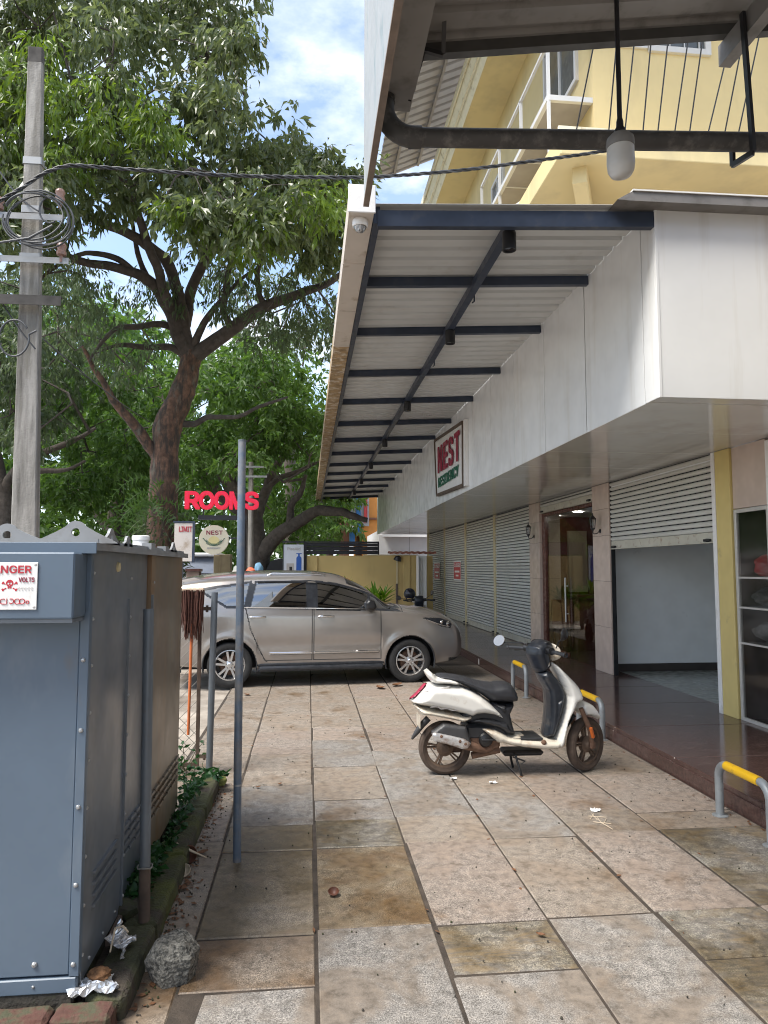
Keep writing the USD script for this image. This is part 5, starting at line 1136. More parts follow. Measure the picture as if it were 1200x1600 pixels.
cross = shapely.union_all([bone(28), bone(-28)]).difference(Point(0, .004).buffer(.016))
part('skull_mark', prism(shapely.union_all([skull, shapely.affinity.translate(cross, 0, -.004)]), .002, ((1, 0, 0), (0, 0, 1), (0, -1, 0), (sk[0], SY + .003, sk[1]))), 'letter_red', ds)
def stroke(pts, r=.0016): return tube([(x, SY, z) for x, z in pts], r, 5)
def arc_(cx, cz, r, a0, a1, n=14, sx=1.0): return [(cx + sx * r * math.cos(a), cz + r * math.sin(a)) for a in np.linspace(a0, a1, n)]
ml, z_ = [], 1.644
x_ = -1.205
ml += [stroke(arc_(x_, z_, .010, -1.0, 4.6)), stroke(arc_(x_ + .018, z_, .010, 4.0, -1.6)), stroke(arc_(x_ + .012, z_ - .002, .006, 0, 6.2)), stroke([(x_ + .027, z_ - .008), (x_ + .031, z_ + .01)])]
ml += [stroke(arc_(x_ + .048, z_, .010, .8, 4.7)), stroke([(x_ + .048, z_ - .010), (x_ + .062, z_ - .010), (x_ + .062, z_ + .011)])]
ml += [stroke(arc_(x_ + .078, z_ + .001, .009, 2.2, -2.4))]
ml += [stroke(arc_(x_ + .100, z_, .010, .9, 5.4)), stroke(arc_(x_ + .118, z_, .010, 3.9, -2.2)), stroke([(x_ + .105, z_ - .009), (x_ + .113, z_ - .009)])]
ml += [stroke(arc_(x_ + .138, z_ - .003, .0055, 0, 6.3))]
part('local_script', cat_(ml), 'letter_red', ds)
part('faded_line', cat_([stroke(arc_(-1.100 + .012 * k, 1.693, .0042, .3, 5.2), .0009) for k in range(5)]), 'letter_grey', ds)
part('rivet', lathe([(.001, .002), (.005, .001), (.006, 0)], (-1.043, SY + .002, 1.784), (0, -1, 0), 8), 'letter_grey', ds)
part('rivet', lathe([(.001, .002), (.005, .001), (.006, 0)], (-1.043, SY + .002, 1.622), (0, -1, 0), 8), 'letter_grey', ds)

# ================================================================== POSTS, GATE, BROOM
t = thing('short_post', 'short grey steel pipe post standing on the mossy kerb beside the cabinet', 'post', (-.765, 3.66, .1))
part('pipe', tube([(-.765, 3.66, .34), (-.778, 3.66, 1.57)], .0255, 18), 'post_grey', t, smooth=50)
part('rusty_foot', tube([(-.762, 3.66, .095), (-.764, 3.66, .2), (-.765, 3.66, .34)], .027, 18), 'rust', t, smooth=50)
part('wire_tie', tube([(-.765 + .034 * math.cos(a), 3.66 + .034 * math.sin(a), .345 + .004 * math.sin(3 * a)) for a in np.linspace(0, 6.2, 16)], .004, 5), 'wire', t)
t = thing('tall_post', 'tall slim blue-grey steel pipe post on the paving', 'post', (-.415, 4.57, 0))
part('pipe', tube([(-.413, 4.57, -.005), (-.417, 4.57, .5), (-.421, 4.57, 2.575)], .0245, 18), 'post_blue', t, smooth=50)
part('cap', lathe([(.0245, 0), (.026, .004), (.026, .012), (.001, .014)], (-.421, 4.57, 2.57), n=18), 'post_grey', t)
part('tape', lathe([(.0253, 0), (.0253, .012)], (-.4155, 4.57, .445), n=18), 'galvanised', t)
gt = thing('chain_link_gate', 'rusty chain-link gate leaf with a grey hinge post behind the cabinet', 'gate', (-.86, 6.5, 0))
part('hinge_post', tube([(-.835, 6.48, 0), (-.815, 6.48, 1.56)], .028, 14), 'post_grey', gt, smooth=50)
part('frame', cat_([box(-.955, -.925, 6.49, 6.515, .06, 1.50), box(-2.5, -.955, 6.49, 6.515, .06, .09), box(-2.5, -.955, 6.49, 6.515, 1.47, 1.50)]), 'rust', gt)
for z in (.13, 1.40):
    part('hinge', cat_([box(-.925, -.84, 6.485, 6.505, z, z + .03), cyl((-.88, 6.495, z - .015), (-.88, 6.495, z + .045), .012, 8)]), 'rust', gt)
wires = []
pitch = .085
for k in range(-18, 22):
    for s in (1, -1):
        x0 = -2.5 + k * pitch; p, q = (x0, .09), (x0 + s * 1.38, 1.47)
        if s < 0: p, q = (x0, .09), (x0 - 1.38, 1.47)
        # clip to the frame
        A, B = np.array(p), np.array(q); d = B - A
        t0, t1 = 0, 1
        for lo, hi in ((-2.5, -.955),):
            ta, tb = (lo - A[0]) / d[0], (hi - A[0]) / d[0]
            t0, t1 = max(t0, min(ta, tb)), min(t1, max(ta, tb))
        if t1 - t0 < .02: continue
        a, b = A + d * t0, A + d * t1
        n = max(int(np.linalg.norm(b - a) / .06), 1)
        wires.append(tube([((1 - u) * a[0] + u * b[0], 6.502 + .004 * s, (1 - u) * a[1] + u * b[1]) for u in (0, 1)], .0027, 4, False))
part('chain_link_mesh', cat_(wires), 'wire', gt)
b0 = at_y(301, 920, 6.42); b1 = at_y(294, 1148, 6.42)
br = thing('broom', 'red-brown fibre broom hung upside down on the gate, orange handle below', 'broom', tuple(b1))
zt_ = b0[2]
fib = []
for k in range(170):
    a = rng.uniform(-1, 1); y = rng.normal(0, .016); l = rng.uniform(.30, .47) * (1 - .28 * abs(a) * rng.random())
    top_ = np.array([b0[0] + a * .098, 6.42 + y, zt_ - .01]); mid = top_ + (-.012 * a + rng.normal(0, .004), rng.normal(0, .006), -l * .5)
    end_ = np.array([b0[0] + a * .075 + rng.normal(0, .012), 6.42 + y * 1.3 + rng.normal(0, .006), zt_ - l])
    fib.append(tube([top_, mid, end_], [.0055, .0065, .002], 4, False))
part('fibres', cat_(fib), 'broom_fibre', br, kind='stuff')
part('binding', box(b0[0] - .102, b0[0] + .102, 6.395, 6.445, zt_ - .03, zt_ + .006, .012), 'broom_band', br)
part('handle', tube([(b0[0], 6.42, zt_ - .3), b1], [.013, .012], 12), 'broom_handle', br, smooth=60)

# ================================================================== STONE, WEEDS, LITTER
def rock(c, r, seed, sq=(1, 1, 1), amp=.06, npts=14):
    g_ = np.random.default_rng(seed)
    p = g_.normal(size=(npts, 3)); p /= np.linalg.norm(p, axis=1)[:, None]; p *= np.array(sq) * r
    h = trimesh.convex.convex_hull(p)
    for _ in range(4): h = h.subdivide()
    n = h.vertex_normals
    trimesh.smoothing.filter_taubin(h, iterations=12)
    h.vertices = h.vertices + n * ((meshkit.fbm(h.vertices * 30 + seed, 4, seed) - .5) * 2 * amp * r)[:, None]
    h.apply_translation(c); return h
hexa = [(math.cos(a + .25) * .135, math.sin(a + .25) * .125) for a in np.linspace(0, 2 * np.pi, 6, endpoint=False)]
hp = np.array([(x * .86, y * .86, 0) for x, y in hexa] + [(x * 1.02, y * 1.02, .135) for x, y in hexa] + [(x * .80, y * .80, .20) for x, y in hexa])
hp = hp * .80 + np.random.default_rng(2).normal(0, .008, hp.shape); hp[:6, 2] = 0
st = trimesh.convex.convex_hull(hp)
for _ in range(5): st = st.subdivide()
st.vertices = st.vertices + st.vertex_normals * ((meshkit.fbm(st.vertices * 90, 3, 4) - .5) * .009)[:, None]
st.apply_translation((-.565, 3.34, -.004))
single('loose_stone', st, 'rough_stone', 'rough grey stone block lying on the paving at the corner of the kerb', 'stone', smooth=18)
single('loose_stone', rock((-.865, 3.72, .13), .07, 21, (1, 1.1, .75)), 'kerb_side', 'dark mossy stone behind the foot of the short post', 'stone', smooth=45)

def leaf_cloud(base, direc, L, W, rng_, fold=.25, bend=.25):
    """Many leaves as one mesh: each a bent, folded blade of four triangles."""
    n = len(base)
    d = direc / np.linalg.norm(direc, axis=1)[:, None]
    a = rng_.normal(size=(n, 3)); s = np.cross(d, a); s /= np.maximum(np.linalg.norm(s, axis=1), 1e-6)[:, None]
    u = np.cross(s, d); u *= np.sign(u[:, 2:3] + 1e-9); 
    L = np.broadcast_to(L, n)[:, None] * rng_.uniform(.7, 1.25, (n, 1)); W = np.broadcast_to(W, n)[:, None] * rng_.uniform(.75, 1.2, (n, 1))
    mid = base + d * L * .45
    V = np.stack([base, mid - s * W * .5 + u * W * fold, mid + s * W * .5 + u * W * fold, mid, base + d * L - u * L * bend * rng_.uniform(0, 1, (n, 1))], 1)
    F = np.array([[0, 2, 3], [0, 3, 1], [3, 2, 4], [3, 4, 1]])
    return trimesh.Trimesh(V.reshape(-1, 3), (F[None] + 5 * np.arange(n)[:, None, None]).reshape(-1, 3), process=False)
wr = np.random.default_rng(5)
n = 950
yb = wr.uniform(3.75, 5.9, n) ; yb = np.where(wr.random(n) < .35, wr.uniform(3.75, 4.2, n), yb)
hx = wr.random(n) ** 1.5
b_ = np.stack([-.868 + wr.normal(0, .022, n) + hx * .05, yb, .07 + hx * (.12 + .07 * np.sin(yb * 5))], 1)
d_ = wr.normal(size=(n, 3)) * (1, 1, .5) + (0.35, -.25, .25)
wd = single('creeping_weeds', leaf_cloud(b_, d_, .05, .036, wr, .1, .2), 'leaf_weed', 'green creeping weeds growing between the cabinet and the mossy kerb', 'weeds', kind='stuff')
def sprout(c, h, nl, seed, label, mat='leaf_weed', L=.06, W=.035):
    g_ = np.random.default_rng(seed); t = thing('weed_plant', label, 'weed', c)
    c = np.array(c); st_, bb, dd = [], [], []
    for k in range(5):
        e = c + (g_.normal(0, h * .45), g_.normal(0, h * .4), h * g_.uniform(.6, 1)); m = (c + e) / 2 + (0, 0, h * .12)
        st_.append(tube([c, m, e], [.004, .003, .002], 5))
        for q in range(nl):
            u = g_.uniform(.3, 1.05); p = (1 - u) ** 2 * c + 2 * u * (1 - u) * m + u * u * e; bb.append(p); dd.append(g_.normal(size=3) * (1, 1, .4) + (0, 0, .15))
    part('stem', cat_(st_), 'moss', t)
    part('leaves', leaf_cloud(np.array(bb), np.array(dd), L, W, g_, .1, .3), mat, t)
q = at_z(330, 1228, .02)
sprout(tuple(q), .14, 14, 3, 'small leafy weed at the foot of the gate hinge post', L=.075, W=.045)
q = at_z(292, 1232, .05)
sprout((q[0], q[1], .03), .22, 10, 4, 'dark weed in the soil under the chain-link gate')
q = at_z(283, 1212, .05)
sprout((q[0], q[1] + .2, .03), .28, 6, 6, 'tall thin weed climbing the chain-link mesh')
def crumple(c, sx, sy, seed, h=.05, n=16, rot=0):
    g_ = np.random.default_rng(seed); X, Y = np.meshgrid(np.linspace(-1, 1, n), np.linspace(-1, 1, n))
    Z = (meshkit.fbm(np.stack([X * 2.6, Y * 2.6, X * 0 + seed], -1), 4, seed) - .35) * h * 2
    X = X * sx * (1 + .25 * np.sin(3 * Y + seed)) + g_.normal(0, sx * .04, X.shape); Y = Y * sy * (1 + .2 * np.cos(2.5 * X / sx + seed)) + g_.normal(0, sy * .04, X.shape)
    P_ = np.stack([X, Y, np.maximum(Z, .002)], -1); m = thick(P_, (0, 0, .0015)); m = turned(m, rot); return moved(m, c)
q = at_z(147, 1540, .118)
single('foil_wrapper', crumple((q[0], q[1], .104), .075, .055, 3, .045, rot=10), 'foil', 'crumpled silver foil at the front corner of the cabinet with food scraps on it', 'wrapper')
single('food_scrap', lump((q[0] + .005, q[1] + .05, .135), .042, 9, .5, (1, .9, .55)), 'food_scrap', 'brown food scraps on the crumpled foil', 'food scraps', smooth=45)
q = at_z(182, 1478, .13)
single('foil_wrapper', moved(turned(crumple((0, 0, 0), .05, .07, 5, .06), 50, (0, 1, 0)), (q[0], q[1], .145)), 'foil', 'crumpled white foil leaning against the cabinet side', 'wrapper')
p0, p1, p2, p3 = at_z(172, 1488, .14), at_z(180, 1450, .22), at_z(192, 1447, .24), at_z(200, 1456, .2)
single('dry_cane', tube([p0, p1, p2, p3], [.004, .005, .005, .004], 6), 'dry_cane', 'bent pale strip of dry cane standing in the foil by the cabinet', 'cane', smooth=True)
p0, p1 = at_z(188, 1440, .16), at_z(203, 1405, .16)
single('angle_bar', beam(at_z(168, 1475, .12), at_z(200, 1407, .12), .02, .02), 'rust', 'thin rusty bar lying along the foot of the cabinet', 'bar')
def bowl(c, r, tilt, mat, name, label, cat):
    m = lathe([(.001, -r * .72), (r * .45, -r * .62), (r * .85, -r * .28), (r, .1 * r), (r * .94, .12 * r), (r * .78, -r * .22), (r * .4, -r * .5), (.001, -r * .58)], (0, 0, 0), n=22)
    m.vertices = m.vertices * (1 + .12 * (meshkit.fbm(m.vertices * 25, 3, 2) - .5))[:, None]
    m = turned(m, tilt[0], tilt[1]); m.apply_translation(c); m.apply_translation((0, 0, .002 - m.bounds[0][2]) if c[2] == 0 else (0, 0, 0)); single(name, m, mat, label, cat, smooth=40)
q = at_z(294, 1348); bowl((q[0], q[1], 0), .052, (65, (1, .3, 0)), 'coconut', 'coconut_shell', 'dark empty coconut shell against the kerb', 'coconut shell')
q = at_z(288, 1370); bowl((q[0], q[1], 0), .038, (50, (1, -.5, 0)), 'dry_cane', 'coconut_shell', 'small broken pale-edged coconut shell against the kerb, below the dark one', 'coconut shell')
q = at_z(521, 1400); bowl((q[0], q[1], 0), .030, (20, (1, 0, 0)), 'coconut', 'coconut_shell', 'small dark shell lying alone on the brown slab', 'coconut shell')
q = at_z(344, 1228); single('green_husk', lump((q[0], q[1], .045), .05, 4, .3, (1, 1, .9)), 'green_husk', 'green and yellow coconut husk at the end of the kerb', 'husk', smooth=True)
q = at_z(297, 1330); q2 = at_z(322, 1342)
single('dry_twig', tube([at_z(276, 1318, .10), at_z(300, 1330, .07), (q2[0], q2[1], .008)], [.006, .007, .004], 6), 'dry_cane', 'pale dry twig leaning off the kerb over the coconut shells', 'twig', smooth=True)
lr = np.random.default_rng(11)
def dry(px, py, L, label, cat='leaf', z=0.006, mat='dry_leaf'):
    q = at_z(px, py); a = lr.uniform(0, 6.28)
    n = 7; u = np.linspace(0, 1, n); w = L * .28 * np.sin(np.pi * np.clip(u * .93 + .05, 0, 1)); P_ = []
    for k in range(n):
        for s in (-1, 0, 1):
            P_.append((u[k] * L - L / 2, s * w[k], .004 + (L * .16) * (u[k] - .5) ** 2 * 3 + abs(s) * w[k] * .35 + lr.normal(0, .0015)))
    m = thick(np.array(P_).reshape(n, 3, 3), (0, 0, .001)); m = turned(m, math.degrees(a)); m.apply_translation((q[0], q[1], z)); single('dry_leaf', m, mat, label, cat)
dry(271, 1395, .11, 'brown curled leaf at the kerb below the coconut shells')
dry(283, 1392, .07, 'small orange-brown leaf right beside the curled one by the kerb')
dry(292, 1364, .06, 'brown husk flake beside the small broken shell')
dry(315, 1336, .09, 'dark dry leaf at the end of the pale twig')
dry(845, 1464, .045, 'small red-brown leaf on the dark veined slab')
dry(386, 1087, .12, 'dry leaf on the paving behind the tall post')
dry(403, 1232, .05, 'small dark leaf on the slab right of the tall post')
dry(437, 1227, .04, 'tiny black leaf in the second row of slabs')
dry(594, 1076, .22, 'long reddish dry leaf in front of the front wheel of the car')
dry(620, 1072, .22, 'reddish dry leaf litter beside the front wheel of the car')
dry(566, 1153, .05, 'small dark leaf left of the scooter')
dry(547, 1126, .04, 'tiny leaf on the slab joint left of the scooter')
for px, py, s, lab in ((931, 1268, .022, 'white scrap of paper on the paving left of the nearest bar'), (709, 1218, .015, 'small white scrap under the rear wheel of the scooter'), (770, 1224, .018, 'white paper fleck in front of the scooter')):
    q = at_z(px, py); single('paper_scrap', crumple((q[0], q[1], .004), s * 1.5, s, int(px), .02, 7), 'white_paper', lab, 'paper')
tw = []
for k in range(7):
    q = at_z(925 + 4 * k, 1274 + 3 * k + lr.normal(0, 2)); a = lr.uniform(0, 3); tw.append(tube([(q[0] - .06 * math.cos(a), q[1] - .06 * math.sin(a), .006), (q[0] + .06 * math.cos(a), q[1] + .06 * math.sin(a), .009)], .0022, 4))
single('twigs', cat_(tw), 'dry_cane', 'thin dry twigs scattered beside the white scrap of paper', 'twigs', kind='stuff')

fl_r = np.random.default_rng(77); ms = []
for k in range(340):
    u = fl_r.random()
    if u < .5: x, y, z = -.70 + abs(fl_r.normal(0, .05)), fl_r.uniform(3.1, 6.2), .004
    elif u < .75: x, y, z = 3.10 - abs(fl_r.normal(0, .06)), fl_r.uniform(4.2, 11), .004
    else: x, y, z = fl_r.choice([-.53, .055, .635, 1.225, 1.795, 2.375]) + fl_r.normal(0, .03), fl_r.uniform(2.8, 11), .004
    a = fl_r.uniform(0, 6.28); l = fl_r.uniform(.008, .028); w = l * fl_r.uniform(.25, .6)
    ca_, sa_ = math.cos(a), math.sin(a)
    ms.append(trimesh.Trimesh([(x - ca_ * l, y - sa_ * l, z), (x + sa_ * w, y - ca_ * w, z + .004), (x + ca_ * l, y + sa_ * l, z + .003), (x - sa_ * w, y + ca_ * w, z + .001)], [[0, 1, 2], [0, 2, 3]], process=False))
single('leaf_litter', cat_(ms), 'dry_leaf', 'fine dry leaf bits gathered along the kerb, the joints and the foot of the step', 'leaf litter', kind='stuff')
ms = []
for k in range(420):
    x, y = (fl_r.uniform(-.7, 3.05), fl_r.uniform(2.8, 10)) if k % 3 else (-.69 + abs(fl_r.normal(0, .06)), fl_r.uniform(3, 6))
    q = trimesh.creation.icosphere(0, fl_r.uniform(.0025, .0065)); q.apply_translation((x, y, .006)); ms.append(q)
single('grit', cat_(ms), 'kerb_side', 'fine grit and crumbs of soil scattered over the slabs', 'grit', kind='stuff')

# ================================================================== UTILITY POLE, CABLES
PY = 9.0
pb, pt_ = np.array([-3.34, PY, -.1]), np.array([-3.47, PY, 8.32])
up_ = thing('utility_pole', 'tall grey concrete utility pole with steel cross-arms behind the cabinet', 'utility pole', (-3.34, PY, 0))
def pole_at(z): u = (z - pb[2]) / (pt_[2] - pb[2]); return pb + (pt_ - pb) * u, .33 + (.175 - .33) * u
def polesec(z0, z1, extra=0.0):
    V = []
    for z in (z0, z1):
        c, w = pole_at(z); w += extra; h = w * .5; k = .012
        V += [(c[0] + sx * (w / 2 - (k if e else 0)), c[1] + sy * (h / 2 - (0 if e else k)), z) for sx in (-1, 1) for sy in (-1, 1) for e in (0, 1)]
    return trimesh.convex.convex_hull(np.array(V))
part('shaft', polesec(-.1, 8.12), 'concrete_pole', up_)
part('weathered_top', polesec(8.122, 8.32, .001), 'pole_top', up_)
for z in (at_y(55, 254, PY)[2], at_y(55, 330, PY)[2], at_y(50, 404, PY)[2]):
    part('band', polesec(z - .045, z + .045, .025), 'galvanised', up_)
def arm(py, x0, x1, mat, h=.075, dy=-.16):
    z = at_y(50, py, PY)[2]; c, w = pole_at(z)
    part('cross_arm', cat_([box(c[0] + x0, c[0] + x1, PY + dy - .03, PY + dy - .02, z - h / 2, z + h / 2), box(c[0] + x0, c[0] + x1, PY + dy - .02, PY + dy + .04, z + h / 2 - .012, z + h / 2)]), mat, up_)
    return z, c
za, ca = arm(349, -.75, .42, 'galvanised')
zb_, cb_ = arm(415, -.85, .50, 'galvanised')
zc_, cc_ = arm(477, -.9, .42, 'pole_top', .12)
def insul(x, z, mat='porcelain'):
    part('insulator', lathe([(.02, -.08), (.02, 0), (.055, .01), (.06, .05), (.045, .06), (.05, .10), (.06, .12), (.05, .15), (.03, .165), (.001, .17)], (x, PY - .18, z), n=16), mat, up_, smooth=40)
for x, z in ((-.33, za + .06), (-.62, za + .06), (.38, za + .20), (-.38, zb_ + .06), (.42, zb_ + .06), (-.7, zb_ + .06)):
    insul(ca[0] + x, z, 'porcelain')
cbl = thing('service_cable', 'black twisted cable from the utility pole to the yellow hotel', 'cable', tuple(at_y(70, 258, PY)))
kn = np.array([at_y(-40, 335, PY - .4), at_y(30, 296, PY - .35), at_y(75, 268, PY - .3), at_y(110, 259, PY - .26), at_y(180, 263, 8.85), at_y(300, 271, 8.9), at_y(430, 276, 9.0), at_y(556, 277, 9.05), at_y(700, 268, 9.15), at_y(830, 252, 9.25), at_y(925, 239, 9.34), at_y(960, 233, 9.37)])
tk = np.linspace(0, 1, len(kn)); tt_ = np.linspace(0, 1, 420); core = np.stack([PchipInterpolator(tk, kn[:, k])(tt_) for k in range(3)], 1)
sl = np.concatenate([[0], np.cumsum(np.linalg.norm(np.diff(core, axis=0), axis=1))])
for k in range(3):
    ph = sl / .42 * 2 * np.pi + k * 2 * np.pi / 3
    part('strand', tube(core + np.stack([0 * ph, np.cos(ph), np.sin(ph)], 1) * .0145, .0115, 6), 'cable_black' if k else 'cable_grey', cbl, smooth=True)
lo = []
for k in range(5):
    c = at_y(52 + 3 * k, 338 + 2 * k, PY - .42 + .02 * k); r = .30 + .015 * ((k * 7) % 5)
    lo.append(tube([c + (r * 1.12 * math.cos(a), .03 * math.sin(2 * a + k), r * math.sin(a) * .95) for a in np.linspace(2.7, -2.9 - .2 * k, 44)], .0095, 6))
lo.append(tube([at_y(-30, 385, PY - .4), at_y(5, 378, PY - .4), at_y(45, 372, PY - .42), at_y(82, 352, PY - .42)], .014, 6))
c = at_y(78, 328, PY - .36); lo.append(tube([c + (.12 * math.cos(a), 0, .16 * math.sin(a)) for a in np.linspace(0, 5.2, 24)], .011, 6))
single('cable_coil', cat_(lo), 'cable_grey', 'coil of spare black cable hung on the utility pole', 'cable coil', smooth=True)
c = at_y(22, 528, PY - .3)
single('cable_loop', tube([c + (.17 * math.cos(a), 0, .22 * math.sin(a)) for a in np.linspace(.6, 6.5, 30)] + [c + (.25, 0, .1)], .012, 6), 'cable_grey', 'small hanging loop of cable low on the utility pole', 'cable', smooth=True)
for k, (a, b, lab) in enumerate((((0, 268, 9.2), (60, 330, 8.8), 'thin black wire slanting across the pole above the coil'), ((68, 530, 8.9), (235, 660, 15.5), 'thin wire from the pole down to the big tree'), ((-20, 430, 9), (55, 545, 8.8), 'thin wire left of the pole below the cross-arms'))):
    A, B = at_y(*a), at_y(*b); single('thin_wire', tube([A + (B - A) * u - np.array([0, 0, .25 * u * (1 - u)]) for u in np.linspace(0, 1, 9)], .010, 5), 'cable_black', lab, 'wire')

# ================================================================== BACKGROUND BEHIND THE CAR
WY = 24.0
yw = thing('boundary_wall', 'mustard yellow boundary wall behind the car', 'wall', (1.8, WY, 0))
part('wall', box(-.03, 4.2, WY, WY + .2, -.05, 2.19), 'wall_yellow', yw)
for x0, x1 in ((-.04, .32), (3.18, 3.42)):
    part('pilaster', box(x0, x1, WY - .05, WY - .001, -.05, 2.192, .01), 'wall_yellow', yw)
part('pilaster', box(2.95, 3.02, WY - .03, WY - .001, -.05, 2.192, .006), 'cream_pillar', yw)
part('coping', box(1.85, 3.7, WY - .03, WY + .23, 2.193, 2.23, .006), 'cream_pillar', yw)
part('side_wall', box(-.03, .17, WY + .2, WY + 8, -.05, 2.19), 'wall_yellow', yw)
x = at_y(653, 900, 23.4)[0]; x2 = at_y(668, 900, 23.4)[0]
wp = thing('white_pier', 'white painted pier at the end of the shop building', 'pier', (x, 23.4, 0))
part('shaft', box(x, x2 - .28, 23.4, 23.8, -.05, 2.2, .01), 'house_white', wp)
part('return', box(x2 - .28, x2, 23.55, 23.8, -.05, 2.19, .01), 'grey_white_wall', wp)
part('pipe', tube([(x2 - .2, 23.5, 0), (x2 - .2, 23.5, 2.1)], .03, 8), 'hotel_white', wp)
bf = thing('metal_fence', 'dark corrugated metal fence above the yellow wall', 'fence', (.8, WY, 2.2))
zf0, zf1 = 2.24, 2.62
part('rail', box(-.85, 2.38, WY + .04, WY + .09, zf1, zf1 + .05), 'fence_black', bf)
for k in range(3):
    part('sheet', box(-.06, 2.37, WY + .05 + .012 * (k % 2), WY + .07 + .012 * (k % 2), zf0 + .127 * k, zf0 + .127 * k + .12, .006), 'fence_black', bf)
part('post', box(-.14, -.04, WY - .06, WY + .04, 0, 2.62), 'fence_black', bf)
part('post', box(2.34, 2.38, WY + .02, WY + .10, 2.2, 2.64), 'fence_black', bf)
# poster board with a blue cylinder
px0, px1 = at_y(443.5, 870, 23.7)[0], at_y(474.5, 870, 23.7)[0]
pz1, pz0 = at_y(460, 851, 23.7)[2], at_y(460, 896, 23.7)[2]
po = thing('poster_board', 'pale poster board showing a blue cylinder', 'poster', (px0, 23.7, 0))
part('board', box(px0, px1, 23.7, 23.74, pz0 - .6, pz1, .004), 'poster_pale', po)
part('legs', cat_([box(px0 + .02, px0 + .06, 23.7, 23.74, 0, pz0 - .6), box(px1 - .06, px1 - .02, 23.7, 23.74, 0, pz0 - .6)]), 'fence_black', po)
w_ = px1 - px0
part('edge', box(px0 - .03, px0 - .002, 23.69, 23.75, 0, pz1), 'post_grey', po)
cxp = px0 + w_ * .76; zt2 = at_y(460, 868, 23.7)[2]
cyl_poly = shapely.union_all([shapely.box(cxp - .085, pz0 - .3, cxp + .085, zt2 - .1), Point(cxp, zt2 - .1).buffer(.085), shapely.box(cxp - .028, zt2 - .05, cxp + .028, zt2 + .06), shapely.box(cxp - .09, zt2 + .05, cxp + .09, zt2 + .075)])
part('cylinder_print', prism(cyl_poly, .004, ((1, 0, 0), (0, 0, 1), (0, -1, 0), (0, 23.699, 0))), 'cylinder_blue', po)
part('heading', text('PlasAid', .09, .004, (px0 + .10, 23.698, pz1 - .18), (1, 0, 0), (0, 0, 1), True, w_ * .66), 'letter_grey', po)
part('picture', cat_([box(px0 + w_ * .28, px0 + w_ * .42, 23.695, 23.6985, pz0, pz0 + .22)]), 'car_black', po)
part('picture_frame', box(px0 + w_ * .14, px0 + w_ * .52, 23.6988, 23.6998, pz0 - .1, pz0 + .33), 'letter_grey', po)
# white house with red tiled roof
hw = thing('white_house', 'white walled house with a red tiled roof beyond the yellow wall', 'house', (4, 30, 0))
hx0, hz = at_y(592, 835, 30)[0], at_y(625, 836, 30)[2]
part('wall', box(hx0, 9, 30, 30.2, 0, hz), 'house_white', hw)
part('wall', box(hx0, hx0 + .2, 30.2, 36, 0, hz + .2), 'house_white', hw)
part('wall_joint', box(at_y(640, 850, 30)[0] - .012, at_y(640, 850, 30)[0] + .012, 29.992, 30, 2, hz), 'letter_grey', hw)
rz1 = at_y(640, 795, 33.5)[2]
for k in range(9):
    u0, u1 = k / 9, (k + 1) / 9
    y0, y1 = 29.55 + 4.2 * u0, 29.55 + 4.2 * u1 + .1
    za_, zb2 = hz - .06 + (rz1 - hz + .06) * u0, hz - .06 + (rz1 - hz + .06) * u1
    xx = np.arange(hx0 + .15 + u0 * .8, 9.2, .06); wv = .03 * np.abs(np.sin((xx - hx0) / .24 * np.pi))
    part('tile_course', thick(np.stack([np.stack([xx, np.full_like(xx, y0), za_ + .05 + wv], -1), np.stack([xx, np.full_like(xx, y1), zb2 + wv], -1)]), (0, 0, -.03)), 'roof_red', hw)
part('fascia_board', box(hx0 + .1, 9.2, 29.5, 29.54, hz - .1, hz + .04), 'house_white', hw)
xx = np.arange(at_y(607, 868, WY)[0], 4.3, .05)
rim = [np.stack([np.stack([xx, np.full_like(xx, WY - .2 + .22 * j), 2.27 + .05 * (1 - abs(j - 1)) + .03 * np.abs(np.sin(xx / .2 * np.pi))], -1) for j in range(3)])]
single('tile_coping', thick(rim[0], (0, 0, -.025)), 'roof_red', 'pale red tile coping on the right end of the yellow wall', 'coping')
lampx = at_y(620, 873, WY)
t = thing('wall_lamp', 'small dark lamp on top of the yellow wall', 'lamp', (lampx[0], WY - .08, 2.1))
part('shade', lathe([(.015, .16), (.10, .12), (.14, .0), (.12, .0), (.02, .12)], (lampx[0], WY - .16, lampx[2] - .05), (.25, -.3, 1), 14), 'black_metal', t)
part('bracket', beam((lampx[0], WY - .16, lampx[2] + .06), (lampx[0], WY, lampx[2] + .09), .03, .03), 'black_metal', t)
# orange building
oy = 42
ox0, ox1 = at_y(537, 800, oy)[0], at_y(610, 800, oy)[0]
ob = thing('orange_building', 'orange building with blue shop signs beyond the yellow wall', 'building', (ox1, oy, 0))
part('wall', box(at_y(566, 800, oy)[0], ox1 + 3, oy, oy + 8, 0, 9), 'orange_wall', ob)
part('corner_pier', box(ox0, at_y(545, 800, oy)[0], oy - .5, oy + 6, 0, 9), 'brown_wall', ob)
zz0, zz1 = at_y(560, 825, oy)[2], at_y(560, 770, oy)[2]
part('sign_panel', box(at_y(546, 800, oy)[0], at_y(576, 800, oy)[0], oy - .3, oy - .2, zz0 + .1, zz1), 'sign_grey', ob)
part('sign_panel', box(at_y(556, 800, oy)[0], at_y(563, 800, oy)[0], oy - .4, oy - .31, zz0 - .4, zz1), 'sign_blue', ob)
part('sign_panel', box(at_y(568, 800, oy)[0], at_y(573, 800, oy)[0], oy - .4, oy - .31, zz0 + .3, zz1 - .4), 'notice_red', ob)
part('sign_panel', box(at_y(545, 840, oy)[0], at_y(553, 840, oy)[0], oy - .9, oy - .55, at_y(550, 850, oy)[2], at_y(550, 832, oy)[2]), 'sign_blue', ob)
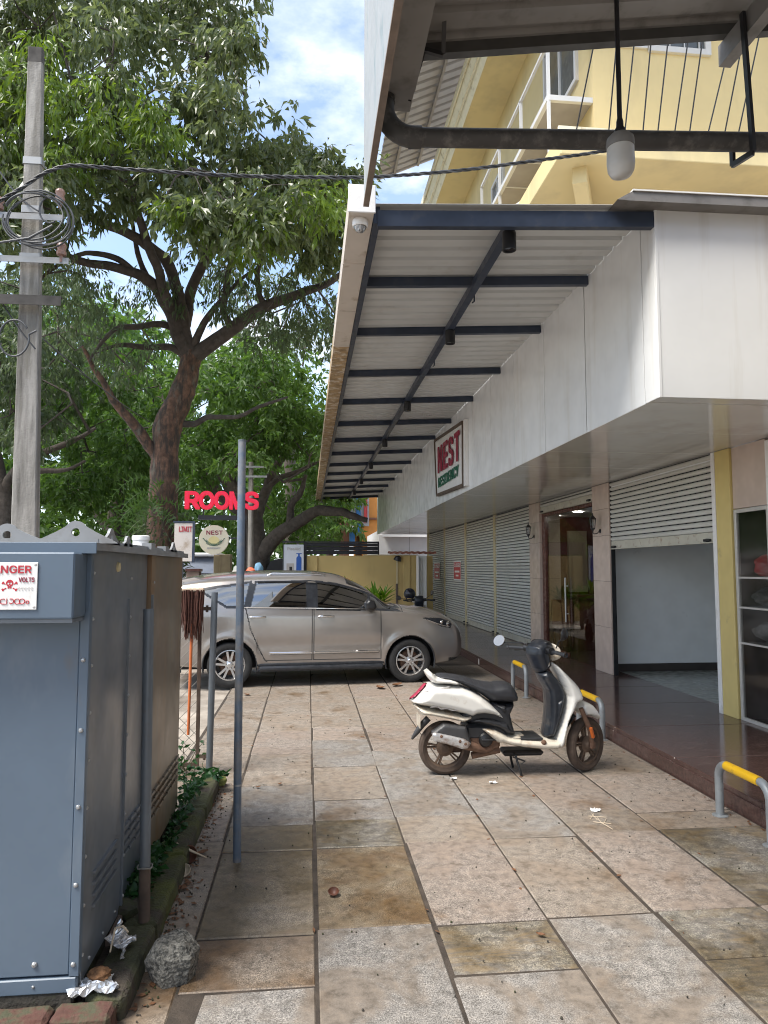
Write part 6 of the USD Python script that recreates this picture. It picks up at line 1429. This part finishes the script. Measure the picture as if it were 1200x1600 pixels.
part('band', box(at_y(566, 800, oy)[0], ox1 + 3, oy - .15, oy - .002, at_y(570, 812, oy)[2], at_y(570, 809, oy)[2]), 'brown_wall', ob)
# second scooter and helmet behind the bonnet
sx_ = at_y(636, 945, 15.6)[0]
dup(sc, 'scooter', (sx_ - .05, 15.6, 0), 62, 'scooter almost hidden behind the bonnet of the car')
hc = at_y(640, 928, 15.4)
hm = thing('helmet', 'black helmet hung on the scooter behind the car bonnet', 'helmet', tuple(hc))
s_ = trimesh.creation.icosphere(3, .125); s_.vertices *= (1, 1.12, 1.0)
s_ = trimesh.intersections.slice_mesh_plane(s_, (0, 0, 1), (0, 0, -.085)); s_.apply_translation(hc)
part('shell', s_, 'helmet_black', hm, smooth=True)
v_ = trimesh.creation.icosphere(3, .129); v_.vertices *= (1, 1.12, 1.0)
v_ = trimesh.intersections.slice_mesh_plane(trimesh.intersections.slice_mesh_plane(v_, (0, -1, 0), (0, -.03, 0)), (0, 0, -1), (0, 0, .04)); v_ = trimesh.intersections.slice_mesh_plane(v_, (0, 0, 1), (0, 0, -.05)); v_.apply_translation(hc)
part('visor', v_, 'car_trim', hm, smooth=True)
part('strap', tube([hc + (-.07, 0, -.08), hc + (-.06, 0, -.16), hc + (.04, 0, -.17), hc + (.07, 0, -.08)], .012, 6), 'tarp_black', hm)
tp = at_y(620, 912, 17.0)
single('thin_stake', tube([(tp[0], 17, 0), (tp[0], 17, tp[2])], .025, 8), 'rust', 'thin dark stake standing by the yellow wall', 'stake')

def frond_plant(name, c, h, nl, seed, label):
    g_ = np.random.default_rng(seed); t = thing(name, label, 'plant', c, group=None)
    c = np.array(c); ms, stems = [], []
    for k in range(7):
        q = c + (g_.normal(0, .28), g_.normal(0, .2), 0); e = q + (g_.normal(0, .06), g_.normal(0, .06), h * g_.uniform(.45, .7)); stems.append(tube([q, (q + e) / 2, e], [.018, .015, .012], 6))
        for j in range(nl):
            a = g_.uniform(0, 6.28); el_ = g_.uniform(.45, 1.35); L = g_.uniform(.4, .62); d = np.array([math.cos(a) * math.cos(el_), math.sin(a) * math.cos(el_), math.sin(el_)])
            s = np.array([-math.sin(a), math.cos(a), 0]); b = e - np.array([0, 0, g_.uniform(0, .25)]); W = g_.uniform(.03, .05); n = 5; P_ = []
            for i in range(n):
                u = i / (n - 1); p = b + d * L * u - np.array([0, 0, .22 * L * u * u]); w = W * math.sin(math.pi * (u * .85 + .12)); P_ += [p - s * w, p + np.array([0, 0, -.3 * w]), p + s * w]
            ms.append(sheet(np.array(P_).reshape(n, 3, 3)))
    part('stem', cat_(stems), 'moss', t); part('leaves', cat_(ms), 'leaf_croton', t)
q = at_y(556, 920, 20.5); frond_plant('garden_plant', (q[0], 20.5, 0), 1.75, 16, 2, 'taller yellow-green leafy plant against the yellow wall, left of the two')
q = at_y(580, 920, 20.3); frond_plant('garden_plant', (q[0] + .05, 20.3, 0), 1.6, 16, 5, 'yellow-green leafy plant against the yellow wall, right of the two')

# ================================================================== SIGNS OVER THE CAR
RY = 14.0
rp = at_y(381, 810, RY)
rs = thing('rooms_sign', 'big red letters on a dark bar between the trees', 'sign', (rp[0], RY, 0))
r0, r1 = at_y(287, 797, RY), at_y(403, 797, RY)
zb0, zb1 = at_y(330, 796, RY)[2], at_y(330, 771, RY)[2]
lw = (r1[0] - r0[0]) / 5
for k, c_ in enumerate('ROOMS'):
    part('letter', cat_([text(c_, (zb1 - zb0) * 1.0, .07 + .004 * j, (r0[0] + lw * k + .004 + dx, RY - .10, zb0 + dz), (1, 0, 0), (0, 0, 1), True, lw * .94) for j, (dx, dz) in enumerate(((0, 0), (.018, 0), (0, .016), (.018, .016), (.009, .008)))]), 'rooms_red', rs)
part('letter_rail', cat_([box(r0[0], r1[0], RY - .02, RY + .0, zb0 + .08, zb0 + .10), box(r0[0], r1[0], RY - .02, RY + .0, zb1 - .1, zb1 - .08)]), 'black_metal', rs)
za3 = at_y(350, 809, RY)[2]
part('arm', box(at_y(310, 809, RY)[0], rp[0] + .06, RY - .04, RY + .04, za3 - .045, za3 + .045), 'black_metal', rs)
for px in (318, 350):
    xx_ = at_y(px, 800, RY)[0]; part('strut', box(xx_ - .012, xx_ + .012, RY - .02, RY + .01, za3 + .045, zb0 + .1), 'black_metal', rs)
part('post', cyl((rp[0], RY, 0), (rp[0], RY, zb1), .05, 14), 'pole_top', rs)
dc = at_y(334.5, 843.5, RY)
dr_ = 22.5 / FPX * RY * 1.0
dsn = thing('round_sign', 'round pale yellow shop sign under the red letters', 'sign', tuple(dc))
part('disc', lathe([(.001, .03), (dr_ - .006, .03), (dr_, .024), (dr_, -.02)], dc, (0, -1, 0), 48), 'disc_pale', dsn, smooth=30)
part('bracket', box(dc[0] - .02, rp[0], RY + .01, RY + .03, dc[2] + .02, dc[2] + .05), 'black_metal', dsn)
yd = RY - .031
part('sun_mark', prism(Point(0, .0).buffer(.105).difference(shapely.box(-1, -1, 1, -.05)), .004, ((1, 0, 0), (0, 0, 1), (0, -1, 0), (dc[0], yd, dc[2] - .035))), 'disc_yellow', dsn)
part('name', text('NEST', .075, .005, (dc[0] - .155, yd, dc[2] + .10), (1, 0, 0), (0, 0, 1), True, .31), 'letter_maroon', dsn)
part('tagline', text('RESIDENCY', .032, .005, (dc[0] - .125, yd, dc[2] - .175), (1, 0, 0), (0, 0, 1), True, .25), 'letter_grey', dsn)
nest = []
for k in range(4):
    nest.append(tube([(dc[0] + .145 * u, yd - .003, dc[2] - .115 + .012 * k + (.05 + .01 * k) * u * u) for u in np.linspace(-1, 1, 11)], .0045, 5))
for s in (-1, 1):
    for k in range(3):
        nest.append(beam((dc[0] + s * (.13 + .025 * k), yd - .002, dc[2] - .05 + .03 * k), (dc[0] + s * (.155 + .025 * k), yd - .002, dc[2] - .03 + .03 * k), .012, .02, (0, 1, 0)))
part('nest_mark', cat_(nest), 'letter_green', dsn)
LYY = 12.6
l0, l1 = at_y(281, 868, LYY), at_y(303, 817, LYY)
ls = thing('limit_sign', 'white sign board with red lettering beside the tree trunk', 'sign', (l0[0], LYY, 0))
part('board', box(l0[0] - .10, l1[0], LYY, LYY + .03, l0[2] - .1, l1[2], .004), 'gutter_metal', ls)
part('frame', cat_([box(l1[0] - .02, l1[0] + .02, LYY - .012, LYY + .04, l0[2] - .12, l1[2] + .03), box(l0[0] - .12, l1[0] - .02, LYY - .012, LYY + .04, l1[2], l1[2] + .03)]), 'navy_steel', ls)
part('lettering', text('LIMIT', .085, .005, (l1[0] - .255, LYY - .004, l1[2] - .15), (1, 0, 0), (0, 0, 1), True, .22), 'letter_red', ls)
part('post', cyl((l1[0] - .2, LYY + .06, 0), (l1[0] - .2, LYY + .06, l1[2]), .03, 10), 'post_grey', ls)
# lamp pole behind, bag on it
lp = at_y(392, 890, 22)
lpo = thing('lamp_pole', 'slim grey pole with short cross-bars behind the car', 'pole', (lp[0], 22, 0))
ztop = at_y(392, 722, 22)[2]
part('shaft', tube([(lp[0], 22, 0), (lp[0] - .04, 22, ztop)], [.10, .07], 12), 'concrete_pole', lpo, smooth=60)
for py in (730, 745):
    z = at_y(392, py, 22)[2]; part('cross_bar', box(lp[0] - .35, lp[0] + .45, 21.9, 21.94, z - .03, z + .03), 'galvanised', lpo)
bz = at_y(392, 893, 21.8)
single('orange_bag', lump((bz[0], 21.75, bz[2] - .02), .15, 13, .3, (1, .6, .95)), 'bag_orange', 'orange bag hung on the slim pole behind the car', 'bag', smooth=True)
# vehicles and odds behind
vy = 18.5
v0, v1 = at_y(262, 880, vy), at_y(336, 880, vy)
zt4, zb4 = at_y(300, 865, vy)[2], at_y(300, 897, vy)[2]
vn = thing('parked_van', 'white van parked nose-on behind the grey car, dark windscreen showing', 'van', ((v0[0] + v1[0]) / 2, vy, 0))
part('body', cat_([box(v0[0] - .5, v1[0] + .05, vy + .1, vy + 3.6, .35, zb4, .08), box(v0[0] - .4, v1[0] + .0, vy + .55, vy + 3.6, zb4, zt4 - .06, .05)]), 'lorry_white', vn, smooth=30)
part('roof', box(v0[0] - .45, v1[0] + .03, vy + .3, vy + 3.6, zt4 - .06, zt4 + .03, .03), 'lorry_white', vn)
part('windscreen', thick(np.array([[(v0[0] - .35, vy + .1, zb4 + .02), (v1[0] - .02, vy + .1, zb4 + .02)], [(v0[0] - .35, vy + .5, zt4 - .07), (v1[0] - .02, vy + .5, zt4 - .07)]]), (0, .01, 0)), 'lorry_screen', vn)
for sx in (v0[0] - .4, v1[0] - .15):
    for yy in (vy + .7, vy + 2.8):
        part('wheel', lathe([(.001, .1), (.2, .1), (.3, .08), (.32, 0), (.3, -.08), (.001, -.1)], (sx, yy, .32), (1, 0, 0), 24), 'tyre', vn, smooth=40)
ty = 17.0
tx0, tx1 = at_y(337, 880, ty)[0], at_y(360, 880, ty)[0]
t = thing('timber_post', 'thick weathered brown gate pillar behind the car roof', 'pillar', (tx0, ty, 0))
part('shaft', box(tx0 + .08, tx1, ty, ty + .4, 0, at_y(350, 866, ty)[2], .01), 'timber', t)
part('side_board', box(tx0 - .05, tx0 + .078, ty + .02, ty + .38, 0, at_y(350, 867, ty)[2], .01), 'timber', t)
c0, c1 = at_y(291, 905, 13.5), at_y(311, 893, 13.5)
t = thing('cardboard_box', 'brown cardboard box beyond the car roof', 'box', (c0[0], 13.5, 0))
part('box', box(c0[0], c1[0], 13.5, 13.8, 1.0, c1[2], .004), 'cardboard', t); part('lid', box(c0[0] - .02, c1[0] + .02, 13.47, 13.82, c1[2] + .002, c1[2] + .05, .004), 'dark_wood', t)
part('trestle', box(c0[0] - .03, c1[0] + .03, 13.5, 13.8, 0, .996), 'timber', t)
ay = 25.0
a0_, a1_ = at_y(411, 890, ay), at_y(444, 890, ay)
ar = thing('auto_rickshaw', 'black-hooded three-wheeled taxi behind the car', 'auto rickshaw', (a0_[0] + .5, ay, 0))
hp_ = [(a0_[0] + .05, 1.2), (a0_[0] + .02, 1.55), (a0_[0] + .25, 2.02), (a0_[0] + .6, 2.12), (a1_[0], 2.05), (a1_[0] + .1, 1.2)]
part('hood', prism(hp_, 1.3, ((1, 0, 0), (0, 0, 1), (0, -1, 0), (0, ay + 1.3, 0))), 'tarp_black', ar)
part('body', box(a0_[0], a1_[0] + .15, ay, ay + 1.3, .3, 1.2, .06), 'fence_black', ar)
for xx_ in (a0_[0] + .15, a1_[0] - .1):
    part('wheel', lathe([(.001, .06), (.17, .06), (.2, 0), (.17, -.06), (.001, -.06)], (xx_, ay + .05, .2), (0, 1, 0), 18), 'tyre', ar)
pc = at_y(404, 888, 23)
single('blue_cloth', lump((pc[0], 23, pc[2] - .05), .2, 17, .3, (.7, .6, 1.2)), 'cloth_blue', 'light blue cloth bundle behind the car beside the slim pole', 'cloth', smooth=True)

# ================================================================== TREES
def inpoly(poly, n, g_):
    P_ = Polygon(poly); x0, y0, x1, y1 = P_.bounds; out = []
    while len(out) < n:
        q = np.stack([g_.uniform(x0, x1, n), g_.uniform(y0, y1, n)], 1); out += list(q[shapely.contains(P_, shapely.points(q))])
    return np.array(out[:n])
def to3(pix, Y):
    D = FW + RT * ((pix[:, :1] - 600) / FPX) - UP * ((pix[:, 1:] - 800) / FPX)
    return CAM + D * (Y[:, None] / D[:, 1:2])
def clumps(poly, n, y0, y1, g_): return to3(inpoly(poly, n, g_), g_.uniform(y0, y1, n))
def crown(centres, per, R, leaves, L, W, g_, droop=.8, squash=.7, spread=.14, twig=.25, bend=.3):
    """Leaf sprays on twigs round clump centres: per sprays a clump, leaves a spray."""
    n = len(centres) * per
    c = np.repeat(centres, per, 0); d = g_.normal(size=(n, 3)); d /= np.linalg.norm(d, axis=1)[:, None]
    r = R * np.repeat(g_.uniform(.6, 1.25, len(centres)), per)[:, None] * g_.uniform(.45, 1.0, (n, 1))
    p = c + d * r * (1, 1, squash)
    dirt = d * (1, 1, .4) + g_.normal(0, .35, (n, 3)); dirt[:, 2] -= droop * .5; dirt /= np.linalg.norm(dirt, axis=1)[:, None]
    b = np.repeat(p, leaves, 0); t = np.repeat(dirt, leaves, 0); u = g_.uniform(-.5, 1, (n * leaves, 1))
    b = b + t * u * twig + g_.normal(0, spread * .25, (n * leaves, 3))
    ld = t * .7 + g_.normal(0, .55, (n * leaves, 3)); ld[:, 2] -= droop
    return leaf_cloud(b, ld, L, W, g_, .18, bend), p
def limb(pix, Y, r, n=9, wob=0.0, seed=0):
    """A limb through picture points, each with its distance, smoothed and tapered."""
    K = np.array([at_y(px, py, y) for (px, py), y in zip(pix, Y)]); k = np.linspace(0, 1, len(K)); t = np.linspace(0, 1, max(len(K) * 5, 8))
    C_ = np.stack([PchipInterpolator(k, K[:, i])(t) for i in range(3)], 1); rr = PchipInterpolator(k, np.broadcast_to(r, len(K)) if np.ndim(r) == 0 else np.asarray(r))(t)
    if wob: C_ += (meshkit.fbm(C_ * 1.3 + seed, 3, seed)[:, None] - .5) * wob * np.array([1, .4, 1])
    m = tube(C_, rr, n); m.vertices = m.vertices + trimesh.Trimesh(m.vertices, m.faces, process=False).vertex_normals * ((meshkit.fbm(m.vertices * 5, 3, 3) - .5) * 2 * .16)[:, None] * np.median(rr); return m
def twigs_to(pts, hubs, g_, k, r0=.035, reach=2.6):
    out = []
    nodes = [h for h in hubs]
    order = g_.permutation(len(pts)); made = 0
    for i in order:
        if made >= k: break
        N_ = np.array(nodes); d = np.linalg.norm(N_ - pts[i], axis=1) + g_.uniform(0, .25, len(N_)); j = np.argmin(d)
        if d[j] > reach: continue
        h = N_[j]; L = np.linalg.norm(pts[i] - h); m1 = h + (pts[i] - h) * .35 + g_.normal(0, .10 * L, 3) + (0, 0, .10 * L); m2 = h + (pts[i] - h) * .7 + g_.normal(0, .08 * L, 3) + (0, 0, .08 * L)
        s_ = r0 * min(1, .35 + L / reach)
        out.append(tube([h, m1, m2, pts[i]], [s_, s_ * .75, s_ * .5, s_ * .22], 5, False)); nodes += [m1, m2]; made += 1
    return cat_(out)
def along(pix, Y, n=14):
    K = np.array([at_y(a, b, y) for (a, b), y in zip(pix, Y)]); k = np.linspace(0, 1, len(K)); t = np.linspace(.25, 1, n)
    return [np.array([np.interp(u, k, K[:, q]) for q in range(3)]) for u in t]

g1 = np.random.default_rng(21)
bt = thing('big_tree', 'big tree with a reddish-brown trunk and drooping glossy leaves behind the utility pole', 'tree', (-3.0, 16, 0))
trunk = limb([(252, 1010), (254, 850), (256, 733), (260, 673), (277, 630), (294, 585), (299, 550)], [16] * 7, [.43, .34, .30, .30, .27, .235, .215], 18, .1, 1)
part('trunk', trunk, 'bark', bt, smooth=60)
LIMBS = [([(297, 560), (329, 538), (368, 510), (416, 478), (468, 460), (511, 443), (560, 400)], [16, 15.8, 15.4, 15, 14.6, 14.2, 13.8], [.24, .21, .18, .15, .12, .09, .05]),
         ([(298, 560), (280, 521), (262, 473), (236, 440), (200, 420), (130, 405), (75, 372)], [16, 15.8, 15.4, 15, 14.5, 14, 13.5], [.24, .22, .19, .16, .12, .10, .06]),
         ([(296, 565), (288, 508), (278, 465), (258, 400), (225, 380), (187, 357), (140, 338), (100, 328)], [16, 15.8, 15.5, 15, 14.5, 14, 13.6, 13.2], [.22, .19, .17, .15, .13, .12, .10, .06]),
         ([(288, 510), (300, 455), (320, 400), (330, 330), (350, 230), (330, 120), (300, 20)], [15.9, 15.7, 15.3, 14.8, 14.4, 14, 13.6], [.17, .15, .13, .11, .09, .07, .04]),
         ([(368, 512), (350, 480), (356, 430), (380, 380), (430, 330)], [15.4, 15.2, 15, 14.8, 14.5], [.10, .09, .08, .06, .04]),
         ([(268, 480), (240, 400), (200, 300), (160, 200), (110, 120)], [15.4, 14.6, 13.8, 13, 12.4], [.14, .12, .10, .08, .04]),
         ([(416, 478), (402, 440), (410, 390), (440, 300), (470, 240)], [15, 14.8, 14.6, 14.4, 14.2], [.08, .07, .06, .05, .03]),
         ([(292, 560), (262, 541), (225, 543), (190, 540), (160, 548)], [16, 15.9, 15.6, 15.2, 15], [.13, .10, .08, .06, .03]), ([(286, 522), (255, 508), (215, 510), (180, 515), (155, 540), (140, 565)], [15.9, 15.7, 15.2, 14.8, 14.6, 14.4], [.13, .10, .08, .06, .04, .02]),
         ([(300, 545), (322, 500), (345, 470), (372, 440), (400, 420)], [15.9, 15.6, 15.3, 15, 14.7], [.12, .09, .07, .05, .03]), ([(212, 424), (180, 402), (140, 396), (95, 412), (60, 440)], [14.6, 14.3, 14, 13.8, 13.6], [.09, .08, .06, .05, .03]), ([(240, 442), (218, 405), (207, 360), (215, 310)], [15, 14.8, 14.5, 14.2], [.09, .07, .05, .03]),
         ([(246, 715), (236, 700), (221, 677), (191, 638), (169, 612), (143, 573), (130, 540)], [16, 15.9, 15.7, 15.3, 15, 14.6, 14.3], [.17, .16, .15, .12, .09, .06, .03]),
         ([(275, 662), (299, 664), (329, 651), (368, 651), (407, 634), (450, 620)], [16, 16.1, 16, 15.8, 15.6, 15.4], [.11, .09, .075, .06, .05, .03])]
hubs = []
for i, (p, Y, r) in enumerate(LIMBS):
    part('limb', limb(p, Y, [q * .78 for q in r], 10, .16, i), 'bark_dark' if i not in (12,) else 'bark', bt, smooth=60)
    hubs += along(p, Y)
hubs = np.array(hubs)
main = [(-80, -120), (392, -120), (412, 10), (396, 60), (410, 120), (400, 170), (455, 190), (535, 215), (585, 262), (575, 300), (535, 330), (530, 405), (480, 425), (440, 390), (400, 400), (300, 400), (240, 345), (150, 330), (110, 380), (-80, 420)]
main = list(Polygon(main).buffer(-14).exterior.coords)
cA = clumps(main, 175, 11.2, 15.5, g1); cB = clumps([(-80, -420), (330, -420), (400, -120), (-80, -120)], 40, 11, 15, g1)
cG = clumps([(-60, 250), (120, 230), (540, 250), (545, 400), (480, 420), (400, 395), (300, 395), (240, 340), (120, 330), (70, 430), (-60, 430)], 30, 11.0, 13.8, g1)
mA, pA = crown(np.vstack([cA, cB, cG]), 21, .52, 9, .205, .078, g1, droop=.85)
part('crown', mA, 'leaf_big', bt)
cC = clumps([(60, 400), (250, 420), (470, 430), (535, 400), (535, 520), (470, 560), (380, 520), (300, 480), (240, 540), (150, 600), (40, 600)], 34, 14, 17.5, g1)
mC, pC = crown(cC, 17, .60, 8, .17, .045, g1, droop=1.1)
part('hanging_leaves', mC, 'leaf_far', bt)
cD = clumps([(-30, 90), (60, 60), (130, 110), (200, 150), (262, 180), (255, 225), (130, 215), (110, 300), (60, 210), (-30, 240)], 16, 10.9, 11.8, g1)
mD, pD = crown(cD, 20, .42, 8, .19, .055, g1, droop=.9)
part('young_leaves', mD, 'leaf_bright', bt)
cE = clumps([(200, 320), (530, 260), (530, 390), (360, 380), (300, 340)], 9, 10.9, 11.8, g1)
mE, pE = crown(cE, 15, .4, 8, .19, .055, g1, droop=.9)
part('young_leaves', mE, 'leaf_bright', bt)
part('twigs', twigs_to(np.vstack([pA, pC]), hubs, g1, 420, .028), 'bark_dark', bt, kind='stuff')
# creeper and fern on the trunk
fr = thing('trunk_fern', 'pale green fern growing on the trunk of the big tree', 'fern', tuple(at_y(255, 800, 15.6)))
g2 = np.random.default_rng(8); ms = []
fc = at_y(250, 790, 15.55)
for k in range(17):
    a = g2.uniform(2.2, 7.2); L = g2.uniform(.45, .85); up0 = g2.uniform(-.1, .7); d = np.array([math.cos(a), -abs(math.sin(a)) * .5, up0]); s0 = fc + g2.normal(0, .12, 3) + (0, 0, g2.normal(0, .25))
    cur = [s0 + d * L * u - np.array([0, 0, .9 * L * u * u]) for u in np.linspace(0, 1, 9)]
    for i in range(1, 9):
        for s in (-1, 1):
            t_ = cur[i] - cur[i - 1]; sd = np.cross(t_, (0, 1, .2)); sd /= np.linalg.norm(sd); l = .15 * math.sin(math.pi * (i / 9.5) + .15); q = cur[i]; e = q + s * sd * l + t_ * .6; w = t_ / np.linalg.norm(t_) * .02
            ms.append(trimesh.Trimesh([q - w, q + w, e], [[0, 1, 2]], process=False))
    ms.append(tube(cur, .006, 4, False))
part('fronds', cat_(ms), 'leaf_rain', fr)
n = 700; a = g2.uniform(0, 6.28, n); z = g2.uniform(1.4, 3.0, n); rr = .43 + g2.normal(0, .05, n)
base = np.stack([at_y(254, 850, 16)[0] + rr * np.cos(a), 16 + rr * np.sin(a), z], 1)
single('trunk_creeper', leaf_cloud(base, np.stack([np.cos(a), np.sin(a), g2.normal(-.5, .5, n)], 1), .16, .06, g2), 'leaf_far', 'creeper leaves covering the lower trunk of the big tree', 'creeper', kind='stuff')

def tree(name, label, base_px, Y, limbs, polys, lm, per, R, lv, L, W, seed, bark='bark_dark', group=None, droop=.5, ntw=90):
    g_ = np.random.default_rng(seed); b = at_y(base_px, 890, Y); t = thing(name, label, 'tree', (b[0], Y, 0), group=group)
    hubs = []
    for i, (p, Ys, r) in enumerate(limbs):
        part('trunk' if i == 0 else 'limb', limb(p, Ys, [q * .85 for q in r], 12 if i == 0 else 8, .25, seed + i), bark, t, smooth=60); hubs += along(p, Ys, 10)
    C_ = np.vstack([clumps(po_, n_, y0, y1, g_) for po_, n_, y0, y1 in polys])
    m, p = crown(C_, per, R, lv, L, W, g_, droop=droop, squash=.55)
    part('crown', m, lm, t)
    part('twigs', twigs_to(p, np.array(hubs), g_, ntw, .055, 5.0), bark, t, kind='stuff')
    return t
tree('rain_tree', 'dark spreading tree with bright feathery foliage behind the red letters', 405, 26,
     [([(405, 960), (402, 900), (396, 830), (380, 790), (360, 760), (340, 725)], [26] * 6, [.75, .6, .5, .42, .34, .25]),
      ([(400, 890), (428, 842), (468, 815), (499, 799), (530, 798), (575, 812)], [26, 25.6, 25, 24.5, 24, 23.6], [.36, .32, .27, .22, .18, .1]),
      ([(452, 824), (455, 790), (470, 770), (480, 740)], [25.2, 25, 24.8, 24.6], [.16, .14, .12, .07]),
      ([(396, 830), (410, 780), (425, 740), (455, 700), (480, 680)], [26, 26, 26, 25.5, 25], [.3, .22, .18, .13, .07]),
      ([(412, 770), (440, 745), (470, 735), (500, 720)], [26, 25.8, 25.5, 25], [.14, .12, .1, .05]),
      ([(385, 800), (330, 760), (300, 700), (280, 650)], [26, 26, 26, 26], [.28, .22, .16, .08]), ([(360, 760), (370, 710), (400, 660), (430, 620)], [26, 25.5, 25, 24.5], [.2, .16, .12, .06])],
     [([(290, 560), (400, 555), (520, 590), (525, 720), (480, 700), (430, 690), (380, 720), (300, 760), (280, 660)], 70, 22, 30), ([(430, 760), (500, 720), (530, 790), (520, 850), (440, 850), (410, 800)], 16, 27, 34)],
     'leaf_rain', 26, 1.1, 9, .26, .10, 31)
tree('shade_tree', 'dark green tree left of the big trunk, beyond the pole', 150, 30,
     [([(170, 960), (172, 880), (180, 800), (190, 740)], [30] * 4, [.5, .42, .32, .2]), ([(176, 840), (140, 790), (100, 760)], [30, 30, 29.5], [.22, .16, .08]), ([(185, 770), (215, 720), (240, 690)], [30, 30, 30], [.18, .12, .06])],
     [([(80, 560), (260, 560), (280, 700), (250, 830), (90, 835), (80, 700)], 70, 25, 33)], 'leaf_rain', 24, 1.25, 9, .32, .11, 41)
tree('shade_tree', 'tree at the left edge with a dark trunk beside the pole', 8, 24,
     [([(8, 960), (8, 860), (4, 770), (-15, 700), (-40, 640)], [24] * 5, [.5, .42, .36, .28, .2]), ([(4, 780), (40, 720), (110, 690), (150, 668)], [24, 23.6, 23.2, 23], [.2, .15, .11, .05]), ([(40, 735), (90, 735), (130, 722)], [23.6, 23.3, 23], [.12, .09, .04])],
     [([(-80, 420), (110, 430), (130, 560), (100, 700), (-80, 720)], 62, 20, 27)], 'leaf_far', 22, 1.05, 9, .25, .085, 51, droop=.8)
tree('shade_tree', 'paler green tree beyond the yellow wall, right of the dark spreading tree', 520, 44,
     [([(516, 930), (516, 860), (520, 800)], [44] * 3, [.3, .26, .2])], [([(455, 700), (540, 690), (560, 780), (540, 850), (450, 850)], 34, 40, 48)], 'leaf_rain', 20, 1.5, 8, .42, .17, 61)
tree('shade_tree', 'tall thin-leaved tree high behind the big tree and the gutter', 470, 34,
     [([(460, 900), (455, 760), (450, 640), (440, 520)], [34] * 4, [.4, .34, .28, .15])], [([(330, 430), (545, 400), (545, 560), (480, 610), (350, 560)], 34, 30, 38)], 'leaf_far', 15, 1.4, 8, .30, .10, 71, droop=.9)
# far-off wood that reads as one mass
g9 = np.random.default_rng(99)
cF = np.vstack([clumps([(-300, 520), (150, 470), (300, 560), (430, 600), (560, 700), (600, 800), (560, 880), (-300, 890)], 240, 52, 80, g9), clumps([(-900, 300), (-300, 400), (-300, 890), (-900, 890)], 90, 40, 80, g9)])
mF, _ = crown(cF, 22, 3.0, 8, .85, .38, g9, droop=.3, squash=.7, spread=.6, twig=.8)
single('distant_wood', mF, 'leaf_rain', 'mass of dark trees closing the far end of the street', 'trees', kind='stuff')
